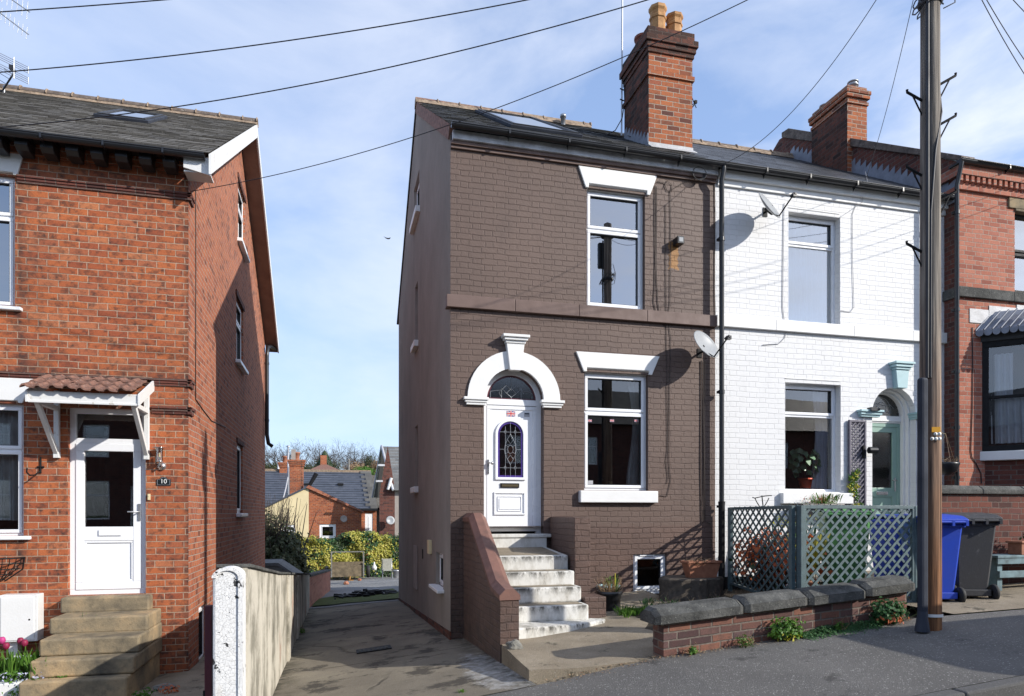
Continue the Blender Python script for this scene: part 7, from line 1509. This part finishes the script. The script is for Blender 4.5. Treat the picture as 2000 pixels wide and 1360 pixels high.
# variegated hedge
def hedge(name, label, x0, x1, y0, y1, z0, top, n, size, mats, wts, lump=.45, cat='hedge'):
    t = thing(name, label, cat, ((x0 + x1) / 2, (y0 + y1) / 2, z0)); mb = MB(); sd = random.random() * 90
    for _ in range(n):
        X = random.uniform(x0, x1); u = random.random(); top_ = top + lump * noise.noise(Vector((X * .9, sd, 0))) + lump * .5 * noise.noise(Vector((X * 2.6, sd, 0)))
        if u < .62: z = z0 + (top_ - z0) * random.random() ** .8; Y = y0 + lump * .8 * noise.noise(Vector((X * 1.3, z * 1.3, sd))) + random.uniform(0, .22); nn = (random.gauss(0, .5), -1, random.gauss(.4, .5))
        elif u < .9: z = top_ + random.gauss(0, .07) - .03; Y = random.uniform(y0, y1); nn = (random.gauss(0, .5), random.gauss(-.2, .5), 1)
        else: z = z0 + (top_ - z0) * random.random(); Y = random.uniform(y0 + .15, y1); nn = (random.gauss(0, 1), random.gauss(0, 1), random.gauss(0, 1))
        k = noise.noise(Vector((X * 1.1, z * 1.4, sd + 9))) + random.gauss(0, .16); mi = 0 if k > wts[0] else (1 if k > wts[1] else 2)
        mb.leaf((X, Y, z), nn, size * random.uniform(.6, 1.3), .65, mi)
    mb.build('foliage', [M[k] for k in mats], t); mb = MB()
    x = x0 + .2
    while x < x1: mb.tube([(x, (y0 + y1) / 2, z0 - .1), (x + .1, (y0 + y1) / 2, z0 + (top - z0) * .8)], .05, 5, cap=False); x += .9
    mb.build('stems', M['bark'], t); return t
zc_ = ZY(0, 33)
hedge('hedge', 'bright yellow and green variegated hedge behind the old trailer', -3.2, 3.8, 33.0, 34.6, zc_, -1.12, 20000, .11, ('leaf_var', 'leaf_mid', 'leaf_dark'), (-.16, -.34))
hedge('shrub', 'yellow green shrub between the dark bush and the trailer', -2.5, -1.35, 30.6, 31.8, ZY(-1, 31), -1.75, 3500, .08, ('leaf_var', 'yellow_leaf', 'leaf_mid'), (0, -.3), .3, 'shrub')
t = thing('dark_bush', 'large dark olive bush filling the yard behind the cream wall', 'bush', (-2.6, 26, ZY(-2.6, 26))); mb = MB()
cs_ = [(-3.1, 27, -1.0, 1.3, 1.3, 1.1), (-2.05, 26.2, -1.45, 1.1, 1.2, 1.0), (-3.9, 27, -.6, 1.2, 1.2, 1.3), (-2.6, 26, -2.0, 1.3, 1.2, .9), (-1.75, 25.5, -2.1, .8, .9, .75)]
for c_ in cs_: clump(mb, c_[:3], *c_[3:], 5200, .15, 0, .3, .6, .3)
mb.build('foliage', M['leaf_olive'], t); mb = MB(); stems(mb, (-2.7, 26.2, -2.9), 60, 3.2, 1.5, .025, 0, .15); stems(mb, (-2.3, 26, -.9), 90, 1.3, .9, .008, 0, .08); mb.build('branches', M['twig_dark'], t)
t = thing('thorny_shrub', 'sparse leafless shrub reaching up in front of the cream gable', 'shrub', (-2.6, 29, -3)); mb = MB(); 
for k in range(5): stems(mb, (-3.3 + k * .38, 29, -1.4), 16, 2.0, .5, .011, 0, .14)
for _ in range(260): mb.leaf((random.uniform(-3.4, -1.6), 29 + random.gauss(0, .3), random.uniform(-1.2, .3)), (random.gauss(0, 1), -1, random.gauss(0, 1)), .05, .7, 1)
mb.build('branches', [M['twig_dark'], M['leaf_olive']], t)
# shed roof behind the wall
t = thing('shed', 'low dark shed roof peeping over the cream wall', 'shed', (-2.2, 22, -2.8)); mb = MB(); P = [(-3.2, -1.60), (-1.75, -1.60), (-1.1, -2.05), (-1.1, -3.2), (-3.2, -3.2)]; mb.ext(front(22), P, -1.6, 0); mb.build('walls', M['timber_grey'], t); mb = MB(); mb.ext(front(22), [(-3.3, -1.52), (-1.72, -1.52), (-1.0, -2.03), (-1.0, -2.10), (-1.75, -1.60), (-3.3, -1.60)], -1.7, .12); mb.build('roof', M['tile_grey2'], t)
# trailer
TXa = onY(647, 1100, 31.2)[0]; TXb = onY(711, 1100, 31.2)[0]; yz = lambda y: onY(680, y, 31.2)[1]
t = thing('trailer', 'old wooden box trailer with metal hoop frame parked by the hedge', 'trailer', ((TXa + TXb) / 2, 31.6, zc_)); F = front(31.2)
mb = MB(); mb.box(TXa, TXb, yz(1127), yz(1104), -.03, 0, 0, F); mb.box(TXa, TXa + .03, yz(1127), yz(1104), -1.5, -.03, 0, F); mb.box(TXb - .03, TXb, yz(1127), yz(1104), -1.5, -.03, 0, F); mb.box(TXa, TXb, yz(1127), yz(1102), -1.53, -1.5, 0, F); mb.box(TXa, TXb, yz(1127), yz(1126), -1.5, -.03, 0, F)
for k in (1, 2): mb.box(TXa + .01, TXb - .01, yz(1127) + k * .18, yz(1127) + k * .18 + .008, 0, .004, 0, F)
mb.build('body', M['timber_old'], t, bevel=.008)
mb = MB()
for xx in (TXa - .02, TXb - .05): mb.box(xx, xx + .06, yz(1127), yz(1077), .003, .05, 0, F)
mb.box(TXa, TXb, yz(1079), yz(1077), .0, .04, 0, F); mb.build('hoop_frame', M['timber_grey'], t)
for xx in (TXb + .12, TXa - .28): mb = MB(); mb.lathe((xx, 31.7, yz(1119)), [(.05, 0), (.24, .0), (.28, .04), (.28, .12), (.24, .16), (.05, .16)], 22, axis=(1, 0, 0)); mb.build('wheel', M['tyre'], t)
mb = MB(); xm = (TXa + TXb) / 2 + .1; mb.tube([(xm, 31.2, yz(1127)), (xm - .02, 30.5, yz(1127) - .03)], .04, 6); mb.box(xm - .12, xm + .14, 30.6, 30.8, zc_, zc_ + .14); mb.build('drawbar', M['rust'], t)
# chair
cxa, cxb = onY(747, 1100, 31.4)[0], onY(766, 1100, 31.4)[0]; t = thing('garden_chair', 'pale folding garden chair in front of the variegated hedge', 'chair', ((cxa + cxb) / 2, 31.4, ZY(1, 31.4)))
zg = ZY(1, 31.4); mb = MB(); mb.box(cxa + .02, cxb - .02, 31.6, 31.62, yz(1116), yz(1094)); mb.build('backrest', M['cloth'], t); mb = MB(); mb.box(cxa + .02, cxb - .02, 31.2, 31.6, yz(1117), yz(1116)); mb.build('seat', M['cloth'], t)
for xx, ya, yb in ((cxa, 31.2, 31.65), (cxb, 31.2, 31.65), (cxa + .02, 31.65, 31.2), (cxb - .02, 31.65, 31.2)): mb = MB(); mb.tube([(xx, ya, zg), (xx, yb, yz(1115)), (xx, yb + .05, yz(1093) if ya < 31.4 else yz(1115) + .02)], .018, 6); mb.build('leg', M['galv'], t)
t = thing('debris_pile', 'heap of charred rubbish lying on the shaded gravel', 'rubbish', (0, 21, -2.6)); P = at_ground(727, 1163, lambda a, b: ZY(a, b)); mb = MB()
for _ in range(150):
    c_ = P + Vector((random.gauss(0, .42), random.gauss(0, .3), 0)); r_ = max(0, 1 - ((c_.x - P.x) / .9) ** 2); mb.box(c_.x, c_.x + random.uniform(.04, .22), c_.y, c_.y + random.uniform(.03, .15), P.z - .02, P.z + .03 + random.random() * .13 * r_, 0 if random.random() < .93 else 1)
mb.build('rubble', [M['black_iron'], M['cable_grey']], t)
for i, (x, y, r_, m, lab) in enumerate(((632, 1148, .16, 'rock', 'pale round stone at the end of the yard brick wall'), (676, 1141, .1, 'terracotta', 'broken reddish brick lump under the trailer drawbar'), (702, 1133, .08, 'terracotta', 'small terracotta pot fragment under the trailer'))):
    P = at_ground(x, y, lambda a, b: ZY(a, b)); rock(P + Vector((0, 0, r_ * .5)), r_, m, lab, seed=i * 7 + 30)
t = thing('plant_pot', 'small grey bucket beside the garden chair', 'bucket', (1.9, 31.8, zg)); roundpot(t, Vector((onY(774, 1125, 31.8)[0], 31.8, zg)), .12, .16, .36, 'galv')
P = W3(731, 1106, 32.4); mb = MB(); mb.lathe(P, [(0, -.2), (.10, -.18), (.12, -.05), (.04, .08), (.02, .2), (0, .2)], 14); tag(mb.build('garden_ornament', M['white_flat']), 'white bottle shaped object hanging in the hedge between trailer and chair', 'ornament')
# ================================================================ HOUSES BEYOND THE YARD
def fY(Y): return lambda x, y: onY(x, y, Y)
Y1 = 40.0; f = fY(Y1)
e = thing('brick_outbuilding', 'single storey gabled building, cream on the left half and orange brick on the right', 'outbuilding', (-2, Y1, -3.1)); F = front(Y1)
pk = f(603, 952); bl = f(525, 990); br = f(706, 1001); xm = f(603, 0)[0]; xl = bl[0] - 2
sl = (pk[1] - bl[1]) / (pk[0] - bl[0])
wn2 = (f(622, 0)[0], f(657, 0)[0], f(0, 1050)[1], f(0, 1022)[1])
wn2 = (f(624, 1040)[0], f(656, 1040)[0], f(640, 1052)[1], f(640, 1024)[1]); wc = (f(550, 1040)[0], f(577, 1040)[0], f(560, 1055)[1], f(560, 1025)[1])
mb = MB(); wallpoly(mb, F, [(xl, -3.6), (xm, -3.6), (xm, pk[1]), (xl, pk[1] - sl * (pk[0] - xl))], [rect(*wc)], .15); mb.build('cream_wall', M['cream'], e)
mb = MB(); wallpoly(mb, F, [(xm, -3.6), (br[0], -3.6), (br[0], br[1]), (xm, pk[1])], [rect(*wn2)], .15); mb.box(br[0] - .01, br[0], -0, .3, -3.6, br[1], 0, lambda a, b, c: Vector((a, Y1 + b * 20, c))); mb.build('brick_wall', M['brick_l'], e)
window(e, F, *wn2, rec=.05, frame=.12, room=.8); window(e, F, *wc, rec=.05, frame=.1, trans=(wc[2] + wc[3]) / 2 + .1, room=.8)
mb = MB()
for (a, b) in (((xl - .1, pk[1] - sl * (pk[0] - xl)), pk), (pk, (br[0] + .12, br[1] - .02))):
    mb.ext(F, [(a[0], a[1]), (b[0], b[1]), (b[0], b[1] + .10), (a[0], a[1] + .10)], -6.0, .1)
mb.build('roof', M['slate_blue'], e)
mb = MB(); mb.ext(F, [(pk[0] - .15, pk[1] - .02), (br[0] + .12, br[1] - .03), (br[0] + .12, br[1] + .06), (pk[0], pk[1] + .12)], .0, .12); mb.build('verge', M['brick_lside'], e)
P = f(612, 940); mb = MB(); q0 = f(549, 926); 
P0 = W3(607, 944, 41.2); P1 = W3(618, 925, 41.2); mb = MB(); mb.tube([P0 - (P1 - P0) * .6, P1], [.09, .13], 10); mb.build('flue', M['black_iron'], e)
# terrace with blue slate roof behind
Y2 = 46.0; f2_ = fY(Y2); F = front(Y2); t2 = thing('terraced_house', 'long low house with blue grey slate roof beyond the brick outbuilding', 'house', (0, Y2, -3.2))
zr2 = W3(640, 921, 50.5).z; ze2 = f2_(700, 994)[1]; xr2 = f2_(737, 994)[0]; xr2b = W3(724, 921, 50.5).x; 
mb = MB(); LL = math.hypot(4.5, zr2 - ze2); n = 16
for i in range(n):
    a, b = i / n, (i + 1) / n; X0 = -22; Xa, Xb = xr2 + (xr2b - xr2) * a, xr2 + (xr2b - xr2) * b; P = lambda t_, x: Vector((x, Y2 - .2 + 4.7 * t_, ze2 + (zr2 - ze2) * t_)); l = Vector((0, 0, .02))
    mb.face([P(a, X0) + l, P(a, Xa) + l, P(b, Xb), P(b, X0)], 0, [(X0, a * LL), (Xa, a * LL), (Xb, b * LL), (X0, b * LL)])
    mb.box(Xa - (.75 if i % 2 else .45), Xa, P(a, 0).y, P(a, 0).y + .2, P(a, 0).z + .024, P(b, 0).z + .03, 1)
mb.face([P(1, X0), P(1, xr2b), Vector((xr2, 55, ze2)), Vector((X0, 55, ze2))]); r2 = mb.build('roof', [M['slate_blue'], M['tile_grey2']], t2)
mb = MB(); mb.box(-22, xr2b, 50.4, 50.6, zr2 - .05, zr2 + .12); mb.build('ridge_tiles', M['mortar'], r2)
for x, y in ((600, 945), (665, 945)): P = W3(x, y, 48.6); mb = MB(); mb.box(P.x - .2, P.x + .2, P.y - .1, P.y + .2, P.z - .1, P.z + .03); mb.build('roof_vent', M['black_iron'], r2)
W_ = (f2_(713, 0)[0], f2_(728, 0)[0], -1.9, f2_(720, 1003)[1])
mb = MB(); wallpoly(mb, F, rect(-22, xr2 - .05, -3.6, ze2), [rect(*W_)], .15); mb.build('wall', M['brick_l'], t2); window(t2, F, *W_, rec=.03, frame=.22, trans=f2_(720, 1025)[1], room=.8, curt=[('net', W_[0] + .6, W_[1] - .1, W_[2], W_[3], 3, None)])
mb = MB(); mb.box(-22, xr2, ze2 - .12, ze2, 0, .22, 0, F); mb.build('gutter', M['black_plastic'], t2)
def stack(parent, px, pyb, pyt, Y, w_, m='brick_l', pots=1, d_=.6):
    a, b = onY(px, pyb, Y); _, zt_ = onY(px, pyt, Y); mb = MB(); mb.box(a - w_ / 2, a + w_ / 2, Y, Y + d_, b - 1.2, zt_); c_ = mb.build('chimney', M[m], parent); mb = MB()
    for k in range(3): mb.box(a - w_ / 2 - .04 * (k + 1), a + w_ / 2 + .04 * (k + 1), Y - .04 * (k + 1), Y + d_ + .04, zt_ - .36 + k * .12, zt_ - .25 + k * .12)
    mb.build('corbelled_head', M[m], c_)
    for k in range(pots): mb = MB(); mb.lathe((a - w_ / 4 + k * w_ / 2 if pots > 1 else a, Y + .3, zt_), [(.16, 0), (.16, .35), (.2, .37), (.2, .45), (.13, .45)], 12); mb.build('chimney_pot', M['terracotta'], c_)
    return c_
c_ = stack(e, 579, 962, 898, 41.5, .75, pots=1); stack(t2, 556, 925, 903, 50.2, .7, pots=1)
a, b = onY(573, 898, 41.6); mb = MB(); mb.box(a - .12, a + .12, 41.6, 41.85, b - .2, b + .6); mb.build('square_pot', M['grey_render'], c_)
# grey tiled house
t3 = thing('terraced_house', 'small pebbledashed house with brown tiled roof and one white window', 'house', (3, 47, -3.2)); Y3 = 46.6; F = front(Y3); f3 = fY(Y3)
xa, xb = xr2 - .05, f3(800, 0)[0]; ze3 = f3(760, 993)[1]; zr3 = W3(760, 929, 51).z
mb = MB(); mb.face([Vector((xa - .6, Y3 - .1, ze3)), Vector((xb, Y3 - .1, ze3)), Vector((xb, 51, zr3)), Vector((xa - 2.6, 51, zr3))]); mb.face([Vector((xa - 2.6, 51, zr3)), Vector((xb, 51, zr3)), Vector((xb, 55, ze3)), Vector((xa, 55, ze3))]); mb.build('roof', M['tile_brown'], t3)
Wg = (f3(757, 0)[0], f3(767, 0)[0], f3(760, 1030)[1], f3(760, 1002)[1])
mb = MB(); wallpoly(mb, F, rect(xa, xb, -3.6, ze3), [rect(*Wg)], .15); mb.build('wall', M['grey_render'], t3); window(t3, F, *Wg, rec=.03, frame=.1, trans=(Wg[2] + Wg[3]) / 2, room=.8); mb = MB(); mb.box(xa, xb, ze3 - .1, ze3, 0, .15, 0, F); mb.build('gutter', M['black_plastic'], t3)
# steep gabled house at the right
t4 = thing('gabled_house', 'dark brick house with steep grey roof and deep verge beside the rendered gable', 'house', (3, 38, -3)); Yg = 38.0; g_ = fY(Yg)
ex, ez = g_(757, 870)[0], 0; apx = g_(751, 866); el_ = g_(737, 968); er_ = g_(773, 958)
Xw = g_(737, 0)[0]
# side wall faces the yard (-X) with the gable running back; the roof ridge runs to the right
F4 = front(Yg); zr4 = g_(752, 864)[1]; ze4 = g_(770, 958)[1]
mb = MB(); wl_ = g_(741, 0)[0]; wr_ = g_(771, 0)[0]; mb.face([F4(wl_, -3.6, 0), F4(wr_, -3.6, 0), F4(wr_, ze4 + .1, 0), F4(wl_ + .45, zr4 - .2, 0), F4(wl_, ze4 - .2, 0)]); mb.build('gable_wall', M['brick_dark'], t4)
mb = MB(); mb.face([F4(wr_, -3.6, 0), F4(wr_ + 4, -3.6, 0), F4(wr_ + 4, ze4, 0), F4(wr_, ze4, 0)]); mb.build('pale_wall', M['grey_render'], t4)
rx0, rx1, rb = g_(752, 0)[0], g_(771, 0)[0], .5
mb = MB(); A0, A1, B0, B1 = Vector((rx0, Yg + 2.4, zr4)), Vector((rx0 + 7, Yg + 2.4, zr4)), Vector((rx1 - .1, Yg - .35, ze4)), Vector((rx1 + 7, Yg - .35, ze4)); nn = 14
for i in range(nn):
    a, b = i / nn, (i + 1) / nn; l = Vector((0, -.004, .004)); p0, p1, p2, p3 = B0.lerp(A0, a) + l, B1.lerp(A1, a) + l, B1.lerp(A1, b), B0.lerp(A0, b); mb.face([p0, p1, p2, p3], 0, [(p0.x, a * 4), (p1.x, a * 4), (p2.x, b * 4), (p3.x, b * 4)])
mb.build('roof', M['tile_grey2'], t4)
Cl = Vector((g_(736, 0)[0], Yg + 4.6, g_(737, 968)[1]))
mb = MB(); mb.tube([Cl, A0 + Vector((-.03, 0, .03)), B0 + Vector((-.02, 0, .0))], .07, 6); mb.build('bargeboard', M['fascia'], t4); mb = MB(); mb.face([Cl, A0, A0 + Vector((.35, 1.6, -.05)), Cl + Vector((.5, 1.6, 0))]); mb.face([A0, B0, B0 + Vector((0, 1.8, 0)), A0 + Vector((.3, .8, -.6))]); mb.build('verge_soffit', M['dark_room'], t4)
for y in (909, 940): P = W3(747 if y == 909 else 743, y, Yg - .02); mb = MB(); mb.box(P.x - .25, P.x + .12, P.y - .1, P.y + .0, P.z - .05, P.z + .05); mb.build('purlin_end', M['fascia'], t4)
P = W3(760, 946, Yg - .1); mb = MB(); mb.tube([P + Vector((-.06, 0, -.3)), P + Vector((.12, 0, .35))], .09, 6); mb.build('lamp_bracket', M['white_stone'], t4)
a, b = onY(762, 1017, Yg - .35); P = Vector((a, Yg - .35, b)); t5 = thing('satellite_dish', 'distant round grey dish on the dark brick house beyond the yard', 'satellite dish', P, 'satellite dishes on far houses'); mb = MB(); mb.lathe(P, [(0, .0), (.15, .02), (.24, .07), (.24, .06), (.1, -.02), (0, -.03)], 20, axis=Vector((.2, -1, .25))); mb.build('reflector', M['dish'], t5); mb = MB(); mb.tube([P + Vector((0, .05, 0)), P + Vector((0, .34, -.05))], .02, 5); mb.build('wall_bracket', M['black_iron'], t5)
a, b = onY(671, 1014, Y1 - .3); P = Vector((a, Y1 - .3, b)); t5 = thing('satellite_dish', 'small beige dish on the orange brick outbuilding wall', 'satellite dish', P, 'satellite dishes on far houses'); mb = MB(); mb.lathe(P, [(0, .0), (.12, .02), (.2, .06), (.2, .05), (.1, -.02), (0, -.03)], 20, axis=Vector((.25, -1, .25))); mb.build('reflector', M['grey_render'], t5); mb = MB(); mb.tube([P + Vector((0, .05, 0)), P + Vector((0, .29, -.05))], .02, 5); mb.build('wall_bracket', M['black_iron'], t5)
# distant hipped red roof, poles
P = W3(632, 925, 80); t6 = thing('distant_house', 'far off house with a red hipped roof and one chimney', 'house', (P.x, 80, -2)); w_ = 2.6; ap = W3(632, 905, 83).z; bz = W3(632, 925, 80).z
mb = MB(); c_ = Vector((P.x, 83, ap)); q_ = [Vector((P.x - 2.3, 79.8, bz)), Vector((P.x + 2.7, 79.8, bz)), Vector((P.x + 2.7, 86, bz)), Vector((P.x - 2.3, 86, bz))]
for i in range(4): mb.face([q_[i], q_[(i + 1) % 4], c_])
mb.build('roof', M['canopy_tile'], t6); mb = MB(); mb.box(P.x - 2.1, P.x + 2.5, 80, 86, -3, bz); mb.build('wall', M['brick_r'], t6); mb = MB(); mb.box(P.x - .4, P.x + .3, 82.6, 83.2, ap - .8, ap + .9); mb.build('chimney', M['brick_l'], t6)
for (x, yb, yt, Y, m, lab) in ((681, 922, 899, 55, 'timber_grey', 'thin pale pole rising behind the blue slate roof'), (563, 935, 873, 44, 'galv', 'thin metal flue mast left of the far orange chimney'), (544, 920, 905, 55, 'white_flat', 'short white post above the far ridge at the left')):
    A, B = W3(x, yb, Y), W3(x, yt, Y); mb = MB(); mb.tube([A - Vector((0, 0, 3)), B], .09 if Y > 50 else .06, 8); mb.lathe(B, [(.12, 0), (.12, .06), (0, .1)], 8); tag(mb.build('distant_pole', M[m]), lab, 'pole')
A, B = W3(562, 930, 41.4), W3(552, 978, 40.6); mb = MB(); mb.tube([W3(563, 885, 44), W3(562, 935, 41.5), W3(558, 955, 41), B], .04, 5); tag(mb.build('overhead_wire', M['cable_grey']), 'loose grey cable hanging down beside the far orange chimney', 'cable')
# trees on the skyline
def tb(x, Y): return (W3(x, 1000, Y).x, Y, -2.0)
bare_tree('bare_tree', 'tall bare tree directly behind the far chimneys', tb(580, 95), 9.6, .46, 3, depth=8, trunk=.034)
bare_tree('bare_tree', 'faint bare tree at the left edge of the gap between the houses', tb(537, 110), 13.2, .36, 5, depth=6)
bare_tree('bare_tree', 'widest bare tree in the middle of the skyline', tb(672, 95), 8.6, .5, 8, depth=8, trunk=.034)
bare_tree('bare_tree', 'bare tree right of the middle, touching the widest one', tb(700, 100), 9.0, .5, 18, depth=8, trunk=.034)
bare_tree('bare_tree', 'lower bare tree nearest the steep grey roof', tb(722, 90), 7.4, .5, 28, depth=8, trunk=.034)
bare_tree('bare_tree', 'small pale bare tree left of the dark conifer', tb(612, 120), 11, .36, 31, depth=6)
bare_tree('bare_tree', 'bare tree between the far chimneys and the left edge', tb(560, 100), 10, .38, 37, depth=6)
for i, (x, y, Y, rx_, rz_, m, lab) in enumerate(((634, 912, 90, 1.7, 2.0, 'leaf_dark', 'dark green conifer behind the red hipped roof'), (535, 912, 60, 1.4, .9, 'leaf_olive', 'olive green treetop at the left edge of the gap'), (690, 922, 75, 2.2, .8, 'leaf', 'bright green low shrub beyond the slate roof'), (717, 915, 80, 2.6, 1.4, 'leaf_straw', 'straw coloured thicket beside the bright green shrub'), (738, 912, 82, 1.6, 2.0, 'leaf_olive', 'olive treetop touching the steep grey roof'), (655, 916, 92, 3.0, 1.6, 'leaf_olive', 'brown green thicket behind the red roof'), (592, 918, 85, 3.2, 1.0, 'leaf_olive', 'low brown green thicket behind the far chimney'))):
    P = W3(x, y, Y); t = thing('tree', lab, 'tree', (P.x, Y, P.z - rz_), 'leafy treetops on the skyline'); mb = MB()
    if i == 0:
        for _ in range(5000): u = random.random(); a_ = random.uniform(0, 6.283); r_ = rx_ * (1 - u) ** .8 * random.uniform(.4, 1.1) + .1; mb.leaf(P + Vector((r_ * math.cos(a_), r_ * math.sin(a_), -rz_ + 2 * rz_ * u)), (math.cos(a_), math.sin(a_), .3), .25, .5)
    else:
        for k in range(6): clump(mb, P + Vector((random.uniform(-rx_ * .7, rx_ * .7), random.uniform(-1, 1), random.uniform(-rz_ * .5, rz_ * .2))), rx_ * .5, 1, rz_ * .7, 700, .16, 0, .3)
    mb.build('crown', M[m], t); mb = MB(); mb.tube([P - Vector((0, 0, rz_ + 6)), P - Vector((0, 0, rz_ * .2))], .2, 6); mb.build('trunk', M['bark'], t)
# ================================================================ ACROSS THE STREET: what the windows reflect and what shades the pavement
oh = thing('opposite_terrace', 'row of brick houses on the other side of the street', 'house', (2, -15, -2)); FO = lambda a, b, c: Vector((a, -15 + c, b))
mb = MB(); hs = []
for k in range(-6, 9):
    hs += [rect(k * 4 + .6, k * 4 + 1.7, -.3, 1.5), rect(k * 4 + 2.6, k * 4 + 3.5, -1.2, 1.3), rect(k * 4 + .6, k * 4 + 1.7, 2.6, 4.1)]
wallpoly(mb, FO, rect(-26, 36, -4, 4.9), hs, .15); mb.build('wall', M['brick_dark'], oh)
mb = MB(); mb.face([Vector((-26, -14.7, 4.8)), Vector((36, -14.7, 4.8)), Vector((36, -19, 7.4)), Vector((-26, -19, 7.4))]); mb.face([Vector((-26, -23, 4.8)), Vector((36, -23, 4.8)), Vector((36, -19, 7.4)), Vector((-26, -19, 7.4))]); mb.build('roof', M['slate_dark'], oh)
mb = MB()
for h in hs:
    a0, a1, b0, b1 = h[0][0], h[1][0], h[0][1], h[2][1]; ring(mb, FO, a0, a1, b0, b1, .07, -.14, -.08); mb.box(a0, a1, (b0 + b1) / 2 + .2, (b0 + b1) / 2 + .26, -.139, -.081, 0, FO)
mb.build('window_frames', M['upvc'], oh); mb = MB()
for h in hs: mb.face([FO(*p, -.12) for p in h])
mb.build('panes', M['glass_up'], oh); mb = MB(); mb.box(-26, 36, -15.9, -15.8, -4, 4.8); mb.build('rooms', M['dark_room'], oh)
# unseen van added off to the right, to cast the shadow on the pavement
vn = thing('shadow_van', 'silver van added out of view to cast the shade on the pavement', 'van', (9.5, 2.9, zp(9.5))); vz = zp(7.6) - .1
VP = [(0, .30), (4.3, .30), (4.32, .9), (4.0, 1.15), (3.4, 1.72), (3.1, 1.80), (.25, 1.80), (.02, 1.6)]
vx0 = 7.45; Rv = lambda a, b, c: Vector((vx0 + a, 2.15 + c, vz + b + .04 * a))
mb = MB(); mb.ext(Rv, VP, 0, 1.62); mb.build('body', M['car_paint'], vn, bevel=.06)
for a in (.8, 3.5):
    for c_ in (.02, 1.46): mb = MB(); mb.lathe(Rv(a, .31, c_), [(0, 0), (.2, .0), (.31, .02), (.31, .14), (.2, .16), (0, .16)], 24, axis=(0, 1, 0)); mb.build('wheel', M['tyre'], vn)
mb = MB(); mb.ext(Rv, [(3.0, 1.12), (3.85, 1.15), (3.35, 1.66), (3.0, 1.68)], 1.615, 1.63); mb.ext(Rv, [(3.0, 1.12), (3.85, 1.15), (3.35, 1.66), (3.0, 1.68)], -.01, .005); mb.ext(Rv, [(.03, 1.1), (.06, 1.5), (.0, 1.5), (-.02, 1.1)], .2, 1.42); mb.build('window', M['black_plastic'], vn)
for c_ in (.05, 1.37): mb = MB(); mb.box(-.02, .03, .75, 1.0, c_, c_ + .18, 0, Rv); mb.build('tail_light', M['flag_red'], vn, bevel=.01)
# ---------------------------------------------------------------- move every Empty to its thing's base (children keep their place)
for o, loc in BASES:
    o.location = loc; mi = Matrix.Translation(-loc)
    for ch_ in o.children: ch_.matrix_parent_inverse = mi
